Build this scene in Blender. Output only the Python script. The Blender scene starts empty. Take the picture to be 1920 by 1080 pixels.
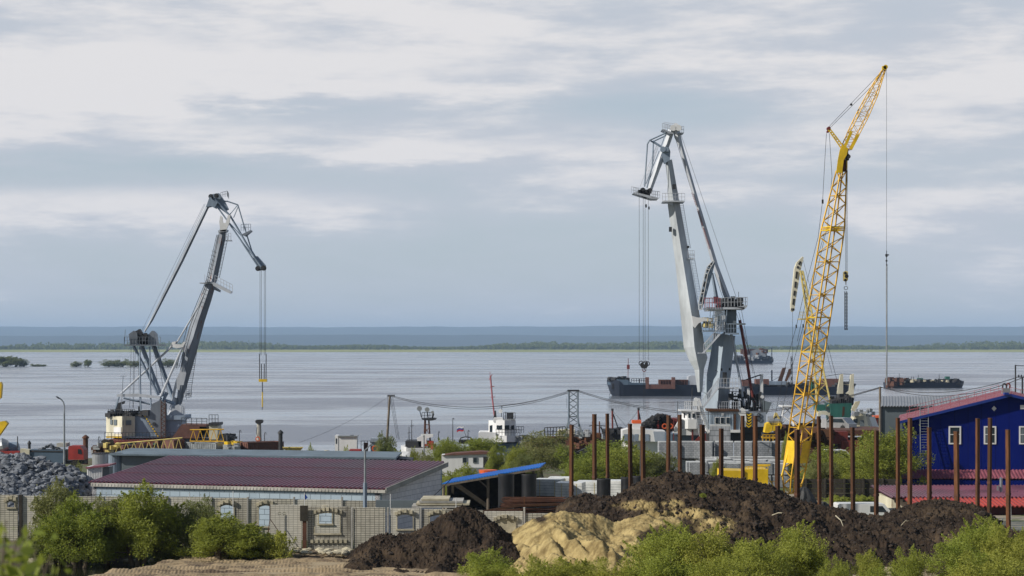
import bpy, math, random
import numpy as np
from mathutils import Vector as V, noise as NZ
R = math.radians
rnd = random.Random(7)
# ------------------------------------------------------------------ camera, world, sun, exposure
F = 4000.0; CAMH = 17.0; HY = 645.0
scene = bpy.context.scene
COL = scene.collection
cam = bpy.data.cameras.new('camera'); camo = bpy.data.objects.new('camera', cam); COL.objects.link(camo)
camo.location = (0, 0, CAMH); camo.rotation_euler = (R(90), 0, 0)
cam.sensor_width = 36; cam.lens = 36*F/1920; cam.shift_y = (HY-540)/1920
cam.clip_start = 0.5; cam.clip_end = 40000
cam.dof.use_dof = True; cam.dof.focus_distance = 190; cam.dof.aperture_fstop = 4.0
scene.camera = camo
SUN_EL, SUN_AZ = R(33), R(-112)        # azimuth clockwise from +Y: the sun stands to the left, a little behind the camera
sdir = V((math.sin(SUN_AZ)*math.cos(SUN_EL), math.cos(SUN_AZ)*math.cos(SUN_EL), math.sin(SUN_EL)))
sl = bpy.data.lights.new('sun', 'SUN'); sl.energy = 5.0; sl.angle = R(0.6); sl.color = (1.0, 0.93, 0.82)
so = bpy.data.objects.new('sun', sl); COL.objects.link(so); so.rotation_euler = (-sdir).to_track_quat('-Z', 'Y').to_euler()
so.location = (-60, -20, 80)
scene.view_settings.view_transform = 'Standard'; scene.view_settings.look = 'None'
scene.view_settings.exposure = 0.0; scene.view_settings.gamma = 1.0
scene.cycles.max_bounces = 6; scene.cycles.volume_bounces = 1; scene.cycles.transparent_max_bounces = 6

class G:
    """tiny node-graph helper"""
    def __init__(s, nt):
        s.nt = nt; nt.nodes.clear()
    def n(s, t, **k):
        nd = s.nt.nodes.new(t)
        for a, b in k.items(): setattr(nd, a, b)
        return nd
    def l(s, a, b): s.nt.links.new(a, b)
    def math(s, op, a, b=None, clamp=False):
        nd = s.n('ShaderNodeMath', operation=op); nd.use_clamp = clamp
        for i, v in enumerate((a, b)):
            if v is None: continue
            if isinstance(v, (int, float)): nd.inputs[i].default_value = v
            else: s.l(v, nd.inputs[i])
        return nd.outputs[0]
    def mix(s, f, a, b, mode='MIX'):
        nd = s.n('ShaderNodeMix', data_type='RGBA', blend_type=mode)
        for i, v in ((0, f), (6, a), (7, b)):
            if isinstance(v, (int, float)): nd.inputs[i].default_value = v
            elif isinstance(v, (tuple, list)): nd.inputs[i].default_value = (*v[:3], 1)
            else: s.l(v, nd.inputs[i])
        return nd.outputs[2]
    def noise(s, vec, scale, detail=4, rough=.55, dist=0):
        nd = s.n('ShaderNodeTexNoise'); nd.inputs['Scale'].default_value = scale
        nd.inputs['Detail'].default_value = detail; nd.inputs['Roughness'].default_value = rough
        nd.inputs['Distortion'].default_value = dist
        if vec is not None: s.l(vec, nd.inputs['Vector'])
        return nd.outputs[0]
    def mapping(s, vec, sc=(1, 1, 1), loc=(0, 0, 0), rot=(0, 0, 0)):
        nd = s.n('ShaderNodeMapping'); nd.inputs['Scale'].default_value = sc
        nd.inputs['Location'].default_value = loc; nd.inputs['Rotation'].default_value = rot
        s.l(vec, nd.inputs['Vector']); return nd.outputs[0]
    def ramp(s, f, a, b, interp='SMOOTHSTEP'):
        nd = s.n('ShaderNodeMapRange', interpolation_type=interp)
        s.l(f, nd.inputs[0]); nd.inputs[1].default_value = a; nd.inputs[2].default_value = b
        return nd.outputs[0]

w = bpy.data.worlds.new('World'); scene.world = w; w.use_nodes = True
g = G(w.node_tree)
out = g.n('ShaderNodeOutputWorld'); bg = g.n('ShaderNodeBackground'); g.l(bg.outputs[0], out.inputs[0])
sky = g.n('ShaderNodeTexSky', sky_type='NISHITA'); sky.sun_disc = False
sky.sun_elevation = SUN_EL; sky.sun_rotation = SUN_AZ % (2*math.pi); sky.altitude = 0
sky.air_density = 1.2; sky.dust_density = 0.6; sky.ozone_density = 1.5
bg.inputs[1].default_value = 0.1
tc = g.n('ShaderNodeTexCoord'); D = tc.outputs['Generated']
sep = g.n('ShaderNodeSeparateXYZ'); g.l(D, sep.inputs[0])
zc = sep.outputs[2]
# layered stratus: seen almost edge-on near the horizon, so the bands are long and flat
vec = g.mapping(D, sc=(1, 1, 4.2), loc=(0.37, 0, 0.9))
warp = g.noise(g.mapping(D, sc=(1, 1, 3), loc=(3.1, 0, 0)), 7, 3)
addv = g.n('ShaderNodeVectorMath', operation='ADD'); cmb = g.n('ShaderNodeCombineXYZ')
g.l(g.math('MULTIPLY', g.math('SUBTRACT', warp, .5), .10), cmb.inputs[0]); g.l(g.math('MULTIPLY', g.math('SUBTRACT', warp, .5), .16), cmb.inputs[2])
g.l(vec, addv.inputs[0]); g.l(cmb.outputs[0], addv.inputs[1]); vw = addv.outputs[0]
n1 = g.noise(vw, 4.8, 7, .50)
n2 = g.noise(g.mapping(D, sc=(1, 1, 5.5), loc=(1.7, 0, .2)), 15, 8, .62)
cov = g.math('ADD', g.math('MULTIPLY', n1, .78), g.math('MULTIPLY', n2, .22))
lift = g.ramp(zc, 0.0, 0.13, 'LINEAR')              # more cloud overhead, clear blue low down
cov = g.math('ADD', cov, g.math('MULTIPLY', g.math('SUBTRACT', lift, .42), .20))
def blob(az, el, wa, we, amp, cov):
    """one long bank of cloud (or a gap in it): az/el of its middle in degrees, half sizes in degrees"""
    dx = g.math('DIVIDE', g.math('SUBTRACT', g.math('ARCTAN2', sep.outputs[0], sep.outputs[1]), R(az)), R(wa))
    dz = g.math('DIVIDE', g.math('SUBTRACT', g.math('ADD', zc, g.math('MULTIPLY', g.math('SUBTRACT', n2, .5), .018)), math.sin(R(el))), R(we))
    r2 = g.math('ADD', g.math('MULTIPLY', dx, dx), g.math('MULTIPLY', dz, dz))
    return g.math('ADD', cov, g.math('MULTIPLY', g.math('EXPONENT', g.math('MULTIPLY', r2, -1)), amp*1.25))
for b in ((-10, 4.6, 7.5, .45, -.16), (-6, 6.2, 3.2, .35, -.10), (-9, 3.6, 7, .5, .12), (-3, 6.9, 7, .6, .10), (-9.0, 7.6, 4, .5, .10), (2.5, 6.4, 3.6, .5, -.10),
          (-2, 4.2, 3.5, .4, -.12), (3, 4.3, 4.5, .55, .14), (-11, 5.5, 4, .3, .03), (7.5, 5.6, 3, .6, .09), (0, 5.1, 5, .25, .08), (11, 3.6, 5, .5, .08), (5.5, 6.0, 2.2, .4, -.09), (-10, 6.4, 2.5, .25, .07)):
    cov = blob(*b, cov)
mask = g.ramp(cov, .26, .66)
bright = g.mix(g.ramp(g.math('ADD', cov, g.math('MULTIPLY', g.math('SUBTRACT', n2, .5), .5)), .50, .72), (5.7, 6.0, 6.6), (7.9, 7.75, 7.8))
clear = g.mix(g.ramp(zc, 0.0, .16, 'LINEAR'), (4.7, 5.55, 6.35), (4.6, 5.35, 6.35))
hz = g.mix(.25, clear, sky.outputs[0])
skyc = g.mix(mask, hz, bright)
high = g.mix(g.ramp(zc, .17, .4), skyc, g.mix(.35, sky.outputs[0], (2.6, 2.9, 3.5)))
high = g.mix(g.ramp(sep.outputs[1], .35, -.35), high, g.mix(.5, high, (1.2, 1.5, 2.0)))     # unseen sky behind the camera dimmed to cut fill light on shaded faces
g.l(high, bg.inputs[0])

# ------------------------------------------------------------------ helpers
def P(x, y, d): return V(((x-960)/F*d, d, CAMH-(y-HY)/F*d))
def XZ(x, d): return (x-960)/F*d
def smooth(t): t = max(0, min(1, t)); return t*t*(3-2*t)
def interp(x, pts):
    if x <= pts[0][0]: return pts[0][1]
    for (a, b), (c, e) in zip(pts, pts[1:]):
        if x <= c: return b+(e-b)*(x-a)/(c-a)
    return pts[-1][1]
GP = [(2, 15.4), (14, 13.2), (30, 9.0), (45, 6.72), (102.8, 6.72), (104.3, 7.0), (110, 7.0), (122, 6.2), (135, 5.4), (180, 4.5), (205, 2.6), (272, 2.5), (279, .6), (286, -2.5), (310, -6), (4400, -6), (4470, -.5), (4500, .9), (4880, 4.6), (5700, 5.2), (24000, 8)]
def gz(x, y):
    z = interp(y, GP)
    if y < 110:                                         # pond hollow at the foot of the fence, far left
        t = smooth((-14.5-(104-y)*0.36-x)/2.4)*smooth((105.2-y)/1.6)*smooth((y-80)/8)
        z -= 1.6*t
    return z
def root_of(o):
    v = V((0, 0, 0))
    while o is not None: v += o.location; o = o.parent
    return v
def props(o, label=None, cat=None, group=None, kind=None):
    if label: o['label'] = label
    if cat: o['category'] = cat
    if group: o['group'] = group
    if kind: o['kind'] = kind
    return o
def thing(name, label, cat, loc=(0, 0, 0), group=None):
    o = bpy.data.objects.new(name, None); COL.objects.link(o); o.location = loc; o.empty_display_size = .3
    return props(o, label, cat, group)
def kids(o): return [c for c in bpy.data.objects if c.parent == o]
def dup(root, loc, rz=0, sc=(1, 1, 1), label=None, group=None, _par=None):
    c = root.copy(); COL.objects.link(c)
    for ch in CH.get(root.name, []):
        k = ch.copy(); COL.objects.link(k); k.parent = c
        for gch in CH.get(ch.name, []):
            q = gch.copy(); COL.objects.link(q); q.parent = k
    c.location = loc; c.rotation_euler = (0, 0, rz); c.scale = sc
    if label: c['label'] = label
    if group: c['group'] = group
    return c
CH = {}
class M:
    def __init__(s): s.v = []; s.f = []; s.sm = False
    def add(s, vs, fs):
        b = len(s.v); s.v += [tuple(p) for p in vs]; s.f += [tuple(i+b for i in f) for f in fs]; return s
    def loft(s, rings, cap=True):
        n = len(rings[0]); vs = [p for r in rings for p in r]; fs = []
        for i in range(len(rings)-1):
            for j in range(n):
                a, b = i*n+j, i*n+(j+1) % n
                fs.append((a, b, b+n, a+n))
        if cap: fs += [tuple(range(n))[::-1], tuple(range((len(rings)-1)*n, len(rings)*n))]
        return s.add(vs, fs)
    def box(s, c, sz, rz=0):
        x, y, z = (k/2 for k in sz); co, si = math.cos(rz), math.sin(rz)
        q = [V((c[0]+a*x*co-b*y*si, c[1]+a*x*si+b*y*co, c[2])) for a, b in ((-1, -1), (1, -1), (1, 1), (-1, 1))]
        return s.loft([[p-V((0, 0, z)) for p in q], [p+V((0, 0, z)) for p in q]])
    def tube(s, p, q, r, n=6, r2=None):
        p = V(p); q = V(q); d = q-p
        if d.length < 1e-6: return s
        d.normalize(); a = d.orthogonal().normalized(); b = d.cross(a); r2 = r if r2 is None else r2
        return s.loft([[p+(a*math.cos(t)+b*math.sin(t))*r for t in [2*math.pi*i/n for i in range(n)]],
                       [q+(a*math.cos(t)+b*math.sin(t))*r2 for t in [2*math.pi*i/n for i in range(n)]]])
    def line(s, pts, r, n=5):
        for a, b in zip(pts, pts[1:]): s.tube(a, b, r, n)
        return s
    def beam(s, p, q, w, h=None):
        p = V(p); q = V(q); d = (q-p).normalized(); h = h or w
        a = d.cross(V((0, 1, 0)));  a = a.normalized() if a.length > .05 else V((1, 0, 0)); b = d.cross(a).normalized()
        return s.loft([[o+a*w/2*i+b*h/2*j for i, j in ((-1, -1), (1, -1), (1, 1), (-1, 1))] for o in (p, q)])
    def ext(s, pts, vec):
        vec = V(vec); return s.loft([[V(p) for p in pts], [V(p)+vec for p in pts]])
    def pr(s, d, pts, dep): return s.ext([P(x, y, d) for x, y in pts], (0, dep, 0))
    def rect(s, d, x0, y0, x1, y1, dep): return s.pr(d, [(x0, y0), (x1, y0), (x1, y1), (x0, y1)], dep)
    def seg(s, d, pts, r, n=5, d2=None):
        q = [P(x, y, d if d2 is None else d+(d2-d)*i/(len(pts)-1)) for i, (x, y) in enumerate(pts)]
        for a, b in zip(q, q[1:]): s.tube(a, b, r*d/F, n)
        return s
    def rb(s, d, secs, k=1.0):
        """box girder turned edge-on: secs = (x, y of the front edge, width left of it, width right of it), pixels at distance d"""
        rings = []
        for i, (x, y, wl, wr) in enumerate(secs):
            x0, y0 = secs[max(0, i-1)][:2]; x1, y1 = secs[min(len(secs)-1, i+1)][:2]
            tx, ty = x1-x0, y1-y0; L = math.hypot(tx, ty); nx, ny = ty/L, -tx/L
            if nx < 0: nx, ny = -nx, -ny
            kk = (wl+wr)/2*d/F*k
            rings.append([P(x-nx*wl, y-ny*wl, d), P(x, y, d-kk), P(x+nx*wr, y+ny*wr, d), P(x+nx*(wr-wl)/2, y+ny*(wr-wl)/2, d+kk)])
        return s.loft(rings)
    def disc(s, c, r, w, n=14, axis='Y'):
        a = V((0, w/2, 0)) if axis == 'Y' else V((w/2, 0, 0)) if axis == 'X' else V((0, 0, w/2))
        return s.tube(V(c)-a, V(c)+a, r, n)
    def ring(s, c, r, w, dep, n=16):
        c = V(c)
        for i in range(n):
            t, u = 2*math.pi*i/n, 2*math.pi*(i+1)/n
            s.beam(c+V((math.cos(t)*r, 0, math.sin(t)*r)), c+V((math.cos(u)*r, 0, math.sin(u)*r)), w, dep)
        return s
    def rail(s, pts, h, n=4, r=.035, mid=True):
        pts = [V(p) for p in pts]
        for a, b in zip(pts, pts[1:]):
            s.tube(a+V((0, 0, h)), b+V((0, 0, h)), r, 4)
            if mid: s.tube(a+V((0, 0, h/2)), b+V((0, 0, h/2)), r*.8, 4)
            for i in range(n+1):
                q = a.lerp(b, i/n); s.tube(q, q+V((0, 0, h)), r, 4)
        return s
    def ladder(s, p, q, w, n, r=.03, side=(1, 0, 0)):
        p = V(p); q = V(q); a = V(side)*w/2
        s.tube(p-a, q-a, r, 4); s.tube(p+a, q+a, r, 4)
        for i in range(n+1):
            c = p.lerp(q, i/n); s.tube(c-a, c+a, r*.8, 4)
        return s
    def corr(s, p0, u, v, nu, amp, step=None):
        """profiled sheet: origin p0, edge u (ribs repeat along it), edge v (ribs run along it)"""
        p0 = V(p0); u = V(u); v = V(v); n = u.cross(v).normalized()
        if n.z < 0 or (abs(n.z) < .1 and n.y > 0): n = -n
        vs = []; fs = []
        prof = [(0, 0), (.35, 0), (.5, 1), (.85, 1)]
        pts = []
        for i in range(nu):
            for a, h in prof: pts.append(((i+a)/nu, h))
        pts.append((1, 0))
        for a, h in pts:
            q = p0+u*a+n*amp*h; vs += [q, q+v, q-n*.05, q+v-n*.05]
        for i in range(len(pts)-1):
            b = i*4; fs += [(b, b+4, b+5, b+1), (b+2, b+3, b+7, b+6), (b, b+2, b+6, b+4), (b+1, b+5, b+7, b+3)]
        return s.add(vs, fs)
    def build(s, name, mat, parent=None, label=None, cat=None, group=None, kind=None, smooth=False):
        if parent is not None: o0 = root_of(parent)
        else:
            a = np.array([tuple(p) for p in s.v]); o0 = V(((a[:, 0].min()+a[:, 0].max())/2, (a[:, 1].min()+a[:, 1].max())/2, a[:, 2].min()))
        me = bpy.data.meshes.new(name)
        me.from_pydata([(p[0]-o0[0], p[1]-o0[1], p[2]-o0[2]) for p in s.v], [], s.f)
        me.materials.append(mat)
        if smooth: me.polygons.foreach_set('use_smooth', [True]*len(me.polygons))
        me.update()
        o = bpy.data.objects.new(name, me); COL.objects.link(o)
        if parent is not None: o.parent = parent; CH.setdefault(parent.name, []).append(o)
        else: o.location = o0
        return props(o, label, cat, group, kind)
def grid(name, xs, ys, zf, mat, kind=None, parent=None, label=None, cat=None, drop=None, smooth=True, attr=None):
    vs = [(x, y, zf(x, y)) for y in ys for x in xs]; n = len(xs); fs = []
    for j in range(len(ys)-1):
        for i in range(n-1):
            a = j*n+i; f = (a, a+1, a+n+1, a+n)
            if drop and all(vs[k][2] < drop(vs[k][0], vs[k][1]) for k in f): continue
            fs.append(f)
    me = bpy.data.meshes.new(name); cx = (xs[0]+xs[-1])/2; cy = (ys[0]+ys[-1])/2
    if kind == 'structure': cx = cy = 0
    me.from_pydata([(a-cx, b-cy, c) for a, b, c in vs], [], fs); me.materials.append(mat)
    if attr:
        at = me.attributes.new('mixv', 'FLOAT', 'POINT'); at.data.foreach_set('value', [attr(*p) for p in vs])
    if smooth: me.polygons.foreach_set('use_smooth', [True]*len(me.polygons))
    me.update(); o = bpy.data.objects.new(name, me); COL.objects.link(o); o.location = (cx, cy, 0)
    return props(o, label, cat, None, kind)
def lin(a, b, n): return [a+(b-a)*i/n for i in range(n+1)]
def fbm(x, y, z=0, o=5, g=.5):
    a = 1; t = 0; p = V((x, y, z))
    for _ in range(o): t += a*NZ.noise(p); p = p*2.03; a *= g
    return t

# ------------------------------------------------------------------ materials
def base(name):
    m = bpy.data.materials.new(name); m.use_nodes = True; g = G(m.node_tree)
    o = g.n('ShaderNodeOutputMaterial'); b = g.n('ShaderNodeBsdfPrincipled'); g.l(b.outputs[0], o.inputs[0])
    tc = g.n('ShaderNodeTexCoord'); return m, g, b, tc.outputs['Object']
RUST = (.17, .062, .025); RV = {'rust': .95, 'rust_pink': .4, 'pale_block': .5, 'film_wrap': .3, 'white_paint': .15, 'zinc': .3, 'concrete': .3}
def mat(name, col, rough=.6, metal=0, var=.22, scale=1.5, rust=0, bump=0, rc=RUST, streak=False, col2=None, rscale=None, bs=None):
    m, g, b, co = base(name)
    v = g.mapping(co, sc=(1, 1, .25)) if streak else co
    nf = g.noise(v, scale, 7, .62)
    c = g.mix(g.ramp(nf, .33, .68), tuple(k*(1-var) for k in col), tuple(min(1, k*(1+var)) for k in (col2 or col)))
    c = g.mix(g.math('MULTIPLY', g.noise(co, scale*9, 4), .35), c, tuple(k*.55 for k in col))
    if rust:
        rn = g.noise(v, rscale or scale*1.7, 9, .7)
        c = g.mix(g.ramp(rn, .74-rust*.5, .86-rust*.5), c, rc)
    if name in RV: oi = g.n('ShaderNodeObjectInfo'); c = g.mix(g.math('MULTIPLY', oi.outputs['Random'], RV[name]), c, tuple(k*.32 for k in col))
    g.l(c, b.inputs['Base Color']); b.inputs['Roughness'].default_value = rough; b.inputs['Metallic'].default_value = metal
    g.l(g.math('ADD', g.math('MULTIPLY', nf, .35), rough-.17, True), b.inputs['Roughness'])
    if bump:
        bp = g.n('ShaderNodeBump'); bp.inputs['Strength'].default_value = bump; bp.inputs['Distance'].default_value = .05
        g.l(g.noise(co, bs or scale*6, 6, .7), bp.inputs['Height']); g.l(bp.outputs[0], b.inputs['Normal'])
    return m
def brick(name, c1, c2, mortar, bw, bh, dirv=(1, 0, 0), msize=.012, rough=.85, off=.5, stain=.3, bump=.4):
    m, g, b, co = base(name)
    d = g.n('ShaderNodeVectorMath', operation='DOT_PRODUCT'); g.l(co, d.inputs[0]); d.inputs[1].default_value = dirv
    sp = g.n('ShaderNodeSeparateXYZ'); g.l(co, sp.inputs[0]); cb = g.n('ShaderNodeCombineXYZ')
    g.l(d.outputs['Value'], cb.inputs[0]); g.l(sp.outputs[2], cb.inputs[1])
    t = g.n('ShaderNodeTexBrick'); t.offset = off; g.l(cb.outputs[0], t.inputs['Vector'])
    t.inputs['Color1'].default_value = (*c1, 1); t.inputs['Color2'].default_value = (*c2, 1); t.inputs['Mortar'].default_value = (*mortar, 1)
    t.inputs['Scale'].default_value = 1; t.inputs['Mortar Size'].default_value = msize; t.inputs['Mortar Smooth'].default_value = .2
    t.inputs['Brick Width'].default_value = bw; t.inputs['Row Height'].default_value = bh
    s1 = g.ramp(g.noise(g.mapping(co, sc=(1, 1, .5)), .9, 7, .65), .42, .75)
    c = g.mix(g.math('MULTIPLY', s1, stain), t.outputs[0], tuple(k*.35 for k in mortar))
    c = g.mix(g.math('MULTIPLY', g.noise(co, 12, 4), .3), c, tuple(k*.6 for k in c1))
    g.l(c, b.inputs['Base Color']); b.inputs['Roughness'].default_value = rough
    bp = g.n('ShaderNodeBump'); bp.inputs['Strength'].default_value = bump; bp.inputs['Distance'].default_value = .02; bp.invert = True
    g.l(t.outputs['Fac'], bp.inputs['Height']); g.l(bp.outputs[0], b.inputs['Normal'])
    return m
def leafmat(name, c1, c2, c3):
    m = bpy.data.materials.new(name); m.use_nodes = True; g = G(m.node_tree)
    o = g.n('ShaderNodeOutputMaterial'); b = g.n('ShaderNodeBsdfPrincipled'); tr = g.n('ShaderNodeBsdfTranslucent'); mx = g.n('ShaderNodeMixShader')
    co = g.n('ShaderNodeTexCoord').outputs['Object']; ge = g.n('ShaderNodeNewGeometry')
    c = g.mix(g.ramp(g.noise(co, 1.1, 4), .35, .65), c1, c2)
    c = g.mix(g.math('MULTIPLY', ge.outputs['Random Per Island'], .7), c, c3); oi = g.n('ShaderNodeObjectInfo')
    c = g.mix(g.math('MULTIPLY', oi.outputs['Random'], .45), c, (c2[0]*1.0, c2[1]*.8, c2[2]*.9))
    g.l(c, b.inputs['Base Color']); b.inputs['Roughness'].default_value = .62; b.inputs['Specular IOR Level'].default_value = .25
    g.l(g.mix(.5, c, (c2[0]*1.5, c2[1]*1.4, c2[2])), tr.inputs[0]); mx.inputs[0].default_value = .42
    g.l(b.outputs[0], mx.inputs[1]); g.l(tr.outputs[0], mx.inputs[2]); g.l(mx.outputs[0], o.inputs[0])
    return m
MT = {}
def A(k, *a, **kw): MT[k] = mat(k, *a, **kw)
A('grey_paint', (.33, .38, .45), .42, .25, rust=.12, streak=True, scale=.5)
A('crane_white', (.46, .50, .54), .45, .05, var=.28, rust=.10, streak=True, scale=.4)
A('tower_paint', (.32, .39, .47), .45, .1, rust=.06, streak=True, scale=.4)
A('worn_grey', (.18, .205, .245), .42, .3, rust=.3, streak=True, scale=.6)
A('pale_paint', (.46, .49, .54), .45, .1, rust=.06, streak=True, scale=.4)
A('blue_grey_paint', (.22, .28, .36), .5, .1, rust=.14, streak=True, scale=.5)
A('dark_steel', (.035, .037, .042), .6, .3, rust=.25, scale=1.2)
A('white_paint', (.72, .73, .74), .45, 0, var=.08, rust=.10, streak=True, scale=.8)
A('cream_paint', (.60, .57, .44), .55, 0, rust=.32, streak=True, scale=.8, rc=(.25, .13, .05))
A('yellow_paint', (.74, .49, .012), .45, .1, rust=.10, scale=1.0)
A('lattice_yellow', (.64, .37, .02), .5, .1, rust=.25, scale=1.2, rc=(.30, .12, .03))
A('pale_yellow', (.62, .50, .17), .5, .1, rust=.12)
A('dark_red', (.16, .025, .02), .6, .1, rust=.2)
A('bright_red', (.30, .025, .02), .55, 0, rust=.1)
A('rust', (.145, .058, .021), .85, .2, var=.45, scale=2.5, rust=.35, rc=(.085, .03, .016), streak=True, bump=.4)
A('rust_dark', (.10, .042, .025), .85, .2, var=.4, scale=2)
A('rust_pink', (.14, .06, .045), .8, 0, var=.3, scale=1.2, rust=.25)
A('orange', (.70, .12, .03), .5)
A('green_paint', (.02, .11, .085), .5, .1, rust=.14, streak=True)
A('navy_hull', (.008, .014, .03), .5, .1, rust=.12, streak=True, scale=.12, rscale=.5)
A('grey_blue_hull', (.07, .11, .16), .5, .1, rust=.15, streak=True, scale=.12, rscale=.5)
A('concrete', (.42, .41, .38), .9, var=.25, scale=1.3, bump=.3)
A('concrete_yellow', (.46, .42, .31), .9, var=.25, scale=1.3, bump=.3)
A('pale_block', (.55, .57, .57), .9, var=.2, scale=1.5)
A('dark_void', (.012, .012, .014), .8)
A('window_glass', (.02, .03, .04), .12, 0, var=.3)
A('black_plastic', (.012, .013, .016), .42, var=.3, scale=1)
A('wood', (.16, .13, .10), .85, var=.3, scale=3)
A('dark_wood', (.035, .03, .022), .9, var=.4, scale=3)
A('blue_paint', (.001, .003, .15), .7, 0, var=.25, scale=.4)
A('cobalt_trim', (.006, .03, .22), .45, 0, var=.1)
A('blue_sheet', (.0, .19, .70), .6, 0, var=.08, scale=.6)
A('plum_sheet', (.15, .045, .075), .38, .15, var=.38, scale=.28, rust=.05, rc=(.22, .14, .15))
A('red_sheet', (.36, .045, .03), .45, .1, var=.15, scale=.5)
A('maroon', (.10, .012, .018), .5, .1)
A('pink_sheet', (.26, .085, .11), .4, .1, var=.15)
A('zinc', (.38, .40, .42), .35, .5, var=.15, scale=.7)
A('grey_clad', (.13, .16, .18), .6, .1, var=.1, scale=.4)
A('roofing_felt', (.14, .19, .23), .55, .1, var=.3, scale=.5)
A('galvanised', (.30, .33, .36), .4, .5)
A('rope', (.02, .02, .024), .6, .2)
A('silver_car', (.35, .36, .37), .3, .6, var=.06)
A('tyre', (.015, .015, .015), .9)
A('blue_flag', (.01, .06, .30), .7); A('red_flag', (.55, .02, .025), .7); A('white_flag', (.75, .75, .76), .7)
A('film_wrap', (.78, .80, .78), .3, 0, var=.18, scale=1.8)
A('tarpaulin', (.012, .014, .017), .7, 0, scale=1)
A('bark', (.11, .085, .06), .9, var=.3, scale=6)
A('bark_grey', (.16, .15, .12), .9, var=.3, scale=6)
A('pink_trim', (.35, .10, .12), .6)
MT['blue_paint'] = brick('blue_clad', (.0005, .009, .15), (.0005, .008, .13), (.0, .003, .05), 1.12, 9, (1, 0, 0), .02, off=0, stain=.12, rough=.75, bump=.3)
for nm_ in ('blue_paint',): MT[nm_].node_tree.nodes['Principled BSDF'].inputs['Specular IOR Level'].default_value = .12
PB = [brick('panel_a', (.58, .55, .46), (.46, .44, .37), (.10, .095, .08), .22, .11, (1, 0, 0), .013, off=0, stain=.5), brick('panel_b', (.62, .60, .53), (.54, .52, .45), (.24, .23, .20), .22, .11, (1, 0, 0), .010, off=0, stain=.35), brick('panel_c', (.48, .46, .39), (.42, .40, .34), (.12, .11, .09), .22, .11, (1, 0, 0), .014, off=0, stain=.8)]
MT['leaf'] = leafmat('leaf', (.17, .225, .036), (.33, .385, .072), (.055, .085, .018))
MT['leaf_bright'] = leafmat('leaf_bright', (.22, .28, .04), (.42, .47, .10), (.08, .12, .02))
MT['leaf_olive'] = leafmat('leaf_olive', (.14, .175, .06), (.26, .29, .11), (.055, .08, .025))
MT['leaf_far'] = leafmat('leaf_far', (.11, .15, .04), (.20, .24, .08), (.06, .085, .025))
MT['panel_brick'] = brick('panel_brick', (.58, .55, .46), (.46, .44, .37), (.10, .095, .08), .22, .11, (1, 0, 0), .013, off=0, stain=.5)
th = math.atan2(118-123.4, -7.3+24.3)
MT['block_front'] = brick('block_front', (.38, .47, .55), (.32, .41, .50), (.06, .08, .10), .62, .30, (math.cos(th), math.sin(th), 0), .014, stain=.2)
MT['block_side'] = brick('block_side', (.80, .78, .80), (.70, .69, .72), (.28, .28, .32), .62, .30, (-math.sin(th), math.cos(th), 0), .012, stain=.2)
MT['pallet_block'] = brick('pallet_block', (.36, .38, .41), (.27, .29, .32), (.10, .11, .12), .40, .22, (1, .35, 0), .016, stain=.5)
# ------------------------------------------------------------------ setting: ground, river, pond, far shore, hills
def ground_mat():
    m, g, b, co = base('ground')
    s = g.n('ShaderNodeSeparateXYZ'); g.l(co, s.inputs[0]); y = s.outputs[1]
    n = g.noise(co, .35, 8, .65); n2 = g.noise(co, 3, 6, .7)
    sand = g.mix(n2, (.27, .21, .13), (.42, .34, .22)); dirt = g.mix(n2, (.07, .055, .04), (.15, .12, .085)); grs = g.mix(n2, (.05, .075, .02), (.11, .14, .04))
    c = g.mix(g.ramp(n, .42, .58), dirt, grs)
    c = g.mix(g.ramp(y, 101, 104.5), g.mix(g.ramp(n, .3, .5), dirt, sand), c)
    c = g.mix(g.ramp(y, 60, 84), grs, c)
    yard = g.mix(n2, (.22, .19, .14), (.34, .30, .23))
    c = g.mix(g.math('MULTIPLY', g.ramp(y, 128, 134), g.ramp(y, 200, 180)), c, g.mix(g.ramp(n, .48, .6), yard, grs))
    far = g.mix(g.ramp(g.noise(g.mapping(co, sc=(.004, .02, 1)), 1, 5), .35, .65), (.16, .20, .04), (.32, .32, .10))
    c = g.mix(g.ramp(y, 1000, 2000), c, far)
    c = g.mix(g.ramp(y, 4900, 5000), c, (.03, .045, .02))
    g.l(c, b.inputs['Base Color']); b.inputs['Roughness'].default_value = .95
    bp = g.n('ShaderNodeBump'); bp.inputs['Strength'].default_value = .6; bp.inputs['Distance'].default_value = .08
    g.l(g.noise(co, 4, 8, .7), bp.inputs['Height']); g.l(bp.outputs[0], b.inputs['Normal']); return m
xs = sorted(set([-6000, -3500, -2000, -900, -400, -200, -120, -80, -60] + lin(-48, 48, 96) + [60, 80, 120, 200, 400, 900, 2000, 3500, 6000]))
ys = sorted(set([-250, -60] + lin(-20, 70, 45) + lin(70, 118, 80) + lin(118, 320, 70) + [400, 1000, 3000, 4300, 4400, 4440, 4470, 4490, 4505, 4530, 4600, 4800, 6000, 9000, 13500, 24000]))
grid('ground', xs, ys, lambda x, y: gz(x, y)+(.12*fbm(x*.15, y*.15, 3, 3) if 50 < y < 270 else 0)+(.5*fbm(x*.01, 4, 3, 3) if 4480 < y < 5000 else 0), ground_mat(), 'structure')

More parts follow.
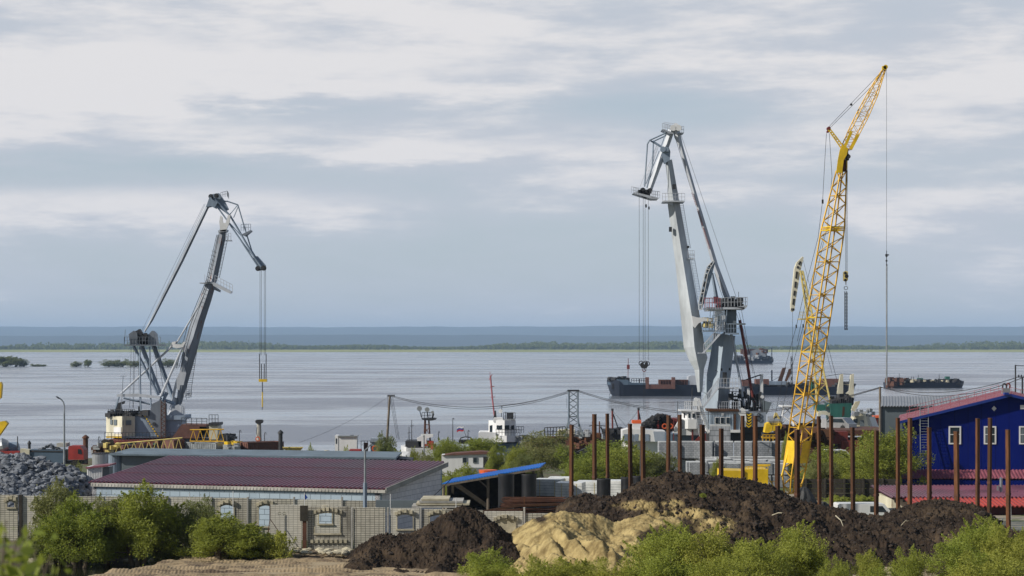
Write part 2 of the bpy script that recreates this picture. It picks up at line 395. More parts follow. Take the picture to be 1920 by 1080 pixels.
def water_mat():
    m, g, b, co = base('river')
    a = g.noise(g.mapping(co, sc=(.0042, .0085, 1)), 1.6, 8, .62, .4); a2 = g.noise(g.mapping(co, sc=(.016, .05, 1), loc=(3, 1, 0)), 1.3, 6, .65, .3)
    band = g.ramp(g.math('ADD', g.math('MULTIPLY', a, .62), g.math('MULTIPLY', a2, .38)), .43, .57)
    g.l(g.mix(band, (.115, .13, .165), (.21, .232, .26)), b.inputs['Base Color'])
    g.l(g.math('ADD', g.math('MULTIPLY', g.math('SUBTRACT', 1, band), .16), .10), b.inputs['Roughness'])
    b.inputs['IOR'].default_value = 1.333
    h = g.math('ADD', g.noise(g.mapping(co, sc=(.45, 1.1, 1)), 1, 5, .65), g.math('MULTIPLY', g.noise(g.mapping(co, sc=(.06, .2, 1)), 1, 3), 1.5))
    bp = g.n('ShaderNodeBump'); bp.inputs['Distance'].default_value = .35
    g.l(g.math('ADD', g.math('MULTIPLY', g.math('SUBTRACT', 1, band), .42), .12), bp.inputs['Strength'])
    g.l(h, bp.inputs['Height']); g.l(bp.outputs[0], b.inputs['Normal']); return m
grid('river', [-6000, -1500, -300, 0, 300, 1500, 6000], [276, 400, 800, 2000, 4520], lambda x, y: 0, water_mat(), 'structure', smooth=False)
m, g, b, co = base('pond'); b.inputs['Base Color'].default_value = (.02, .022, .012, 1); b.inputs['Roughness'].default_value = .06
bp = g.n('ShaderNodeBump'); bp.inputs['Strength'].default_value = .15; bp.inputs['Distance'].default_value = .02; g.l(g.noise(co, 3, 3), bp.inputs['Height']); g.l(bp.outputs[0], b.inputs['Normal'])
grid('pond', [-42, -14], [79, 105.5], lambda x, y: 6.35, m, 'structure', smooth=False)

# rutted sandy track in front of the fence
def track_z(x, y):
    u = y+.012*x*x*.2+.5*math.sin(x*.12)
    r = .07*math.sin(u*3.1+.4*math.sin(x*.3))+.045*math.sin(u*7.3+1+math.sin(x*.2))+.10*fbm(x*.3, y*.9, 8, 4)
    tread = .022*math.sin(x*38+4*NZ.noise(V((x*.8, y*.8, 2))))*max(0, math.sin(u*3.1+1.2)-.25)
    return gz(x, y)+.06+r+tread+.10*fbm(x*1.1, y*1.6, 5, 5)
m, g, b, co = base('dirt_track')
c = g.mix(g.noise(g.mapping(co, sc=(.3, 1, 1)), 1.4, 8, .7), (.13, .095, .055), (.44, .34, .21)); c = g.mix(g.ramp(g.noise(g.mapping(co, sc=(.4, 1.3, 1)), .8, 8, .7), .50, .62), c, (.10, .07, .045))
g.l(c, b.inputs['Base Color']); b.inputs['Roughness'].default_value = .95
bp = g.n('ShaderNodeBump'); bp.inputs['Strength'].default_value = .7; bp.inputs['Distance'].default_value = .06; g.l(g.noise(co, 9, 7, .75), bp.inputs['Height']); g.l(bp.outputs[0], b.inputs['Normal'])
MT['track'] = m
grid('dirt_track', lin(-22, 2, 620), lin(88, 103.4, 210), lambda x, y: track_z(x, y)-3*smooth((-14.9-(104-y)*.36-x)/1.6), m, 'structure')

def hillmat(nm, c1, c2):
    m, g, b, co = base(nm); g.l(g.mix(g.noise(g.mapping(co, sc=(.0018, .0018, .01)), 1, 8, .6), c1, c2), b.inputs['Base Color']); b.inputs['Roughness'].default_value = .95; return m
def hill(name, y0, y1, crest, amp, seed, mt):
    def z(x, y):
        t = (y-y0)/(y1-y0); c = crest+amp*fbm(x/2600+seed, seed, 0, 3)+.05*crest*fbm(x/420, y/900, seed, 4)
        return 1+(c-1)*math.sin(min(1, t*1.25)*math.pi/2)
    grid(name, lin(-7500, 7500, 900), lin(y0, y1, 22), z, mt, 'structure')
hill('near_hill', 12000, 14500, 74, 11, 2.0, hillmat('near_hill', (.012, .022, .012), (.02, .034, .018)))
hill('far_hill', 17500, 22000, 186, 14, 8.0, hillmat('far_hill', (.02, .035, .016), (.04, .055, .03)))

# ------------------------------------------------------------------ foliage
def leaves_mesh(name, pts, ls, mt, seed, wid=.42, up=.25):
    r = np.random.default_rng(seed); n = len(pts)
    d = r.normal(size=(n, 3)); d[:, 2] += up; d /= np.linalg.norm(d, axis=1)[:, None]
    e = r.normal(size=(n, 3)); e -= (e*d).sum(1)[:, None]*d; e /= np.linalg.norm(e, axis=1)[:, None]
    L = ls*r.uniform(.6, 1.35, size=(n, 1)); W = L*wid
    v = np.empty((n, 4, 3)); v[:, 0] = pts-d*L/2; v[:, 1] = pts+e*W/2; v[:, 2] = pts+d*L/2; v[:, 3] = pts-e*W/2
    me = bpy.data.meshes.new(name); me.vertices.add(n*4); me.vertices.foreach_set('co', v.reshape(-1))
    me.loops.add(n*4); me.loops.foreach_set('vertex_index', np.arange(n*4, dtype=np.int32))
    me.polygons.add(n); me.polygons.foreach_set('loop_start', np.arange(0, n*4, 4, dtype=np.int32)); me.polygons.foreach_set('loop_total', np.full(n, 4, dtype=np.int32))
    me.materials.append(mt); me.update(calc_edges=True); me.validate(); return me
def proto(seed, H, W, lobes, n, ls, mt, stem=.06, low=.0, shoots=40, kind='crown'):
    """one bush or tree: irregular lobes of small leaves round a branching stem. Returns (crown mesh, trunk mesh)"""
    r = np.random.default_rng(seed); c = []; rad = []
    for i in range(lobes):
        dv = r.normal(size=3); dv /= np.linalg.norm(dv); q = r.uniform(.25, .80) if i % 6 else r.uniform(.8, 1.02); a = math.atan2(dv[1], dv[0]); hw = math.hypot(dv[0], dv[1])
        hz_ = .46+.47*q*dv[2]; hw = max(hw, .85) if dv[2] < 0 else hw
        c.append((.46*W*q*hw*math.cos(a), .46*W*q*hw*math.sin(a), (low+(1-low)*hz_)*H)); rad.append(r.uniform(.11, .19)*W*(.75 if q > .8 else 1))
    c = np.array(c); rad = np.array(rad)
    idx = r.choice(lobes, n, p=rad**1.8/(rad**1.8).sum()); dv = r.normal(size=(n, 3)); dv /= np.linalg.norm(dv, axis=1)[:, None]
    rr = rad[idx]*r.uniform(.25, 1.0, n)**.5*(1+.35*r.normal(size=n)*(r.uniform(size=n) < .25))
    pts = c[idx]+dv*rr[:, None]*np.array([1, 1, .95])
    sp = []
    for i in range(shoots):
        k = r.integers(lobes); a = r.normal(size=3)*np.array([.5, .5, .2])+np.array([c[k][0]*.5/W, c[k][1]*.5/W, 1]); a /= np.linalg.norm(a)
        L = rad[k]*r.uniform(.9, 1.6); m_ = int(L/ls*9); t = r.uniform(.4, 1, m_)**.8
        sp.append(c[k]+a*(L*t)[:, None]+r.normal(size=(m_, 3))*ls*.7*(1.2-t)[:, None])
    pts = np.vstack([pts]+sp); pts = pts[pts[:, 2] > .01*H]
    me = leaves_mesh(kind, pts, ls, mt, seed+1)
    t = M(); nst = 1 if low > .1 else 4; hub = []
    for i in range(nst):
        a = r.uniform(0, 6.3); top = V((math.cos(a)*W*.1*(nst > 1), math.sin(a)*W*.1*(nst > 1), H*(.55 if nst > 1 else .7))); b0 = V((top.x*.4, top.y*.4, -.25))
        mid = b0.lerp(top, .5)+V((r.normal()*.04*W, r.normal()*.04*W, 0)); t.tube(b0, mid, stem*H*.5, 7, stem*H*.34); t.tube(mid, top, stem*H*.34, 6, stem*H*.13); hub.append((b0, mid, top))
    for i in range(lobes):
        q = V(c[i]); h = hub[i % nst]; s0 = h[1].lerp(h[2], min(1, max(0, q.z/H-.25))); s0 = h[0].lerp(h[1], .7) if q.z < h[1].z else s0
        t.tube(s0, q, stem*H*.13, 5, stem*H*.04)
    me2 = bpy.data.meshes.new('trunk'); me2.from_pydata(t.v, [], t.f); me2.materials.append(MT['bark_grey' if low > .1 else 'bark']); me2.update()
    return (me, me2, H, W)
PR = {
 'bushA': proto(11, 3.2, 3.2, 44, 26000, .09, MT['leaf'], shoots=70), 'bushB': proto(12, 3.2, 3.0, 38, 22000, .09, MT['leaf_olive'], shoots=80),
 'brightA': proto(13, 3.0, 3.2, 42, 26000, .075, MT['leaf_bright'], shoots=110, stem=.03), 'brightB': proto(14, 3.0, 2.6, 36, 23000, .075, MT['leaf_bright'], shoots=90, stem=.03),
 'brightC': proto(15, 2.6, 3.0, 36, 22000, .07, MT['leaf_bright'], shoots=110, stem=.03),
 'treeA': proto(16, 5.5, 4.6, 46, 24000, .12, MT['leaf'], shoots=70, low=.1), 'treeB': proto(17, 5.5, 4.2, 42, 21000, .12, MT['leaf_olive'], shoots=60, low=.18),
 'treeC': proto(18, 5.0, 5.0, 48, 24000, .12, MT['leaf'], shoots=60, low=.05),
 'farA': proto(19, 11, 10, 30, 5000, .6, MT['leaf_far'], shoots=20), 'farB': proto(20, 10, 13, 34, 5000, .6, MT['leaf_far'], shoots=20),
 'weed': proto(21, .8, 1.6, 26, 3000, .07, MT['leaf_bright'], shoots=60, stem=.02)}
def plant(kind, px, ytop, d, wpx, label, cat='bush', group=None, gzv=None, nm=None):
    me, tr, H, W = PR[kind]; x = XZ(px, d); z0 = gz(x, d) if gzv is None else gzv; h = CAMH-(ytop-HY)/F*d-z0; sx = wpx*d/F/W*(1.22 if d < 1000 else 1.15)
    nm = nm or {'bush': 'willow_bush', 'tree': 'willow_tree', 'plant': 'weed_clump'}[cat]
    r = thing(nm, label, cat, (x, d, z0), group); r.rotation_euler = (0, 0, rnd.uniform(0, 6.28)); r.scale = (sx, sx, h/H/(1.04 if d > 1000 else .99))
    if kind[:4] == 'tree': r.scale.x *= 1.15; r.scale.y *= 1.15
    for n, k in (('crown', me), ('trunk', tr)):
        o = bpy.data.objects.new(n, k); COL.objects.link(o); o.parent = r
    return r
BUSH = [
 ('bushB', 112, 902, 103.5, 96, 'dull green willow bush leaning on the fence below the rubble pile'),
 ('bushA', 150, 925, 101.5, 112, 'broad rounded willow bush whose foot stands in the dark pond'),
 ('bushA', 258, 900, 102.5, 126, 'tallest willow bush before the left corner of the plum-roofed building'),
 ('bushB', 372, 932, 103.3, 76, 'sparse willow bush covering the left side of the arched fence window'),
 ('bushA', 415, 958, 101.5, 130, 'low wide willow bush spreading below the arched fence window'),
 ('brightB', 472, 988, 101.2, 96, 'bright green low bush at the right end of the row along the old fence'),
 ('weed', 520, 1000, 101, 60, 'thin yellow-green weeds beside the panel with two round holes'),
 ('bushB', 200, 930, 103.2, 70, 'dark bush filling the gap between the pond bush and the tallest bush'), ('bushB', 318, 950, 103.4, 60, 'thin bush right of the tallest willow bush'),
 ('bushB', 85, 985, 102.8, 60, 'small dark bush at the left edge of the pond below the fence')]
for b_ in BUSH: plant(b_[0], b_[1], b_[2], b_[3], b_[4]*1.18, b_[5], 'plant' if b_[0] == 'weed' else 'bush', 'bushes along the pond and the old fence', gzv=6.4 if b_[1] < 300 else None)
FRONT = [
 ('brightB', 915, 1030, 86, 110, 'leftmost bright green bush in the foreground, at the foot of the sand slope'),
 ('brightC', 1000, 1045, 84, 110, 'low bright bush just right of the leftmost foreground bush'),
 ('brightA', 1085, 1038, 85, 120, 'bright foreground bush under the middle of the sand heap'),
 ('brightC', 1165, 1046, 84, 110, 'low foreground bush in the dip left of the big sunlit bush'),
 ('brightA', 1262, 975, 88, 150, 'large sunlit bush overlapping the dark right end of the sand heap'),
 ('brightB', 1345, 988, 87, 130, 'grey-green bush just right of the large sunlit bush'),
 ('brightA', 1410, 1000, 85, 130, 'foreground bush between the two peaked bushes in front of the black soil'),
 ('brightB', 1495, 981, 87, 122, 'tall rounded pale green bush standing out alone against the black soil'),
 ('brightC', 1250, 1030, 83, 150, 'low front bush at the bottom edge below the large sunlit bush'),
 ('brightC', 1370, 1040, 82, 140, 'low front bush at the bottom edge below the grey-green bush'),
 ('brightC', 1565, 1045, 85, 70, 'small bush at the right foot of the pale rounded bush'),
 ('brightB', 1628, 1032, 87, 62, 'slender upright bush in the middle of the black soil foreground'),
 ('brightC', 1708, 1026, 88, 74, 'small leafy bush alone below the right half of the black soil'),
 ('brightC', 1660, 1062, 83, 110, 'lowest foreground bush, only its top showing at the bottom edge'),
 ('brightB', 1800, 1008, 86, 110, 'foreground bush at the left side of the tall right-hand thicket'),
 ('brightA', 1848, 962, 90, 130, 'tall leafy bush with pointed shoots rising over the right end of the soil'),
 ('brightA', 1905, 975, 88, 120, 'dense bright bush cut by the right edge of the picture'),
 ('brightC', 1860, 1035, 83, 150, 'low bush at the bottom right under the tall leafy bush')]
for b_ in FRONT: plant(*b_[:6], 'bush', 'bright bushes in the foreground')
TREES = [
 ('treeC', 838, 812, 235, 62, 'dark round tree beside the floodlight tower'), ('treeA', 900, 812, 238, 92, 'bushy tree in front of the white tug hull'),
 ('treeB', 1020, 802, 215, 100, 'tall feathery grey-green tree between white tug and lattice pylon'), ('treeA', 968, 826, 205, 50, 'narrow light green tree at the right end of the white cabin'),
 ('treeA', 1130, 812, 205, 115, 'broad tree behind the two tallest left rusty piles'), ('treeC', 1185, 822, 200, 130, 'wide leafy tree around the dark pole with the white lamp'),
 ('treeA', 1098, 850, 190, 70, 'lower tree left of the first pair of tall rusty piles'), ('treeB', 1240, 845, 198, 60, 'olive tree right of the wide leafy tree, against the block stacks'),
 ('bushA', 866, 868, 160, 80, 'green bush between plum-roofed building and blue shed roof'), ('bushB', 800, 848, 185, 60, 'bush behind the right end of the plum roof'),
 ('bushA', 750, 842, 200, 60, 'bush at the end of the flat grey roof below the floodlight tower'), ('bushB', 722, 812, 215, 52, 'slim bush at the foot of the leaning wooden power pole'),
 ('bushA', 1290, 885, 168, 50, 'small tree top showing over the soil crest before the pale blocks'), ('bushA', 1560, 832, 185, 110, 'green thicket just right of the yellow lattice boom'),
 ('treeC', 1620, 830, 178, 110, 'round tree behind the rusty piles, left of the largest tree'), ('treeA', 1665, 788, 172, 120, 'largest tree, touching the left wall of the deep blue building'),
 ('bushA', 1478, 810, 222, 30, 'small bright tree beside the yellow machine near the grey crane'), ('bushB', 1540, 862, 172, 80, 'dark bush behind the black tarpaulin'),
 ('bushA', 1345, 858, 200, 34, 'small bush against the pale blocks right of the short dark pile'), ('bushA', 1590, 856, 180, 60, 'bush low between the dark brown and short orange piles'), ('treeB', 985, 846, 196, 46, 'young tree touching the raised end of the blue shed roof'), ('bushA', 930, 832, 222, 40, 'low green bush right before the hull of the white tug'), ('bushA', 775, 838, 215, 34, 'small light bush below the floodlight tower, near the bluish post'), ('bushA', 1076, 872, 175, 44, 'bush behind the leftmost rusty pile and the white pallets'), ('bushA', 690, 846, 208, 26, 'tiny bush by the orange ring and the drum'),
 ('bushA', 645, 836, 200, 40, 'bush in front of the white booth'), ('bushA', 585, 832, 205, 34, 'small bush left of the white booth behind the flat roof'), ('bushB', 555, 843, 200, 90, 'low scrub along the flat roof below the yellow boards'),
 ('bushB', 140, 868, 150, 50, 'scrubby bush behind the lamp post near the tanks'), ('bushA', 1695, 800, 185, 30, 'bush wedged between the corrugated grey shed and the blue wall')]
for b_ in TREES: plant(*b_[:6], 'tree' if b_[0][:4] == 'tree' else 'bush', 'trees and bushes in the harbour yard')
FART = [
 ('farA', 8, 660, 1600, 50, 'big island tree at the left edge of the picture'), ('farA', 30, 665, 1600, 40, 'right-hand tree of the leftmost river island'), ('farB', 44, 674, 1600, 22, 'smallest round tree at the right tip of the leftmost island'),
 ('farB', 66, 682, 1610, 24, 'low shrub standing in the water right of the leftmost island'), ('farB', 80, 683, 1615, 20, 'lowest flooded shrub before the gap in the river'),
 ('farB', 143, 677, 1590, 28, 'left flooded bush of the lone pair in the river'), ('farA', 165, 670, 1590, 18, 'taller flooded tree of the lone pair in the river'),
 ('farB', 205, 674, 1590, 36, 'left end of the bushes flooded just left of the grey floating crane'), ('farB', 228, 673, 1595, 36, 'middle bush of the flooded row beside the grey floating crane'), ('farB', 254, 675, 1590, 34, 'flooded bush seen through the grey crane legs'),
 ('farB', 316, 672, 1590, 36, 'flooded bush seen between grey crane strut and boom'), ('farB', 352, 678, 1600, 24, 'last flooded bush right of the grey crane boom')]
for b_ in FART: plant(*b_[:6], 'tree', 'flooded trees in the river', gzv=-.3, nm='river_tree')

# the wood on the far shore, read as one mass
r = np.random.default_rng(5); N = 3000
cx = r.uniform(-1900, 1900, N); cy = r.uniform(4900, 5700, N); ch = r.uniform(10, 19, N)*(.75+.35*np.sin(cx/170)+.2*np.sin(cx/61+1)); ch = np.clip(ch, 5, 20)
fr = r.uniform(size=N) < .25; cy[fr] = r.uniform(4880, 4930, fr.sum()); ch[fr] *= .6
k = 40; u = r.normal(size=(N, k, 3)); u /= np.linalg.norm(u, axis=2)[:, :, None]; u *= r.uniform(.6, 1, (N, k, 1))
pts = np.stack([cx[:, None]+u[:, :, 0]*ch[:, None]*.55, cy[:, None]+u[:, :, 1]*ch[:, None]*.55, 4.2+ch[:, None]*(.55+.48*u[:, :, 2])], 2).reshape(-1, 3)
me = leaves_mesh('far_wood', pts, 4.2, MT['leaf_far'], 9, wid=.8, up=0)
o = bpy.data.objects.new('far_wood', me); COL.objects.link(o); props(o, 'hazy band of woodland along the far river bank', 'woodland', None, 'stuff')

# young tree close to the camera, lower left
def near_sapling():
    r0 = thing('sapling', 'out-of-focus young tree with broad leaves close to the camera at lower left', 'tree', (-2.25, 9.2, gz(-2.25, 9.2)))
    rr = np.random.default_rng(31); pts = []; t = M(); b0 = V(r0.location)
    tips = [P(x, y, d) for x, y, d in ((12, 975, 9.0), (30, 1010, 9.3), (55, 1000, 9.6), (68, 1030, 9.2), (15, 1050, 8.8), (95, 1040, 9.5), (105, 1068, 9.1), (45, 1075, 8.9), (125, 1078, 9.3), (75, 1085, 9), (-20, 1000, 9.2), (-30, 1060, 9), (20, 1100, 9), (60, 1120, 9), (110, 1130, 9.2))]
    for q in tips:
        j = b0+V((rr.normal()*.02, rr.normal()*.02, 1.0+rr.uniform(0, .3))); t.tube(b0-V((0, 0, .1)), j, .02, 6, .012); t.tube(j, q, .011, 5, .003)
        n = 30; s = rr.uniform(.3, 1, n)[:, None]; pts.append(np.array(j)+(np.array(q)-np.array(j))*s+rr.normal(size=(n, 3))*.032)
    pts = np.vstack(pts)-np.array(b0)
    me = leaves_mesh('crown', pts, .07, MT['leaf'], 33, wid=.5, up=-.2); o = bpy.data.objects.new('crown', me); COL.objects.link(o); o.parent = r0
    t.build('trunk', MT['bark'], r0)
near_sapling()

# ------------------------------------------------------------------ earth heaps
def rock(m, c, r, rr, fl=.75):
    ph = (1+5**.5)/2; vs = [(-1, ph, 0), (1, ph, 0), (-1, -ph, 0), (1, -ph, 0), (0, -1, ph), (0, 1, ph), (0, -1, -ph), (0, 1, -ph), (ph, 0, -1), (ph, 0, 1), (-ph, 0, -1), (-ph, 0, 1)]
    fs = [(0, 11, 5), (0, 5, 1), (0, 1, 7), (0, 7, 10), (0, 10, 11), (1, 5, 9), (5, 11, 4), (11, 10, 2), (10, 7, 6), (7, 1, 8), (3, 9, 4), (3, 4, 2), (3, 2, 6), (3, 6, 8), (3, 8, 9), (4, 9, 5), (2, 4, 11), (6, 2, 10), (8, 6, 7), (9, 8, 1)]
    a, b2 = rr.uniform(0, 6.3), rr.uniform(-1, 1); ca, sa, cb, sb = math.cos(a), math.sin(a), math.cos(b2), math.sin(b2); sx, sy, sz = (rr.uniform(.6, 1.3)*r/1.9 for _ in range(3)); q = []
    for x, y, z in vs:
        k = rr.uniform(.75, 1.2); x, y, z = x*sx*k, y*sy*k, z*sz*k; y, z = y*cb-z*sb, y*sb+z*cb; x, y = x*ca-y*sa, x*sa+y*ca; q.append((c[0]+x, c[1]+y, c[2]+z*fl))
    m.add(q, fs)
def heapmat(nm, a, b2, s1, s2, dist=.10):
    m, g, b, co = base(nm); at = g.n('ShaderNodeAttribute'); at.attribute_name = 'mixv'
    n = g.noise(co, 2.2, 9, .7); soil = g.mix(g.ramp(n, .3, .72), a, b2); sand = g.mix(g.ramp(g.noise(co, 1.3, 8, .68), .3, .7), s1, s2)
    f = g.ramp(g.math('ADD', at.outputs['Fac'], g.math('MULTIPLY', g.math('SUBTRACT', g.noise(co, .9, 8, .7), .5), 1.5)), .28, .72)
    soil = g.mix(g.ramp(g.noise(co, .5, 6, .65), .45, .7), soil, (.085, .06, .038)); c = g.mix(f, soil, sand); c = g.mix(g.ramp(g.noise(co, 14, 3), .70, .76), c, (.26, .22, .17))
    g.l(c, b.inputs['Base Color']); b.inputs['Roughness'].default_value = .97; b.inputs['Specular IOR Level'].default_value = .2
    bp = g.n('ShaderNodeBump'); bp.inputs['Strength'].default_value = .9; bp.inputs['Distance'].default_value = dist
    g.l(g.noise(co, 5.5, 9, .75), bp.inputs['Height']); g.l(bp.outputs[0], b.inputs['Normal']); return m
SOIL = ((.009, .0065, .005), (.048, .033, .023)); SAND = ((.15, .108, .045), (.45, .355, .165))
def heap(name, label, crest, dc, front, back, mt, rough, clod, attr, n=(330, 150), seed=0, pw=1.0, xlim=None, sandy=False):
    x0, x1 = XZ(crest[0][0], dc), XZ(crest[-1][0], dc)
    pts = [(XZ(a, dc), CAMH-(b-HY)/F*dc-(.16 if rough < .8 else .04)) for a, b in crest]
    def z(x, y):
        c = interp(x, pts); g0 = gz(x, y)-.25; wv = 1.2*NZ.noise(V((x*.25, seed, 0))); t = (dc+wv-y)/front if y < dc+wv else (y-dc-wv)/back
        e = min(1, (x-x0)/.9, (x1-x)/1.2); t = min(1.15, t)
        s = (1-t) if t < 1 else -(t-1)
        s = s**pw if s > 0 else s
        hh = (c-g0)*s
        k = min(1, max(0, hh+.3)/1.2)*max(0, min(1, e*2))
        gul = rough*(fbm(x*.35, y*.16, seed, 4)+.9*abs(NZ.noise(V((x*.55+y*.25, y*.3, seed+3))))+.55*abs(NZ.noise(V((x*1.5+y*.5, y*.5, seed+4))))-.35)
        cl = NZ.noise(V((x*2.1, y*2.1, seed+5))); cl2 = NZ.noise(V((x*4.7, y*4.7, seed+9))); cl3 = NZ.noise(V((x*9.5, y*9.5, seed+2)))
        ridge = (1-abs(cl))*.5+(1-abs(cl2))*.3+(1-abs(cl3))*.22-.2
        return g0+hh+k*(gul*min(1, .25+t*2)+clod*(ridge-.55+.3*fbm(x*9, y*9, seed, 3)))
    at = attr or (lambda x, y, zz: 0)
    return grid(name, lin(x0-1, x1+1, n[0]), lin(dc-front*1.05, dc+back*1.05, n[1]), z, mt, None, None, label, 'heap', drop=lambda x, y: gz(x, y)-.1, attr=at)
hm = heapmat('soil_heap', *SOIL, *SAND); hs = heapmat('sand_heap', *SOIL, *SAND, dist=.05)
def big_attr(x, y, z):
    px = 960+x/y*F; py = HY+(CAMH-z)/y*F; v = 0
    for a, b2, w_, h_ in ((1195, 948, 40, 11), (1262, 945, 26, 9), (1300, 962, 34, 14), (1340, 985, 40, 18), (1240, 965, 50, 9)):
        v = max(v, math.exp(-((px-a)/w_)**2-((py-b2)/h_)**2)*1.0)
    return v
h1 = heap('soil_heap', 'long heap of black clumpy soil running from the sand to the right edge', [(1020, 1000), (1045, 945), (1068, 930), (1100, 926), (1150, 930), (1180, 915), (1210, 899), (1250, 886), (1290, 884), (1330, 892), (1370, 893), (1410, 897), (1450, 908), (1480, 925), (1520, 940), (1550, 948), (1600, 955), (1645, 962), (1670, 955), (1700, 944), (1740, 934), (1780, 940), (1820, 945), (1845, 958), (1868, 975), (1890, 1000), (1925, 1040)],
     111, 19, 8, hm, .7, .5, big_attr, (520, 300), 1)
h2 = heap('soil_heap', 'smaller cone of dark brown soil in front of the brick-patterned fence', [(625, 1052), (655, 1035), (680, 1012), (700, 998), (740, 1000), (765, 996), (790, 985), (815, 968), (840, 952), (858, 946), (885, 948), (905, 958), (930, 972), (950, 985), (975, 1005), (1000, 1030)],
     101.5, 7.8, 4.5, hm, .7, .34, None, (360, 200), 4)
def clods(par, n, seed, rmin, rmax, mt):
    me = par.data; rr = random.Random(seed); m = M(); nv = len(me.vertices); ox, oy = par.location.x, par.location.y
    for _ in range(n):
        q = me.vertices[rr.randrange(nv)].co; x, y, z = q.x+ox, q.y+oy, q.z
        if z < gz(x, y)+.15: continue
        rock(m, (x, y, z+.02), rr.uniform(rmin, rmax)*(1 if rr.random() < .85 else 1.8), rr, .8)
    m.build('loose_clods', mt, par, kind='stuff')
def sand_attr(x, y, z):
    px = 960+x/y*F; py = HY+(CAMH-z)/y*F
    return 1-1.1*math.exp(-((px-1235)/42)**2-((py-1010)/26)**2)-.8*math.exp(-((px-1010)/18)**2-((py-972)/12)**2)-.7*smooth((px-1250)/60)-.5*smooth((935-px)/30)
heap('sand_heap', 'sloping heap of yellow sand with gullies below the black soil', [(855, 1066), (890, 1040), (940, 1008), (990, 980), (1030, 964), (1070, 958), (1110, 960), (1150, 975), (1180, 968), (1215, 962), (1250, 970), (1290, 985), (1330, 985), (1370, 1000), (1400, 1040)],
     102, 15, 4, hs, .95, .17, sand_attr, (420, 240), 9)

MT['clod'] = mat('clod', (.04, .028, .02), .97, var=.6, scale=3)
clods(h1, 4200, 4, .04, .11, MT['clod']); clods(h2, 900, 5, .03, .08, MT['clod'])
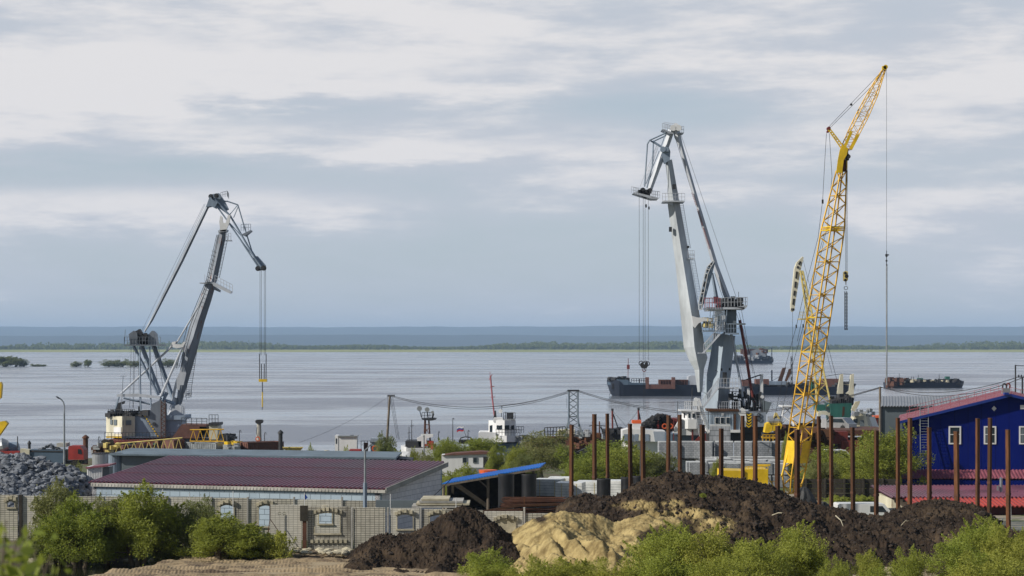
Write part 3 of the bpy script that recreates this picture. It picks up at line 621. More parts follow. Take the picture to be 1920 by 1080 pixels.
# ------------------------------------------------------------------ grey floating crane, left
def crane_left():
    d = 300; T = thing('harbour_crane', 'weathered grey luffing crane on the left with cream machine house and bent jib pointing right', 'crane', P(268, 830, d)); b = lambda m, n, mt='worn_grey', par=T, **k: m.build(n, MT[mt], par, **k)
    s = d/F
    m = M().rb(d, [(419, 430, 7, 7), (410, 470, 8, 8), (399, 520, 9, 9), (386, 560, 11, 11), (372, 600, 13, 12), (357, 650, 13, 14), (346, 700, 9, 11), (334, 762, 4, 5)])
    bm = b(m, 'boom')
    m = M().pr(d-1.2, [(413, 434), (411, 416), (413, 404), (417, 407), (418, 418), (423, 418), (428, 402), (432, 404), (430, 418), (423, 434)], .35).pr(d+.9, [(413, 434), (411, 416), (413, 404), (417, 407), (418, 418), (423, 418), (428, 402), (432, 404), (430, 418), (423, 434)], .35)
    b(m, 'boom_fork', 'white_paint')
    m = M().pr(d-1.3, [(322, 742), (330, 712), (336, 700), (343, 682), (349, 700), (344, 722), (338, 722), (336, 732), (330, 728), (326, 748)], .3); b(m, 'gusset', 'pale_paint')
    m = M()
    for o_ in (-9, -5, -1): m.seg(d-1.6, [(411+o_*.5, 440), (394+o_*.8, 525), (362+o_*1.2, 612), (340+o_, 690)], .55)
    m.ladder(P(424, 440, d), P(407, 520, d), .7, 30, .04); m.ladder(P(367, 640, d), P(352, 745, d), .7, 30, .04)
    for i in range(14): m.seg(d-1.7, [(405-i*1.6-8, 470+i*8), (405-i*1.6+1, 470+i*8+4)], .4)
    b(m, 'boom_piping', 'dark_steel')
    m = M().rb(d, [(396, 374, 3, 3.4), (390, 385, 3.2, 3.6), (340, 489, 3.2, 4), (284, 600, 2.8, 3), (271, 622, 1.6, 1.6)]); b(m, 'tie_strut')
    m = M().pr(d-1.2, [(386, 388), (394, 366), (398, 374), (408, 380), (402, 390), (394, 386)], 2.4).seg(d-.6, [(385, 382), (273, 622)], .35).seg(d, [(383, 382), (262, 628)], .35); b(m, 'strut_head', 'blue_grey_paint')
    m = M(); q1 = [(403, 374), (432, 405), (456, 446), (478, 484), (491, 502)]; q2 = [(406, 386), (425, 412), (450, 448), (472, 482), (484, 500)]
    for dd in (-.9, .9):
        m.seg(d+dd, q1, 1.9, 6).seg(d+dd, q2, 1.6, 6)
        for (a, c) in zip(q1[1:], q2[:-1]): m.seg(d+dd, [a, c], .9)
        m.seg(d+dd*.6, [(425, 377), (446, 384), (458, 425), (472, 470), (487, 494)], 1.3, 6).seg(d+dd*.6, [(446, 384), (431, 402)], .9).seg(d+dd*.6, [(447, 386), (438, 408)], .9).seg(d+dd*.6, [(425, 378), (404, 372)], 1.2)
    for a in q1[1:4]+q2[1:4]: m.tube(P(*a, d-.9), P(*a, d+.9), .07)
    m.pr(d-.5, [(397, 364), (410, 362), (420, 376), (428, 392), (421, 396), (408, 388), (400, 376)], 1.0).pr(d-.6, [(475, 483), (482, 480), (497, 497), (497, 506), (484, 507)], 1.2)
    jib = b(m, 'jib', 'blue_grey_paint')
    for c in ((395.5, 368.5, 4.6), (406, 367, 4.4), (483.5, 503.5, 4.8), (494.5, 502.5, 5)):
        b(M().disc(P(c[0], c[1], d-.95), c[2]*s, .28, 18).disc(P(c[0], c[1], d-1.1), c[2]*s*.35, .2, 10), 'sheave', 'dark_steel')
    m = M().rail([P(414, 371, d-.8), P(426, 368, d-.8), P(429, 373, d-.8)], .75, 3, .04); b(m, 'head_railing'); m = M().rail([P(452, 433, d-.8), P(470, 432, d-.8)], .9, 4, .04).pr(d-1, [(452, 440), (470, 431), (471, 433), (459, 443)], 1.8); b(m, 'jib_platform')
    m = M().pr(d-1.8, [(398, 531), (401, 529), (433, 546), (434, 549), (430, 550), (400, 536)], 1.4).pr(d+.7, [(397, 534), (413, 544), (412, 548), (396, 541)], .9).pr(d-1.5, [(374, 530), (398, 528), (398, 532), (374, 531.5)], 2.6).rail([P(403, 529, d-1.6), P(436, 547, d-1.6)], .95, 6, .04).rail([P(384, 528, d-1.6), P(384, 528, d+1)], 1, 2, .04)
    m.rect(d-1.2, 422, 450, 433, 451.5, 1.6).rail([P(423, 450, d-1.1), P(433, 450, d-1.1)], .95, 2, .04).pr(d-1.2, [(409, 432), (425, 430), (424, 434), (409, 436)], 2.2).rail([P(345, 752, d-1), P(359, 745, d-1)], 1.1, 3, .04).pr(d-1.2, [(350, 737), (359, 736), (358, 740), (350, 740)], .8)
    b(m, 'boom_platform', 'pale_paint')
    m = M().rb(d-2, [(250, 648, 2.5, 3), (297, 741, 2.5, 3)]).rb(d-1.2, [(265, 648, 3.5, 4.5), (299, 738, 4, 5)]).rb(d+1, [(287, 648, 3.5, 5.5), (329, 760, 3.5, 4)]); b(m, 'tower_leg', 'blue_grey_paint')
    m = M().seg(d-2.6, [(262, 650), (264, 770)], 1.5, 7).seg(d-2.6, [(280.5, 650), (283, 765)], 1.5, 7); b(m, 'tower_post', 'blue_grey_paint')
    m = M().pr(d-2.8, [(241, 627), (250, 620), (257, 624), (259, 646), (244, 646)], 1.8).pr(d-2, [(277, 628), (285, 620), (291, 626), (293, 646), (280, 646)], 2).rect(d-3, 233, 646, 301, 648.5, 5); b(m, 'tower_head')
    m = M().pr(d-2, [(254, 621), (261, 617), (277, 640), (273, 646), (262, 645)], 1.2).disc(P(268, 634, d-2.3), .45, .5).disc(P(262, 626, d-2.3), .35, .5).disc(P(273, 628, d-2.3), .3, .5).rect(d-2, 264, 628, 277, 646, 1.2); b(m, 'luffing_gear', 'dark_steel')
    m = M().rail([P(233, 646, d-3), P(301, 646, d-3)], 1.05, 12, .04).rail([P(233, 646, d-3), P(233, 646, d+1.8)], 1.05, 4, .04).seg(d-2.9, [(233, 646), (235, 618)], .5).seg(d-2.9, [(227, 771), (231, 704)], .6).seg(d-2.9, [(225, 706), (237, 705)], .4); b(m, 'railing')
    m = M().seg(d-2, [(227, 738), (322, 650)], 2.0, 7).seg(d-2.2, [(300, 746), (345, 645)], 2.2, 7).seg(d-1.6, [(330, 645), (372, 575), (382, 552)], 1.6, 7); b(m, 'luffing_rod', 'pale_paint')
    m = M().pr(d-2.4, [(319, 650), (323, 641), (330, 640), (328, 645), (340, 646), (344, 641), (348, 641), (343, 651), (332, 653)], 1.2); b(m, 'rod_bracket', 'white_paint')
    m = M().pr(d-2.8, [(219, 739), (258, 738), (300, 743), (300, 748), (258, 744), (219, 744)], .5); b(m, 'cross_beam', 'pale_paint')
    m = M().seg(d-1, [(232, 746), (284, 758)], 2, 5).seg(d-2, [(223, 744), (215, 771)], 1.8, 5).seg(d-1, [(300, 747), (328, 757)], 3.5, 5).seg(d-2, [(303, 746), (290, 775)], 1.6, 5).rb(d-1, [(312, 735, 4, 5), (300, 757, 4, 5)]); b(m, 'brace', 'blue_grey_paint')
    m = M()
    for x, x2 in ((246, 243), (251, 249), (254, 250), (258, 262), (289, 297), (293, 308), (297, 315)): m.seg(d-.5, [(x, 650), (x2, 765 if x < 280 else 740)], .35)
    b(m, 'stay_cable', 'rope')
    # machine house
    h = M().ext([P(199, 818, d-1), P(229, 818, d-4.5), P(253, 818, d-3.4), P(253, 818, d+3), P(199, 818, d+3)], (0, 0, (818-781)*s)); hs_ = b(h, 'machine_house', 'cream_paint')
    m = M()
    for u0, u1, y0, y1 in ((.28, .42, 787, 796), (.50, .68, 787, 797), ):
        p, q = P(199, y1, d-1.05), P(229, y1, d-4.56); hgt = V((0, 0, (y1-y0)*s)); off = V((-.06, -.06, 0)); m.ext([p.lerp(q, u0)+off, p.lerp(q, u1)+off, p.lerp(q, u1)+off+hgt, p.lerp(q, u0)+off+hgt], (.06, .05, 0))
    for u0, u1 in ((-.15, .1), (.3, .72)):
        p, q = P(229, 797, d-4.56), P(253, 797, d-3.46); hgt = V((0, 0, 9*s)); m.ext([p.lerp(q, max(u0, .02)), p.lerp(q, u1), p.lerp(q, u1)+hgt, p.lerp(q, max(.02, u0))+hgt], (0, -.05, 0))
    m.build('window', MT['grey_clad'], hs_)
    p, q = P(199, 813, d-1.05), P(229, 813, d-4.56); hgt = V((0, 0, 12*s)); M().ext([p.lerp(q, .5), p.lerp(q, .95), p.lerp(q, .95)+hgt, p.lerp(q, .5)+hgt], (-.05, -.05, 0)).build('door', MT['white_paint'], hs_)
    m = M()
    for i in range(16):
        a0 = i/16; p, q = P(199, 821, d-1.05), P(229, 821, d-4.56); k0 = p.lerp(q, a0); k1 = p.lerp(q, a0+.035); m.ext([k0, k1, k1+V((.12, -.12, 3.2*s)), k0+V((.12, -.12, 3.2*s))], (-.04, -.04, 0))
    b(m, 'hazard_stripe', 'yellow_paint')
    m = M().ext([P(199, 821, d-1), P(229, 821, d-4.4), P(300, 821, d-3), P(300, 821, d+3), P(199, 821, d+3)], (0, 0, 3*s)).rect(d-3, 253, 781, 312, 818, 6).rect(d-3.2, 312, 779, 346, 787, 6.2).rect(d-2.8, 312, 787, 339, 806, 5.4).pr(d-2.8, [(312, 806), (342, 806), (345, 812), (300, 822), (290, 818)], 5); b(m, 'engine_room', 'blue_grey_paint')
    m = M().pr(d-3.3, [(270, 778), (282, 769), (284, 758), (300, 750), (312, 757), (312, 818), (296, 819), (282, 804), (274, 791)], .5); b(m, 'counterweight')
    b(M().disc(P(288.5, 795, d-3.4), 3.2*s, .12, 12), 'round_emblem', 'dark_steel')
    m = M()
    for i in range(9): a_ = (270+i*3.0, 780+i*4.6); m.pr(d-3.36, [(a_[0], a_[1]), (a_[0]+2.4, a_[1]-.6), (a_[0]+3.8, a_[1]+1.9), (a_[0]+1.6, a_[1]+2.5)], .05)
    b(m, 'edge_mark', 'yellow_paint')
    m = M(); rr = random.Random(3)
    for i in range(60):
        x = rr.uniform(203, 282); z = rr.uniform(773, 780); m.box(P(x, z, d+rr.uniform(-3, 2)), (rr.uniform(.3, 1.3), rr.uniform(.3, 1), rr.uniform(.2, .8)), rr.uniform(0, 3))
    m.rail([P(203, 781, d-2), P(229, 781, d-4), P(253, 781, d-3)], 1, 6, .04).pr(d-1, [(214, 779), (220, 756), (233, 752), (232, 757), (226, 759), (230, 779)], .8).rect(d-1, 259, 762, 262, 780, .8)
    b(m, 'deck_machinery', 'dark_steel')
    b(M().pr(d-2, [(253, 779), (258, 773), (264, 771), (270, 775), (268, 781), (256, 781)], 1.5).pr(d-2, [(202, 780), (206, 771), (212, 770), (213, 781)], 1.5), 'housing', 'zinc')
    m = M()
    for i in range(17): m.seg(d-3.6, [(302+(i % 2)*7, 754+i*4), (302+((i+1) % 2)*7, 758+i*4)], .7)
    m.seg(d-3.6, [(302, 750), (302, 822)], .9).seg(d-3.6, [(309.5, 750), (309.5, 822)], .9); b(m, 'cable_chain', 'rust_dark')
    m = M().rb(d, [(328, 745, 5, 5), (320, 778, 5, 5)]).pr(d-2, [(316, 778), (324, 764), (334, 758), (344, 764), (344, 780)], 1.5).rail([P(340, 779, d-2), P(346, 779, d-2)], 1.6, 2, .05); b(m, 'boom_foot', 'pale_paint')
    b(M().rect(d-2.5, 246, 818, 318, 829, 5).rect(d-2, 214, 819, 246, 824, 2), 'turntable', 'dark_red'); b(M().pr(d-3, [(216, 832), (229, 820), (241, 820), (228, 832)], 1), 'outrigger', 'white_paint')
    hook = M()
    for x in (487.5, 490, 495.5, 498): hook.seg(d-.95, [(x, 505), (x, 666)], .42, 4)
    b(hook, 'hoist_rope', 'rope')
    m = M()
    for x, y0 in ((486.5, 664), (490, 682), (495.5, 682), (499, 664)): m.seg(d-.95, [(x, y0), (x+.3 if x < 492 else x-.3, 712)], .9, 5)
    b(m, 'sling', 'dark_steel'); m = M()
    m.seg(d-.95, [(492, 716), (492, 736)], .9).seg(d-.95, [(492, 762), (491.5, 769)], .6); b(m, 'rigging_chain', 'dark_steel')
    b(M().rect(d-1.4, 485, 711, 500, 716, .9).seg(d-.95, [(492, 735), (492, 763)], 1.2, 6), 'spreader_bar', 'yellow_paint')
    pt = thing('pontoon', 'low rust-red pontoon hull carrying the left crane', 'pontoon', P(290, 848, d)); M().rect(d-7, 196, 826, 352, 850, 14).build('hull', MT['dark_red'], pt); M().rail([P(196, 826, d-7), P(352, 826, d-7)], 1.1, 24, .04).build('railing', MT['dark_steel'], pt)
crane_left()

# ------------------------------------------------------------------ pale grey crane, centre right
def stairs(m, p, q, w, n):
    p = V(p); q = V(q)
    for o_ in (0, w): m.tube(p+V((0, o_, 0)), q+V((0, o_, 0)), .09, 4); m.tube(p+V((0, o_, 1.0)), q+V((0, o_, 1.0)), .04, 4)
    for i in range(n+1):
        c = p.lerp(q, i/n); m.box(c+V((0, w/2, 0)), (.26, w, .06))
        if i % 2 == 0:
            for o_ in (0, w): m.tube(c+V((0, o_, 0)), c+V((0, o_, 1.0)), .03, 4)
def crane_right():
    d = 265; s = d/F; T = thing('harbour_crane', 'tall pale grey luffing crane in the right centre with jib folded left', 'crane', P(1365, 828, d)); b = lambda m, n, mt='pale_paint', par=T, **k: m.build(n, MT[mt], par, **k)
    b(M().rb(d, [(1252, 300, 5, 8), (1257.5, 340, 6, 9.5), (1264, 384, 12, 11), (1281, 490, 15, 13), (1298, 598, 21, 15), (1302, 650, 20, 19), (1307, 675, 14, 20), (1311, 693, 9, 9), (1312, 735, 4, 5)]), 'boom', 'crane_white')
    b(M().pr(d-.9, [(1242, 278), (1254, 276), (1257, 284), (1256, 300), (1247, 306), (1241, 292)], 1.8).disc(P(1243, 280, d-1), .35, .5, 12).rect(d-1.2, 1247, 276, 1254, 284, 2.6), 'boom_head', 'blue_grey_paint')
    b(M().rb(d, [(1259, 244, 6, 6), (1247.5, 278, 6, 6), (1232, 315, 5.5, 6), (1219, 353, 4, 5), (1216, 362, 4, 5)]), 'jib')
    m = M()
    for dd in (-1, 1): m.seg(d+dd, [(1251, 248), (1220+dd*2, 263), (1216+dd*2, 270), (1210+dd*1.5, 350)] if dd < 0 else [(1253, 252), (1225, 265), (1223.5, 310), (1213, 352)], 1.4, 7)
    m.seg(d-.8, [(1220, 264), (1242, 277)], 1.6, 7).seg(d+.8, [(1224, 264), (1240, 274)], 1.1).seg(d, [(1248, 250), (1239, 276)], .9).seg(d-1, [(1236, 283), (1211, 345)], .9).seg(d+1, [(1240, 285), (1214, 345)], .6); b(m, 'jib_truss', 'blue_grey_paint')
    m = M()
    for i in range(30): m.seg(d+1, [(1232-i*.9, 270+i*2.6), (1236-i*.9, 270+i*2.6)], .4)
    m.seg(d+1, [(1236, 270), (1210, 348)], .4).seg(d+1, [(1232, 270), (1200, 350)], .4); b(m, 'jib_ladder')
    m = M().pr(d-1.6, [(1187, 362), (1190, 360), (1236, 371), (1234, 373), (1222, 373)], 3.2).rail([P(1184, 362, d-1.6), P(1196, 366, d-1.6)], .8, 3, .035).rail([P(1222, 371, d-1.6), P(1237, 372, d-1.6)], .85, 4, .035).rail([P(1184, 362, d+1.5), P(1237, 372, d+1.5)], .8, 12, .035); b(m, 'tip_platform')
    m = M()
    for x, y in ((1199, 361), (1205, 357), (1206, 364), (1212, 361), (1218, 358), (1211, 367)): m.disc(P(x, y, d-1), .33, .9, 12)
    m.box(P(1207, 362, d), (1.5, 1.2, .7)); b(m, 'tip_sheaves', 'dark_steel')
    m = M().pr(d-1.4, [(1241, 243), (1244, 242), (1263, 249), (1262, 251), (1255, 250)], 2.6).rail([P(1242, 244, d-1.4), P(1258, 248, d-1.4)], .85, 5, .035).rail([P(1245, 242, d+1.2), P(1268, 245, d+1.2)], .85, 6, .035).rect(d-1, 1274, 248.5, 1282, 250, 2.2).rail([P(1275, 249, d-1), P(1282, 249, d-1)], .8, 2, .035); b(m, 'head_platform')
    b(M().disc(P(1262, 240, d-1.2), .38, .5, 16).disc(P(1272, 240, d-1.2), .38, .5, 16).disc(P(1267, 236, d-.5), .33, .5, 12).box(P(1266, 242, d-.2), (1.0, 1.2, .5)), 'head_sheaves', 'white_paint')
    b(M().rb(d, [(1268, 244, 6, 5), (1271, 256, 7, 6), (1276, 272, 4, 4), (1310, 390, 4, 4), (1341, 499, 5, 6), (1362, 555, 5, 6), (1373, 580, 2.5, 3)]), 'tie_strut')
    b(M().seg(d-.5, [(1276, 250), (1380, 556)], .3).seg(d+.5, [(1264, 252), (1282, 310), (1340, 500)], .35).seg(d-1.0, [(1348, 520), (1374, 582)], .4).seg(d-1.0, [(1340, 512), (1356, 560)], .4), 'stay_cable', 'rope')
    m = M().rect(d-1.8, 1244, 376, 1284, 378.5, 3.6)
    for yy in (-1.8, 1.8): m.rail([P(1242, 376, d+yy), P(1284, 376, d+yy)], .9, 7, .035)
    m.pr(d-1.5, [(1250, 378), (1262, 378), (1262, 386)], .8); b(m, 'boom_platform')
    m = M().ladder(P(1277, 382, d), P(1291, 465, d), .5, 26, .035).ladder(P(1297, 476, d), P(1312, 562, d), .5, 28, .035).rect(d-.8, 1290, 484, 1302, 486, 1.6).rail([P(1290, 485, d-.8), P(1302, 485, d-.8)], 1.0, 3, .035).rail([P(1290, 485, d+.8), P(1302, 485, d+.8)], 1.0, 3, .035); b(m, 'ladder')
    b(M().box(P(1257, 430, d-.6), (.35, .4, .6)).box(P(1264, 350, d-.8), (.4, .3, .6)).box(P(1290, 463, d-.6), (.3, .3, .3)), 'floodlight', 'dark_steel')
    # graffiti-like faded marks on the strut and the boom
    m = M()
    rr = random.Random(5)
    for i in range(34):
        t = i/34; x = 1299+t*34; y = 362+t*106; m.pr(d-.40-.0*i, [(x-2.6, y), (x-.2, y-.9), (x, y+.1), (x-2.4, y+1)], .2) if i not in (8, 9, 20) else None
    b(m, 'red_lettering', 'pink_trim')
    for (x0, y0, x1, y1) in ((1286.4, 521, 1288.6, 534), (1289.4, 540, 1291.5, 553), (1296, 584, 1298, 597)):
        f = lambda y: (y-490)/(598-490); m = M().rb(d, [(x0, y0, 15*1.03+6*f(y0), 2), (x1, y1, 15*1.03+6*f(y1), 2)]); b(m, 'faded_lettering', 'grey_paint')
    # perforated balance arm
    out = [(1337, 488), (1341, 492), (1319, 563), (1316, 581), (1310.5, 581), (1310, 568), (1322, 512), (1326, 500)]
    holes = [((1334, 493), (1328, 500)), ((1328, 503), (1325, 509)), ((1325, 513), (1322, 522)), ((1321.5, 528), (1318.5, 537)), ((1318, 543), (1315.5, 552)), ((1315, 557), (1313, 566))]
    b(M().pr(d-2.2, [(1337, 488), (1341, 492), (1339, 500), (1323, 560), (1316, 581), (1310.5, 581), (1310, 568), (1322, 512), (1326, 500)], 1.2), 'balance_arm', 'blue_grey_paint')
    m = M(); L = [(1337, 488), (1326, 500), (1322, 512), (1310, 568), (1310.5, 580)]; Rr = [(1339, 491), (1332, 502), (1327, 514), (1317, 566), (1315.5, 580)]
    for q in (L, Rr): m.seg(d-2.35, q, .8, 4)
    for k in range(7):
        t = k/6; a = V((0, 0, 0)); i = min(3, int(t*4)); u = t*4-i; p = (L[i][0]+(L[i+1][0]-L[i][0])*u, L[i][1]+(L[i+1][1]-L[i][1])*u); q = (Rr[i][0]+(Rr[i+1][0]-Rr[i][0])*u, Rr[i][1]+(Rr[i+1][1]-Rr[i][1])*u); m.seg(d-2.35, [p, q], 1.0, 4)
    b(m, 'arm_flange', 'white_paint')
    m = M()
    for (x0, y0), (x1, y1) in holes: m.seg(d-2.26, [(x0+.6, y0), (x1+.8, y1)], 1.6, 6)
    b(m, 'arm_opening', 'dark_void')
    b(M().rb(d, [(1335, 512, 2.5, 2.5), (1340, 540, 3, 3.5), (1345, 572, 4, 4.5)]), 'arm_post', 'blue_grey_paint')
    b(M().rect(d-1, 1338, 556, 1347, 569, .3), 'red_band', 'pink_trim')
    # tower head
    m = M().rect(d-2.6, 1325, 576, 1396, 580, 5.2).pr(d-2.6, [(1380, 576), (1401, 572), (1401, 575), (1396, 580)], 5.2)
    for yy in (-2.6, 2.6): m.rail([P(1323, 576, d+yy), P(1401, 574, d+yy)], 1.1, 13, .04)
    b(m, 'head_deck')
    b(M().rail([P(1321, 577, d-2.7), P(1350, 577, d-2.7)], 1.2, 6, .05), 'red_railing', 'pink_trim')
    m = M(); rr = random.Random(8)
    for i in range(26): m.box(P(rr.uniform(1350, 1390), rr.uniform(562, 578), d+rr.uniform(-2, 1.5)), (rr.uniform(.2, .9), rr.uniform(.3, .9), rr.uniform(.2, .9)), rr.uniform(0, 3))
    for x, y in ((1368, 572), (1378, 570), (1386, 573)): m.disc(P(x, y, d-2.2), .45, .4, 12)
    m.seg(d, [(1385, 575), (1385, 547)], .5).seg(d, [(1398, 575), (1398, 558)], .5); b(m, 'winch_gear', 'dark_steel')
    b(M().rect(d-2.2, 1343, 584, 1360, 619, 2.5).rect(d-2.25, 1326, 579, 1358, 583, 4), 'upper_cabin', 'white_paint')
    b(M().rect(d-1.8, 1361, 580, 1381, 626, 3.2).rect(d-2.3, 1346, 590, 1350, 606, .1).rect(d-2.5, 1366, 606, 1398, 609, 1.2), 'machinery_room', 'grey_clad')
    m = M().rect(d-2.6, 1318, 619, 1360, 622, 4).rect(d-2.6, 1360, 624, 1386, 627, 4).rail([P(1318, 620, d-2.6), P(1360, 620, d-2.6)], 1.1, 8, .04).rail([P(1336, 608, d-2.6), P(1360, 608, d-2.6)], 1.1, 5, .04).rail([P(1360, 624, d-2.6), P(1386, 624, d-2.6)], 1.1, 5, .04)
    for x in (1332, 1338, 1358, 1363): m.seg(d-2.5, [(x, 580), (x-2, 622)], .7)
    m.seg(d-2.5, [(1332, 600), (1358, 586)], .5).seg(d-2.5, [(1330, 620), (1358, 600)], .5); b(m, 'middle_deck', 'blue_grey_paint')
    b(M().rb(d+1, [(1359, 627, 21, 20), (1353, 670, 21.5, 21), (1348, 721, 26, 20), (1345, 772, 31, 21)]), 'tower', 'tower_paint')
    b(M().pr(d-1.6, [(1297, 592), (1306, 595), (1320, 596), (1334, 598), (1334, 602), (1320, 602), (1310, 606), (1303, 615), (1300, 612)], 1.2), 'boom_bracket', 'white_paint')
    m = M(); rr = random.Random(2)
    for i in range(16): m.box(P(rr.uniform(1317, 1334), rr.uniform(596, 612), d+rr.uniform(-1.5, 1)), (rr.uniform(.2, .7), .5, rr.uniform(.15, .5)), rr.uniform(0, 3))
    b(m, 'slewing_rack', 'pale_yellow')
    m = M(); stairs(m, P(1320, 661, d-3.2), P(1350, 627, d-3.2), .8, 16); m.box(P(1318, 662, d-2.8), (1.2, 1, .08)); b(m, 'upper_stair', 'pale_paint'); m = M(); stairs(m, P(1317, 766, d-3.4), P(1348, 726, d-3.4), .8, 20); m.box(P(1361, 727, d-2), (1.5, 2.2, .1)).rect(d-2.9, 1346, 726, 1385, 729, 2.4).rail([P(1346, 726, d-2.9), P(1385, 726, d-2.9)], 1.1, 7, .04)
    b(m, 'lower_stair', 'pale_paint')
    m = M(); stairs(m, P(1329, 812, d-3.2), P(1311, 762, d-3.2), .9, 22); m.ladder(P(1316, 818, d-3.6), P(1305, 752, d-3.6), .6, 22); b(m, 'gangway', 'white_paint')
    m = M()
    for i, (x, y) in enumerate(((1333, 716), (1346, 698), (1325, 740))): m.seg(d-3, [(x, y), (x-2, y-3), (x-5, y-3.5)], .5)
    m.rect(d-1.2, 1355, 698, 1363, 720, .1).box(P(1353, 693, d-1.5), (.2, .2, .3)).box(P(1368, 692, d-1.5), (.2, .2, .3)); b(m, 'deck_lamp', 'dark_steel')
    b(M().seg(d-1.5, [(1363, 592), (1376, 650), (1388, 715), (1396, 768)], 2.2, 8), 'support_tube', 'grey_paint')
    b(M().seg(d-.5, [(1387, 600), (1398, 660), (1407, 720), (1416, 768)], 2.8, 8), 'dark_tube', 'dark_red')
    m = M()
    for a, c in (((1380, 585), (1405, 660)), ((1385, 585), (1425, 740)), ((1390, 580), (1412, 700)), ((1372, 620), (1400, 745))): m.seg(d, [a, c], .35)
    m.seg(d-.8, [(1386, 716), (1426, 702)], .6).seg(d-.8, [(1400, 712), (1427, 703)], .6); b(m, 'luffing_cable', 'rope')
    m = M().rect(d-.6, 1426, 702, 1431, 764, .8).rect(d-.6, 1402, 728, 1406, 764, .8).disc(P(1429, 744, d-1), .22, .3); b(m, 'mast', 'white_paint')
    m = M(); rr = random.Random(12)
    for i in range(64): m.box(P(rr.uniform(1370, 1432), rr.uniform(736, 771), d+rr.uniform(-2, 2)), (rr.uniform(.08, .6), rr.uniform(.1, .6), rr.uniform(.15, 1.0)), rr.uniform(0, 3))
    for x in range(1368, 1436, 5): m.seg(d-2, [(x, 772), (x, rr.uniform(735, 752))], .5)
    b(m, 'deck_machinery', 'dark_steel'); m = M().rail([P(1345, 770, d-3), P(1388, 770, d-3)], 1.1, 10, .04); b(m, 'deck_railing', 'pale_paint'); m = M()
    for i in range(5): m.seg(d-1.5, [(1368, 734+i*8), (1392, 734+i*8)], .5).seg(d-1.5, [(1368+i*6, 728), (1368+i*6, 770)], .45)
    b(m, 'scaffold', 'dark_steel')
    # cabin of ribbed sheet
    m = M().corr(P(1330, 806, d-4), (47*s, 0, 0), (0, 0, 34*s), 16, .06); m.rect(d-3.9, 1330.2, 772.2, 1377, 806, 5).pr(d-3.95, [(1377, 772), (1385, 772), (1388, 812), (1377, 812)], 4)
    cab = b(m, 'cabin', 'tower_paint')
    for x in (1341, 1351, 1361.5):
        f = M().rect(d-4.16, x-.8, 781.8, x+7.4, 794.8, .12).build('window', MT['white_paint'], T); M().rect(d-4.2, x+.4, 783, x+6.2, 793.6, .06).build('pane', MT['window_glass'], f)
    b(M().rect(d-4.15, 1353, 775, 1357, 779, .12).rect(d-4.15, 1353, 797, 1357, 801, .12).rect(d-4.2, 1330, 806, 1388, 811, 5.6), 'white_trim', 'white_paint')
    b(M().rect(d-4.1, 1376, 775, 1380, 806, .1).rect(d-4.2, 1329, 767.5, 1386, 771.5, 5.4), 'rusty_edge', 'rust')
    b(M().pr(d-3.9, [(1380, 773), (1436, 773), (1437, 800), (1386, 801)], 6), 'engine_room', 'grey_paint')
    b(M().pr(d-4.1, [(1384, 775), (1391, 764), (1398, 768), (1400, 792)], .15), 'corner_plate', 'white_paint')
    m = M()
    for i in range(5): y = 774+i*5.4; m.pr(d-4.02, [(1399, y), (1404, y+4), (1409, y), (1409, y+2.6), (1404, y+6.6), (1399, y+2.6)], .06)
    b(m, 'chevron', 'yellow_paint')
    b(M().rect(d-3.97, 1399, 774, 1409, 802, .04), 'chevron_plate', 'dark_void')
    b(M().ring(P(1423, 778.5, d-4), .22, .09, .08, 12).ring(P(1423, 785.5, d-4), .27, .09, .08, 12), 'round_emblem', 'dark_steel')
    b(M().pr(d-2, [(1430, 750), (1447, 755), (1440, 773), (1432, 782)], 3.5), 'counterweight', 'grey_clad')
    b(M().rect(d-3.4, 1386, 801, 1438, 812, 6).rect(d-3, 1368, 812, 1438, 830, 5).rect(d-4, 1332, 812, 1366, 829, 6), 'undercarriage', 'dark_steel')
    m = M()
    for x in (1198.5, 1206, 1209.5, 1215.5): m.seg(d-.9, [(x, 368), (x, 676)], .42, 4)
    m.seg(d-.9, [(1206.3, 698), (1206.3, 770)], .4, 4).seg(d-.9, [(1209.3, 698), (1209.3, 772)], .4, 4); b(m, 'hoist_rope', 'rope')
    m = M()
    for x, y in ((1202, 681), (1207, 683), (1210, 681), (1214, 682)): m.ring(P(x, y, d-.9), .26, .1, .2, 12)
    m.disc(P(1204, 683, d-.9), .22, .5, 12).disc(P(1212, 683, d-.9), .22, .5, 12).pr(d-1.2, [(1200, 685), (1216, 685), (1212, 691), (1204, 691)], .6); b(m, 'hook_block', 'dark_steel')
    b(M().seg(d-.9, [(1208, 690), (1208, 694)], .8).seg(d-.9, [(1205, 692), (1205, 695), (1208, 697), (1211, 695), (1211, 692)], .8), 'hook', 'dark_red')
    b(M().box(P(1211.5, 386, d-.9), (.18, .2, .4)).box(P(1217, 390, d-.9), (.14, .2, .35)), 'rope_weight', 'dark_steel')
crane_right()

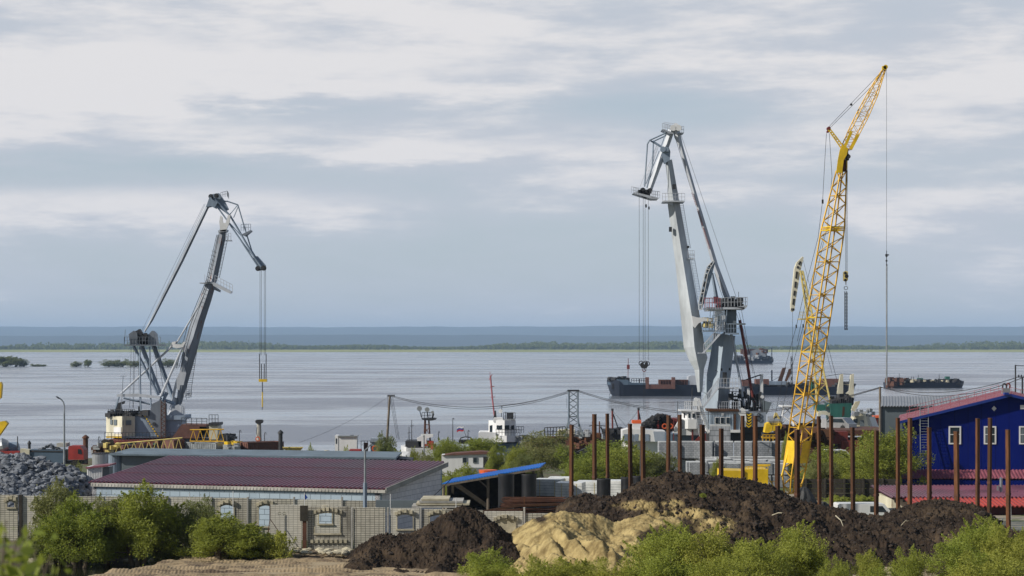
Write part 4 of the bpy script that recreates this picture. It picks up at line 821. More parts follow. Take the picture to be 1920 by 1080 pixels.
# ------------------------------------------------------------------ yellow lattice-boom crane
def lattice(m, rings, rc, rd, step=1, diag=True, cross=True):
    """rings: lists of four corner points; chords rc thick, lacing rd thick"""
    for k in range(4):
        for a, b2 in zip(rings, rings[1:]): m.tube(a[k], b2[k], rc, 5)
    for i, (a, b2) in enumerate(zip(rings, rings[1:])):
        for k in range(4):
            j = (k+1) % 4
            if diag: m.tube(a[k], b2[j], rd, 4) if (i+k) % 2 else m.tube(a[j], b2[k], rd, 4)
            if cross and i % 4 == 0: m.tube(a[k], a[j], rd, 4)
def crane_yellow():
    d = 158; s = d/F; T = thing('lattice_crane', 'tall yellow crawler crane with lattice boom and short jib behind the rusty piles', 'crane', P(1440, 960, d)); b = lambda m, n, mt='lattice_yellow', par=T, **k: m.build(n, MT[mt], par, **k)
    cl = [(1484, 925, .62), (1488, 890, .95), (1498, 827, 1), (1524.5, 660, 1), (1561, 433, 1), (1578, 320, .45)]
    def ring(t):
        i = 0
        while i < len(cl)-2 and cl[i+1][1] > t: i += 1
        (x0, y0, w0), (x1, y1, w1) = cl[i], cl[i+1]; u = (t-y0)/(y1-y0); x = x0+(x1-x0)*u; w_ = w0+(w1-w0)*u; c = P(x, t, d); a = V((14, -28, 0))*s*w_; e = V((28, 14, 0))*s*w_
        return [c-a/2-e/2, c+a/2-e/2, c+a/2+e/2, c-a/2+e/2]
    ts = [925]; y = 925
    while y > 325: y -= 15.5; ts.append(y)
    ts[-1] = 320
    m = M(); lattice(m, [ring(t) for t in ts], .062, .036); b(m, 'boom')
    m = M()
    for y in (856, 660, 595, 432, 426): 
        r_ = ring(y); [m.tube(r_[k], r_[(k+1) % 4], .055, 4) for k in range(4)]
    b(m, 'boom_joint', 'yellow_paint')
    m = M(); a, e = ring(868), ring(826); m.ext([a[0], a[1], e[1], e[0]], (-.03, -.01, 0)).ext([a[2].lerp(a[3], .0), a[2].lerp(a[1], .55), e[2].lerp(e[1], .55), e[2]], (.02, -.03, 0)); b(m, 'boom_plate', 'yellow_paint')
    m = M().pr(d-.5, [(1568, 324), (1571, 300), (1575, 280), (1582, 272), (1590, 278), (1588, 290), (1582, 300), (1579, 324)], .12).pr(d+.4, [(1572, 322), (1577, 276), (1591, 279), (1588, 322)], .1); b(m, 'boom_head', 'yellow_paint')
    b(M().rect(d-.2, 1578, 299, 1588, 322, .1), 'head_plate', 'rust_dark'); m = M()
    for x, y in ((1586, 289), (1590, 294), (1583, 291)): m.disc(P(x, y, d-.2), .16, .5, 14)
    b(m.box(P(1588, 295, d), (.25, .5, .45)), 'head_sheaves', 'dark_steel')
    jl = [(1587, 278, 15), (1600, 250, 17), (1618, 214, 18), (1636.5, 176, 15), (1649, 148, 9), (1659, 128, 4)]
    def jr(i, u):
        (x0, y0, w0), (x1, y1, w1) = jl[i], jl[i+1]; x, y, w_ = x0+(x1-x0)*u, y0+(y1-y0)*u, w0+(w1-w0)*u; c = P(x, y, d); n = V((.88, 0, -.42)).normalized()*w_*s; q = V((0, 1, 0))*w_*s*.75
        n = V((.88, 0, -.45)).normalized()*w_*s/2; q = q/2; k = V((.22*w_*s/2, 0, 0))
        return [c-n-q+k, c+n-q+k, c+n+q-k, c-n+q-k]
    rs = [jr(i, u/4) for i in range(5) for u in range(4)]+[jr(4, 1)]; m = M(); lattice(m, rs, .038, .022); b(m, 'jib')
    m = M()
    for k in (0, 1): a, c = jr(0, 0)[k], jr(1, 0)[k]; n_ = (jr(0, 0)[1-k]-a).normalized(); m.ext([a-n_*.05, a+n_*.16, c+n_*.16, c-n_*.05], (0, -.06, 0))
    b(m, 'jib_foot_plate', 'yellow_paint'); b(M().disc(P(1660, 126, d), .17, .3, 14).box(P(1657.5, 128, d), (.3, .3, .3)), 'jib_tip', 'yellow_paint')
    m = M(); r1 = [P(1577, 278, d-.35), P(1582, 275, d-.35), P(1582, 275, d+.35), P(1577, 278, d+.35)]; r2 = [P(1553, 243, d-.2), P(1556, 241, d-.2), P(1556, 241, d+.2), P(1553, 243, d+.2)]
    lattice(m, [[a.lerp(c, i/8) for a, c in zip(r1, r2)] for i in range(9)], .045, .028); b(m, 'jib_strut', 'yellow_paint'); b(M().disc(P(1553.5, 241, d), .13, .5, 12).box(P(1552, 247, d), (.14, .4, .14)), 'strut_head', 'dark_red')
    rp = .016; rs_ = .42
    m = M().seg(d-.2, [(1554, 238), (1658, 129)], rs_).seg(d+.3, [(1556, 240), (1645, 151), (1657, 130)], rs_).seg(d-.2, [(1549.6, 250), (1546, 310), (1542.5, 375), (1534, 445), (1509, 544), (1493, 612), (1470, 697), (1449, 800), (1440, 850)], rs_).seg(d+.2, [(1555, 250), (1560, 330), (1552, 420), (1520, 560), (1506, 612), (1482, 700), (1462, 790), (1452, 850)], rs_).seg(d, [(1545, 440), (1512, 560), (1495, 640)], rs_).seg(d, [(1580, 268), (1600, 235), (1640, 170)], .35)
    m.box(P(1542.5, 378, d-.2), (.13, .12, .3)).box(P(1596, 196, d), (.15, .1, .15)).box(P(1493, 612, d), (.1, .1, .25)).box(P(1506, 611, d), (.1, .1, .25)); b(m, 'pendant', 'rope')
    m = M()
    for x in (1585.5, 1587.3, 1589): m.seg(d-.2, [(x, 300), (x-.3, 510)], .36, 4)
    b(m, 'hoist_rope', 'rope'); b(M().seg(d, [(1662.3, 128), (1662.3, 474)], .34, 4), 'jib_rope', 'rope')
    b(M().pr(d-.4, [(1582, 510), (1585, 508), (1590, 509), (1590, 525), (1587, 528), (1582, 526)], .4), 'hook_block', 'pale_yellow'); b(M().disc(P(1587.5, 518, d-.45), .14, .1, 12).disc(P(1585, 512, d-.45), .1, .1, 12).disc(P(1585, 525, d-.45), .1, .1, 12), 'block_sheave', 'dark_void')
    b(M().seg(d-.2, [(1586, 528), (1586, 534)], 1.1, 6).ring(P(1586, 540, d-.2), .13, .05, .06, 12), 'hook_shackle', 'galvanised')
    b(M().box(P(1662.3, 479, d), (.14, .14, .2)).box(P(1663.3, 478, d), (.28, .12, .08)).ring(P(1662.3, 489, d), .06, .04, .05, 8).seg(d, [(1662.3, 470), (1662.3, 498)], .7, 6), 'jib_hook', 'dark_steel')
    b(M().pr(d-1.4, [(1352, 882), (1396, 883), (1396, 905), (1352, 905)], 3), 'counterweight', 'yellow_paint'); b(M().rect(d-1.3, 1396, 880, 1440, 930, 2.6), 'machine_house', 'yellow_paint')
    b(M().rect(d-1.8, 1375, 930, 1465, 958, 3.6), 'undercarriage', 'dark_steel')
    m = M().seg(d-.6, [(1418, 872), (1444, 872)], 2.2, 4).seg(d-.6, [(1418, 870), (1414, 890)], 2, 4).seg(d-.5, [(1434, 885), (1452, 915)], 1.3, 4).seg(d-.4, [(1428, 905), (1436, 878)], 1.1, 4).seg(d, [(1465, 895), (1480, 840)], 1.8, 5).seg(d+.3, [(1405, 903), (1462, 903)], .8, 4).rail([P(1398, 905, d-1), P(1440, 905, d-1)], 1.2, 8, .03); b(m, 'gantry', 'yellow_paint')
    t2 = thing('steel_pile', 'long grey steel pile hanging upright from the thin jib rope of the yellow crane', 'pile', P(1662.5, 722, d)); M().rb(d, [(1662.5, 496, 1.4, 1.4), (1662.5, 722, 1.4, 1.4)]).build('shaft', MT['galvanised'], t2); M().box(P(1662.5, 497, d), (.08, .2, .12)).build('lifting_eye', MT['dark_steel'], t2)
    m = M()
    for i in range(24):
        for x in (1584.3, 1587.8): m.box(P(x+(.3 if i % 2 else -.3), 548+i*3, d-.2), (.10 if i % 2 else .06, .07, .14))
    o = m.build('lifting_chain', MT['dark_steel'], None, 'pair of heavy dark chains hanging from the main hook of the yellow crane', 'chain')
crane_yellow()

# ------------------------------------------------------------------ green crane with cream balance arm, behind the lattice boom
def crane_green():
    d = 335; s = d/F; T = thing('harbour_crane', 'green-housed crane behind the yellow lattice boom, with cream perforated balance arm', 'crane', P(1560, 800, d)); b = lambda m, n, mt, par=T, **k: m.build(n, MT[mt], par, **k)
    L = [(1505, 481), (1494, 492), (1490, 503), (1483, 570), (1483.5, 582)]; Rr = [(1507, 483), (1503, 500), (1500, 515), (1491, 570), (1490, 582)]
    b(M().pr(d, [*L, (1486, 585), *Rr[::-1]], 1.2), 'balance_arm', 'cream_paint')
    m = M()
    for (a, c) in (((1501, 490), (1497.5, 496)), ((1496.5, 499), (1495, 503)), ((1494, 509), (1492.6, 522)), ((1491.8, 528), (1490.8, 539)), ((1490, 545), (1488.8, 554)), ((1488.4, 560), (1487, 571))): m.seg(d-.02, [a, c], 1.9, 6)
    b(m, 'arm_opening', 'dark_void'); b(M().seg(d-.15, [(1486, 578), (1486, 582)], 3.2, 8), 'arm_tip', 'dark_steel')
    m = M(); r = [[P(1502-1+k*.1, 508, d-.4), P(1505, 508, d-.4), P(1505, 508, d+.4), P(1501, 508, d+.4)] for k in (0,)]; q = [P(1514, 598, d-.8), P(1525, 598, d-.8), P(1525, 598, d+.8), P(1514, 598, d+.8)]; q2 = [P(1528, 700, d-1), P(1545, 700, d-1), P(1545, 700, d+1), P(1528, 700, d+1)]; q3 = [P(1533, 775, d-1.5), P(1562, 775, d-1.5), P(1562, 775, d+1.5), P(1533, 775, d+1.5)]
    lattice(m, [[a.lerp(c, i/8) for a, c in zip(r[0], q)] for i in range(9)]+[[a.lerp(c, i/7) for a, c in zip(q, q2)] for i in range(1, 8)]+[[a.lerp(c, i/4) for a, c in zip(q2, q3)] for i in range(1, 5)], .16, .09); m.rect(d-1.2, 1501, 597, 1522, 599.5, 2.5); b(m, 'boom', 'pale_yellow')
    m = M().rect(d-1, 1500, 597, 1528, 599, 3).rail([P(1500, 597, d-1), P(1512, 597, d-1)], 1, 3, .05).ladder(P(1509, 530, d-.6), P(1519, 590, d-.6), .5, 20, .04); b(m, 'boom_platform', 'pale_yellow')
    b(M().seg(d-1, [(1486, 585), (1486, 760)], .3).seg(d, [(1506, 488), (1560, 700)], .3).seg(d, [(1545, 620), (1569, 712)], .4), 'stay_cable', 'rope')
    b(M().pr(d-1, [(1576, 703), (1581, 701), (1581, 738), (1572, 740), (1570, 738)], 1.2).pr(d-1, [(1596, 703), (1601, 701), (1601, 745), (1596, 745), (1591, 739), (1586, 738), (1592, 733)], 1.2).seg(d-.6, [(1578, 720), (1598, 722)], .7), 'a_frame', 'cream_paint')
    b(M().seg(d-.5, [(1544, 706), (1578, 701), (1599, 702)], .5), 'tie_rod', 'rope')
    b(M().pr(d-2.5, [(1556, 757), (1597, 756), (1596, 780), (1588, 790), (1560, 789)], 6).rect(d-2, 1532, 759, 1548, 770, 4), 'machine_house', 'green_paint')
    b(M().pr(d-2.52, [(1580, 762), (1584, 763), (1583, 778), (1579, 782)], .03), 'rust_patch', 'rust')
    m = M(); rr = random.Random(21)
    for i in range(46): m.box(P(rr.uniform(1556, 1597), rr.uniform(740, 757), d+rr.uniform(-2, 2)), (rr.uniform(.1, .8), rr.uniform(.1, .8), rr.uniform(.2, 1.0)), rr.uniform(0, 3))
    for x in range(1556, 1598, 4): m.seg(d-2.4, [(x, 757), (x, 744)], .5)
    b(m, 'deck_machinery', 'dark_steel')
    b(M().seg(d+.5, [(1521, 708), (1524, 745), (1532, 765)], 2.2, 6).seg(d+.5, [(1531, 712), (1533, 760)], 2.0, 6).seg(d, [(1522, 720), (1534, 735)], 1.5, 5), 'green_frame', 'green_paint')
    b(M().pr(d-2.6, [(1534, 774), (1540, 771), (1550, 771), (1556, 776), (1557, 787), (1553, 779), (1540, 777), (1534, 785)], 1).seg(d-2, [(1536, 800), (1536, 774)], 2, 5).seg(d-2, [(1556, 800), (1556, 774)], 2, 5), 'portal_frame', 'cream_paint')
    b(M().rect(d-2, 1535, 788, 1600, 806, 5), 'base', 'dark_steel')
crane_green()
# ------------------------------------------------------------------ rusty steel piles, two rows
PN = ['leftmost rusty steel pile, short, left of the broad green trees', 'second rusty pile from the left, tall, before the broad trees', 'third rusty pile from the left, close beside an equally tall one',
 'fourth rusty pile from the left, short, left of the dark lamp pole', 'fifth rusty pile from the left, short, just right of the dark lamp pole', 'left one of the two close tall piles in front of the white tug wheelhouse',
 'right one of the two close tall piles in front of the white tug wheelhouse', 'short rusty pile in front of the white gangway of the grey crane', 'short rusty pile right below the three windows of the grey crane cabin',
 'tall rusty pile at the right edge of the grey crane cabin', 'tall rusty pile before the round emblem of the grey crane house', 'short rusty pile in front of the yellow bucket machine', 'short dark pile crossing the foot of the yellow lattice boom',
 'tall bright orange rusty pile right of the yellow lattice boom', 'tall dark brown pile left of the silver car', 'short orange rusty pile in front of the cream wheelhouse', 'short dark pile against the large round tree',
 'tall bright rusty pile between the large tree and the blue wall', 'tall rusty pile at the left edge of the blue wall', 'short rusty pile at the ladder of the blue building', 'short rusty pile in front of the first blue-wall window',
 'tall rusty pile between the first and second windows of the blue wall', 'tall rusty pile crossing the second window of the blue wall', 'rightmost rusty pile, short, near the picture edge']
PX = [(1071, 797), (1115, 777), (1140, 776), (1183, 795), (1207, 800), (1252, 779), (1275, 778), (1318, 797), (1352, 804), (1393, 780), (1416, 780), (1457, 799), (1495, 806), (1537, 781), (1559, 780), (1600, 802), (1643, 808), (1684, 784), (1706, 784), (1743, 802), (1795, 809), (1833, 785), (1854.5, 784), (1891, 806)]
def h_pile():
    r0 = thing('steel_pile', 'x', 'pile'); c, s_ = math.cos(R(38)), math.sin(R(38))
    def q(x, y, z): return V((x*c-y*s_, x*s_+y*c, z))
    pr_ = [(-.13, -.125), (.13, -.125), (.13, -.105), (.012, -.105), (.012, .105), (.13, .105), (.13, .125), (-.13, .125), (-.13, -.125+.02), ]
    m = M(); m.loft([[q(x, y, z) for x, y in ((-.13, -.13), (.12, -.13), (.12, .12), (-.13, .12))] for z in (-.6, 7)]); m.build('shaft', MT['rust'], r0)
    m = M()
    for z in (2.55,): m.loft([[q(x*1.18, y*1.18, zz) for x, y in ((-.13, -.13), (.12, -.13), (.12, .12), (-.13, .12))] for zz in (z, z+.16)])
    m.build('splice_collar', MT['rust_dark'], r0)
    m = M().loft([[q(x*1.05, y*1.05, zz) for x, y in ((-.13, -.13), (.12, -.13), (.12, .12), (-.13, .12))] for zz in (6.96, 7.02)]); m.build('top_plate', MT['rust_dark'], r0)
    return r0
pp = h_pile()
for i, (x, y) in enumerate(PX):
    d = (17-12.1)*F/(y-HY); X = XZ(x, d); z0 = gz(X, d); h = 12.1-z0; o = pp if i == 0 else dup(pp, (0, 0, 0)); o.location = (X, d, z0); q_ = rnd.uniform(.76, .92); o.scale = (q_, q_, h/7); o.rotation_euler = (rnd.uniform(-.008, .008), rnd.uniform(-.011, .011), rnd.uniform(-.25, .2)); o['label'] = PN[i]; o['group'] = 'rusty steel piles in two rows'

# ------------------------------------------------------------------ pallets of concrete blocks
def pal_proto(name, mtop, w, dep, h, strap=True):
    r0 = thing(name, 'x', 'pallet'); m = M().box((0, 0, h/2+.1), (w, dep, h-.12)); m.build('block_pile', MT[mtop], r0)
    m = M(); [m.box((0, k*dep*.38, .05), (w*.98, .14, .1)) for k in (-1, 0, 1)]; m.build('pallet_base', MT['dark_wood'], r0)
    m = M().box((0, 0, h+.065), (w*.985, dep*.985, .05)); m.build('top_layer', MT['pale_block' if mtop == 'pallet_block' else 'film_wrap'], r0); return r0
bp = pal_proto('block_pallet', 'pallet_block', 1.95, 1.9, 1.9); first = [True]
def put(p, x, d, z, rz, lab, grp, sc=(1, 1, 1)):
    if first[0]: o = p; first[0] = False
    else: o = dup(p, (0, 0, 0))
    o.location = (XZ(x, d), d, z); o.rotation_euler = (0, 0, rz); o.scale = sc; o['label'] = lab; o['group'] = grp; return o
ORD = ['first', 'second', 'third', 'fourth', 'fifth', 'sixth', 'seventh', 'eighth', 'ninth', 'tenth']
for i, x in enumerate((1252, 1289, 1321, 1357, 1392, 1429, 1464)):
    put(bp, x, 231+rnd.uniform(-.5, .5), gz(0, 231)-.05, R(rnd.uniform(-9, 3)), f'bottom pallet of grey blocks in the {ORD[i]} stack from the left, rear row', 'grey block pallets in the rear row')
    put(bp, x+rnd.uniform(-2, 2), 231+rnd.uniform(-.3, .3), gz(0, 231)+1.95, R(rnd.uniform(-12, 4)), f'top pallet of grey blocks, {ORD[i]} from the left in the rear row', 'grey block pallets in the rear row', (1.0, 1, .98))
for i, x in enumerate((1350,)): put(bp, x, 240, gz(0, 240)+.0, R(-6), 'tall pale block stack standing under the grey crane cabin', 'grey block pallets in the rear row', (1.2, 1, 2.7))
for j, (dd, lab) in enumerate(((214.5, 'front'), (218, 'second'), (222, 'third'), (226, 'back'))):
    for i, x in enumerate((1308, 1345, 1369, 1400, 1430, 1462)):
        if i == 0 and j > 1: continue
        x2 = 960+(x-960)*214.5/dd
        put(bp, x2, dd, gz(0, dd)+1.25, R(rnd.uniform(-14, 4)), f'{ORD[i]} block pallet from the left in the {lab} line of the low stacks', 'grey block pallets in the low front stacks', (.86, .92, .62+rnd.uniform(-.05, .06)))
        if j == 0: put(bp, x2, dd, gz(0, dd)-.05, R(rnd.uniform(-8, 2)), f'{ORD[i]} hidden lower pallet from the left in the front line of the low stacks', 'grey block pallets in the low front stacks', (.86, .92, .64))
# white wrapped pallets
wp = pal_proto('wrapped_pallet', 'film_wrap', 1.7, 1.5, 1.15); m = M()
for k in range(1, 6): m.box((0, 0, .16+k*.17), (1.715, 1.515, .012))
m.build('block_joint', MT['grey_clad'], wp); m = M(); [m.box((a, -.755, .62), (.03, .02, 1.1)) for a in (-.45, .5)]; m.build('strap', MT['pale_yellow'], wp)
first[0] = True
WL = ['white wrapped pallet glimpsed between the blue shed post and the tall black pipe', 'big white wrapped pallet right of the second black pipe', 'white wrapped pallet left of the leftmost rusty pile, nearer one', 'film-wrapped pallet right behind the leftmost rusty pile', 'narrow white pallet left of the short black pipe', 'white wrapped pallet between the two short black pipes']
for i, (x, d, z, rz, sc) in enumerate(((970, 146, 1.3, -12, 1), (1030, 146, 1.3, -14, 1.1), (1070, 143, 1.2, -12, 1.05), (1050, 150, 1.25, -8, .9), (1104, 145, 1.2, -8, .9), (1154, 145, 1.25, -10, .95))):
    g0 = gz(XZ(x, d), d)
    put(wp, x, d, g0+z, R(rz), WL[i], 'white wrapped pallets beside the blue shed', (sc, 1, 1.05)); put(wp, x, d, g0, R(rz+2), WL[i].replace('white wrapped pallet', 'lower wrapped pallet').replace('film-wrapped pallet', 'lower wrapped pallet').replace('narrow white pallet', 'narrow lower pallet').replace('big ', ''), 'white wrapped pallets beside the blue shed', (sc, 1, 1.05))

# black pipes standing on end
for x, y0, y1, d, rp, lab in ((949, 889, 946, 130, 15, 'tallest black pipe standing on end at the right end of the blue shed'), (992, 889, 940, 136, 14, 'second tall black pipe, between the white pallets'), (1132, 898, 930, 138, 13, 'short black pipe between the second and third rusty piles'), (1176, 895, 930, 138, 12, 'left one of the touching black pipes at the fourth rusty pile'), (1196, 893, 930, 142, 9, 'right one of the touching black pipes near the fifth rusty pile')):
    t = thing('plastic_pipe', lab, 'pipe', (XZ(x, d), d, gz(XZ(x, d), d)), 'black pipes standing on end'); z1 = P(0, y0, d).z; r_ = rp*d/F; c = V(t.location)
    m = M(); n = 28; ro = [[V((c.x+math.cos(a)*q, d+math.sin(a)*q, z)) for a in [2*math.pi*i/n for i in range(n)]] for q, z in ((r_, c.z), (r_, z1), (r_*.88, z1), (r_*.88, c.z+.3))]
    m.loft(ro, cap=False); m.build('pipe_wall', MT['black_plastic'], t, smooth=False); M().tube((c.x, d, z1-.03), (c.x, d, z1+.02), r_*1.03, 28).tube((c.x, d, z1-.5), (c.x, d, z1-.5), r_, 28) if 0 else None
    m = M(); m.loft([[V((c.x+math.cos(a)*q, d+math.sin(a)*q, z)) for a in [2*math.pi*i/n for i in range(n)]] for q, z in ((r_*1.03, z1-.06), (r_*1.03, z1+.015), (r_*.87, z1+.015))], cap=False); m.build('pipe_rim', MT['dark_steel'], t)

# ------------------------------------------------------------------ patterned concrete fences
def arch_pts(x0, x1, ys, rise, n=8): return [(x0+(x1-x0)*i/n, ys-rise*math.sin(math.pi*i/n)) for i in range(n+1)]
def panel(F_, d, x0, x1, yt, win=None, holes=None, dentil=False, blind=False, sill=True, yb=None):
    """one cast panel; win=(x0,x1,ytop,ybottom) with an arched head"""
    th_ = .16; zb = gz(XZ((x0+x1)/2, d), d)-.3; yb_ = HY+(CAMH-zb)/d*F
    m = M()
    if win and not blind:
        a, c, e, f = win; m.pr(d, [(x0, yt), (a, yt), (a, yb_), (x0, yb_)], th_).pr(d, [(c, yt), (x1, yt), (x1, yb_), (c, yb_)], th_).pr(d, [(a, f), (c, f), (c, yb_), (a, yb_)], th_); ap = arch_pts(a, c, e, 4)
        for p, q in zip(ap, ap[1:]): m.pr(d, [(p[0], yt), (q[0], yt), q, p], th_)
    elif holes:
        (h0, h1), hy, hr = holes; m.pr(d, [(x0, yt), (h0-hr, yt), (h0-hr, yb_), (x0, yb_)], th_).pr(d, [(h0+hr, yt), (h1-hr, yt), (h1-hr, yb_), (h0+hr, yb_)], th_).pr(d, [(h1+hr, yt), (x1, yt), (x1, yb_), (h1+hr, yb_)], th_)
        for h in (h0, h1):
            for k in range(8):
                u0, u1 = -1+k/4, -1+(k+1)/4; v0, v1 = math.sqrt(max(0, 1-u0*u0)), math.sqrt(max(0, 1-u1*u1))
                m.pr(d, [(h+u0*hr, yt), (h+u1*hr, yt), (h+u1*hr, hy-v1*hr*1.2), (h+u0*hr, hy-v0*hr*1.2)], th_).pr(d, [(h+u0*hr, hy+v0*hr*1.2), (h+u1*hr, hy+v1*hr*1.2), (h+u1*hr, yb_), (h+u0*hr, yb_)], th_)
    else: m.pr(d, [(x0, yt), (x1, yt), (x1, yb_), (x0, yb_)], th_)
    PB.append(PB.pop(0)); pn = m.build('panel', PB[0], F_)
    m = M()
    if win:
        a, c, e, f = win; w_ = 1.6; fr = arch_pts(a-w_, c+w_, e, 5.5)+[(c+w_, f)]; inn = arch_pts(a, c, e, 4)+[(c, f)]
        for k in range(len(fr)-2): m.pr(d-.035, [fr[k], fr[k+1], inn[k+1], inn[k]], .03)
        m.pr(d-.04, [(a-w_, e), (a, e), (a, f), (a-w_, f)], .035).pr(d-.04, [(c, e), (c+w_, e), (c+w_, f), (c, f)], .035)
        m.pr(d-.07, [(a-3, f), (c+3, f), (c+3, f+2.8), (a-3, f+2.8)], .065)
        ap = arch_pts(a-5, c+5, e-4.5, 6.5, 7)
        for k in range(7): x_, y_ = (ap[k][0]+ap[k+1][0])/2, (ap[k][1]+ap[k+1][1])/2; m.pr(d-(.15 if k % 2 else .09), [(x_-2.6, y_-3.2), (x_+2.6, y_-3.2), (x_+2.6, y_+3.2), (x_-2.6, y_+3.2)], .145 if k % 2 else .085)
        if blind: m.pr(d-.01, arch_pts(a, c, e, 4)+[(c, f), (a, f)], .008)
    if dentil:
        k = x0+6
        while k < x1-8: m.pr(d-.09, [(k, 1012), (k+5, 1012), (k+5, 1018), (k, 1018)], .085); k += 9
    if m.v: m.build('window_surround' if win else 'dentil_row', MT['concrete_yellow'], pn)
ff = thing('concrete_fence', 'nearer fence of brick-patterned cream concrete panels with arched windows and a panel with two holes', 'fence', (XZ(770, 104), 104, 7))
panel(ff, 104, 506, 565, 947, holes=((524.5, 533), 963, 3.4)); panel(ff, 104, 576, 657, 950, win=(591, 637, 966, 1000), dentil=True); panel(ff, 104, 663, 722, 952)
panel(ff, 104, 732, 786, 953, win=(745, 774, 969, 992)); panel(ff, 104, 791, 850, 955, win=(806, 836, 970, 1000)); panel(ff, 104, 852, 906, 957); panel(ff, 104, 908, 980, 959, win=(930, 966, 979, 1010), blind=True); panel(ff, 104, 986, 1060, 963)
for x in (659.5, 727, 788.5, 983): M().rect(103.95, x-1.6, 952, x+1.6, 1030, .3).build('post', MT['concrete'], ff)
M().rect(103.8, 562.5, 948, 577.5, 977, .06).build('rusty_sheet', MT['dark_wood'], ff); M().rect(103.85, 567, 977, 574.5, 1032, .2).build('post', MT['rust_dark'], ff)
M().seg(103.7, [(506, 946), (506, 975), (501, 1008)], .8).seg(103.7, [(507, 974), (536, 1016)], .7).build('prop', MT['rust_dark'], ff)
fb = thing('concrete_fence', 'farther fence of patterned panels standing behind the nearer one and the willow bushes', 'fence', (XZ(350, 108.5), 108.5, 7)); db = 108.5
panel(fb, db, -40, 33, 928, win=(13, 27, 944, 951)); panel(fb, db, 42, 118, 930); panel(fb, db, 120, 196, 931); panel(fb, db, 198, 312, 931); panel(fb, db, 316, 395, 932); panel(fb, db, 397, 463, 934, win=(413, 438, 951, 975)); panel(fb, db, 465, 550, 936, win=(485, 512, 952, 987)); panel(fb, db, 552, 640, 937, win=(598, 622, 962, 982)); panel(fb, db, 642, 704, 939)
M().rect(db-.1, 35, 928, 41, 1035, .3).build('post', MT['dark_wood'], fb)
for x in (314, 396, 464, 551, 641): M().rect(db-.06, x-1.4, 932, x+1.4, 1030, .3).build('post', MT['concrete'], fb)
# stakes and flag along the fence
for i, (x, y0, y1, d, lab) in enumerate(((305, 917, 940, 107.9, 'thin white stake above the tallest willow bush'), (355, 925, 940, 107.9, 'thin grey stake above the fence just left of the arched window'), (437, 921, 950, 107.9, 'thin white stake right beside the arched window of the far fence'), (732, 926, 953, 104.4, 'white stake on the nearer fence right of the grey lamp post'), (855, 933, 955, 104.4, 'short white stake above the slab stack'))):
    o = M().tube(P(x, y0, d), P(x, y1+60, d), .017, 6).build('stake', MT['white_paint'], None, lab, 'stake', 'thin stakes along the fence')
t = thing('pennant', 'small dark blue triangular flag on a thin pole above the far fence', 'flag', P(571, 985, 106.5)); M().tube(P(571, 924, 106.5), P(571, 1029, 106.5), .018, 6).build('flag_pole', MT['white_paint'], t); M().pr(106.5, [(571.5, 925), (577, 933), (571.5, 938)], .02).build('cloth', MT['blue_flag'], t)
# slabs and rubble at the fence foot
for i, (y, a, c) in enumerate(((949, 772, 868), (944, 780, 880), (939.5, 786, 868), (935.5, 790, 842))):
    d = 111; M().pr(d, [(a, y), (c, y), (c, y+3.4), (a, y+3.4)], 2.4).build('concrete_slab', MT['concrete_yellow' if i % 2 else 'concrete'], None, ['lowest', 'second from the bottom', 'third from the bottom', 'topmost and shortest'][i]+' slab of the concrete stack between plum roof and black cone', 'slab', 'stacked concrete slabs')
rr = random.Random(77)
crest = [(XZ(a, 127), CAMH-(y-HY)/F*127) for a, y in ((-90, 862), (-30, 850), (0, 853), (40, 856), (75, 862), (95, 872), (120, 876), (145, 884), (160, 894), (174, 912), (190, 960))]
def rubz(x, y):
    t = (127-y)/15 if y < 127 else (y-127)/8; return gz(x, y)+(interp(x, crest)-gz(x, y))*max(0, 1-t*.62-.5*max(0, t-.7))
MT['stone'] = mat('stone', (.145, .16, .185), .85, var=.6, scale=3.2, bump=.5); MT['stone_dark'] = mat('stone_dark', (.03, .032, .036), .9)
m = M(); n = 0
while n < 6500:
    x, y = rr.uniform(-40, -24.2), rr.uniform(111.5, 132); z = rubz(x, y)
    if z < gz(x, y)+.1: n += 1; continue
    rock(m, (x, y, z+rr.uniform(-.1, .12)), rr.choice((.10, .13, .16, .2, .25, .33))*rr.uniform(.8, 1.2), rr); n += 1
for j in range(30):
    for i in range(34):
        x, y = -40.5+i*.5, 111+j*.75; x2, y2 = x+.5, y+.75; m.add([(x, y, rubz(x, y)-.25), (x2, y, rubz(x2, y)-.25), (x2, y2, rubz(x2, y2)-.25), (x, y2, rubz(x, y2)-.25)], [(0, 1, 2, 3)])
m.build('rubble_heap', MT['stone'], None, 'great heap of broken grey stones behind the fence at the left edge', 'rubble heap', None, 'stuff')
m = M(); rr = random.Random(5)
for i in range(90):
    x = rr.uniform(440, 660); d = rr.uniform(101.5, 103.6); m_ = P(x, 0, d); rock(m, (m_.x, d, 7.05), rr.uniform(.08, .28), rr, .5)
for i in range(40):
    x = rr.uniform(60, 330); d = rr.uniform(103.5, 105.5); m_ = P(x, 0, d); rock(m, (m_.x, d, gz(m_.x, d)+.1), rr.uniform(.1, .35), rr, .5)
m.build('rubble', MT['concrete_yellow'], None, 'scattered broken concrete along the foot of the fence', 'rubble', None, 'stuff')

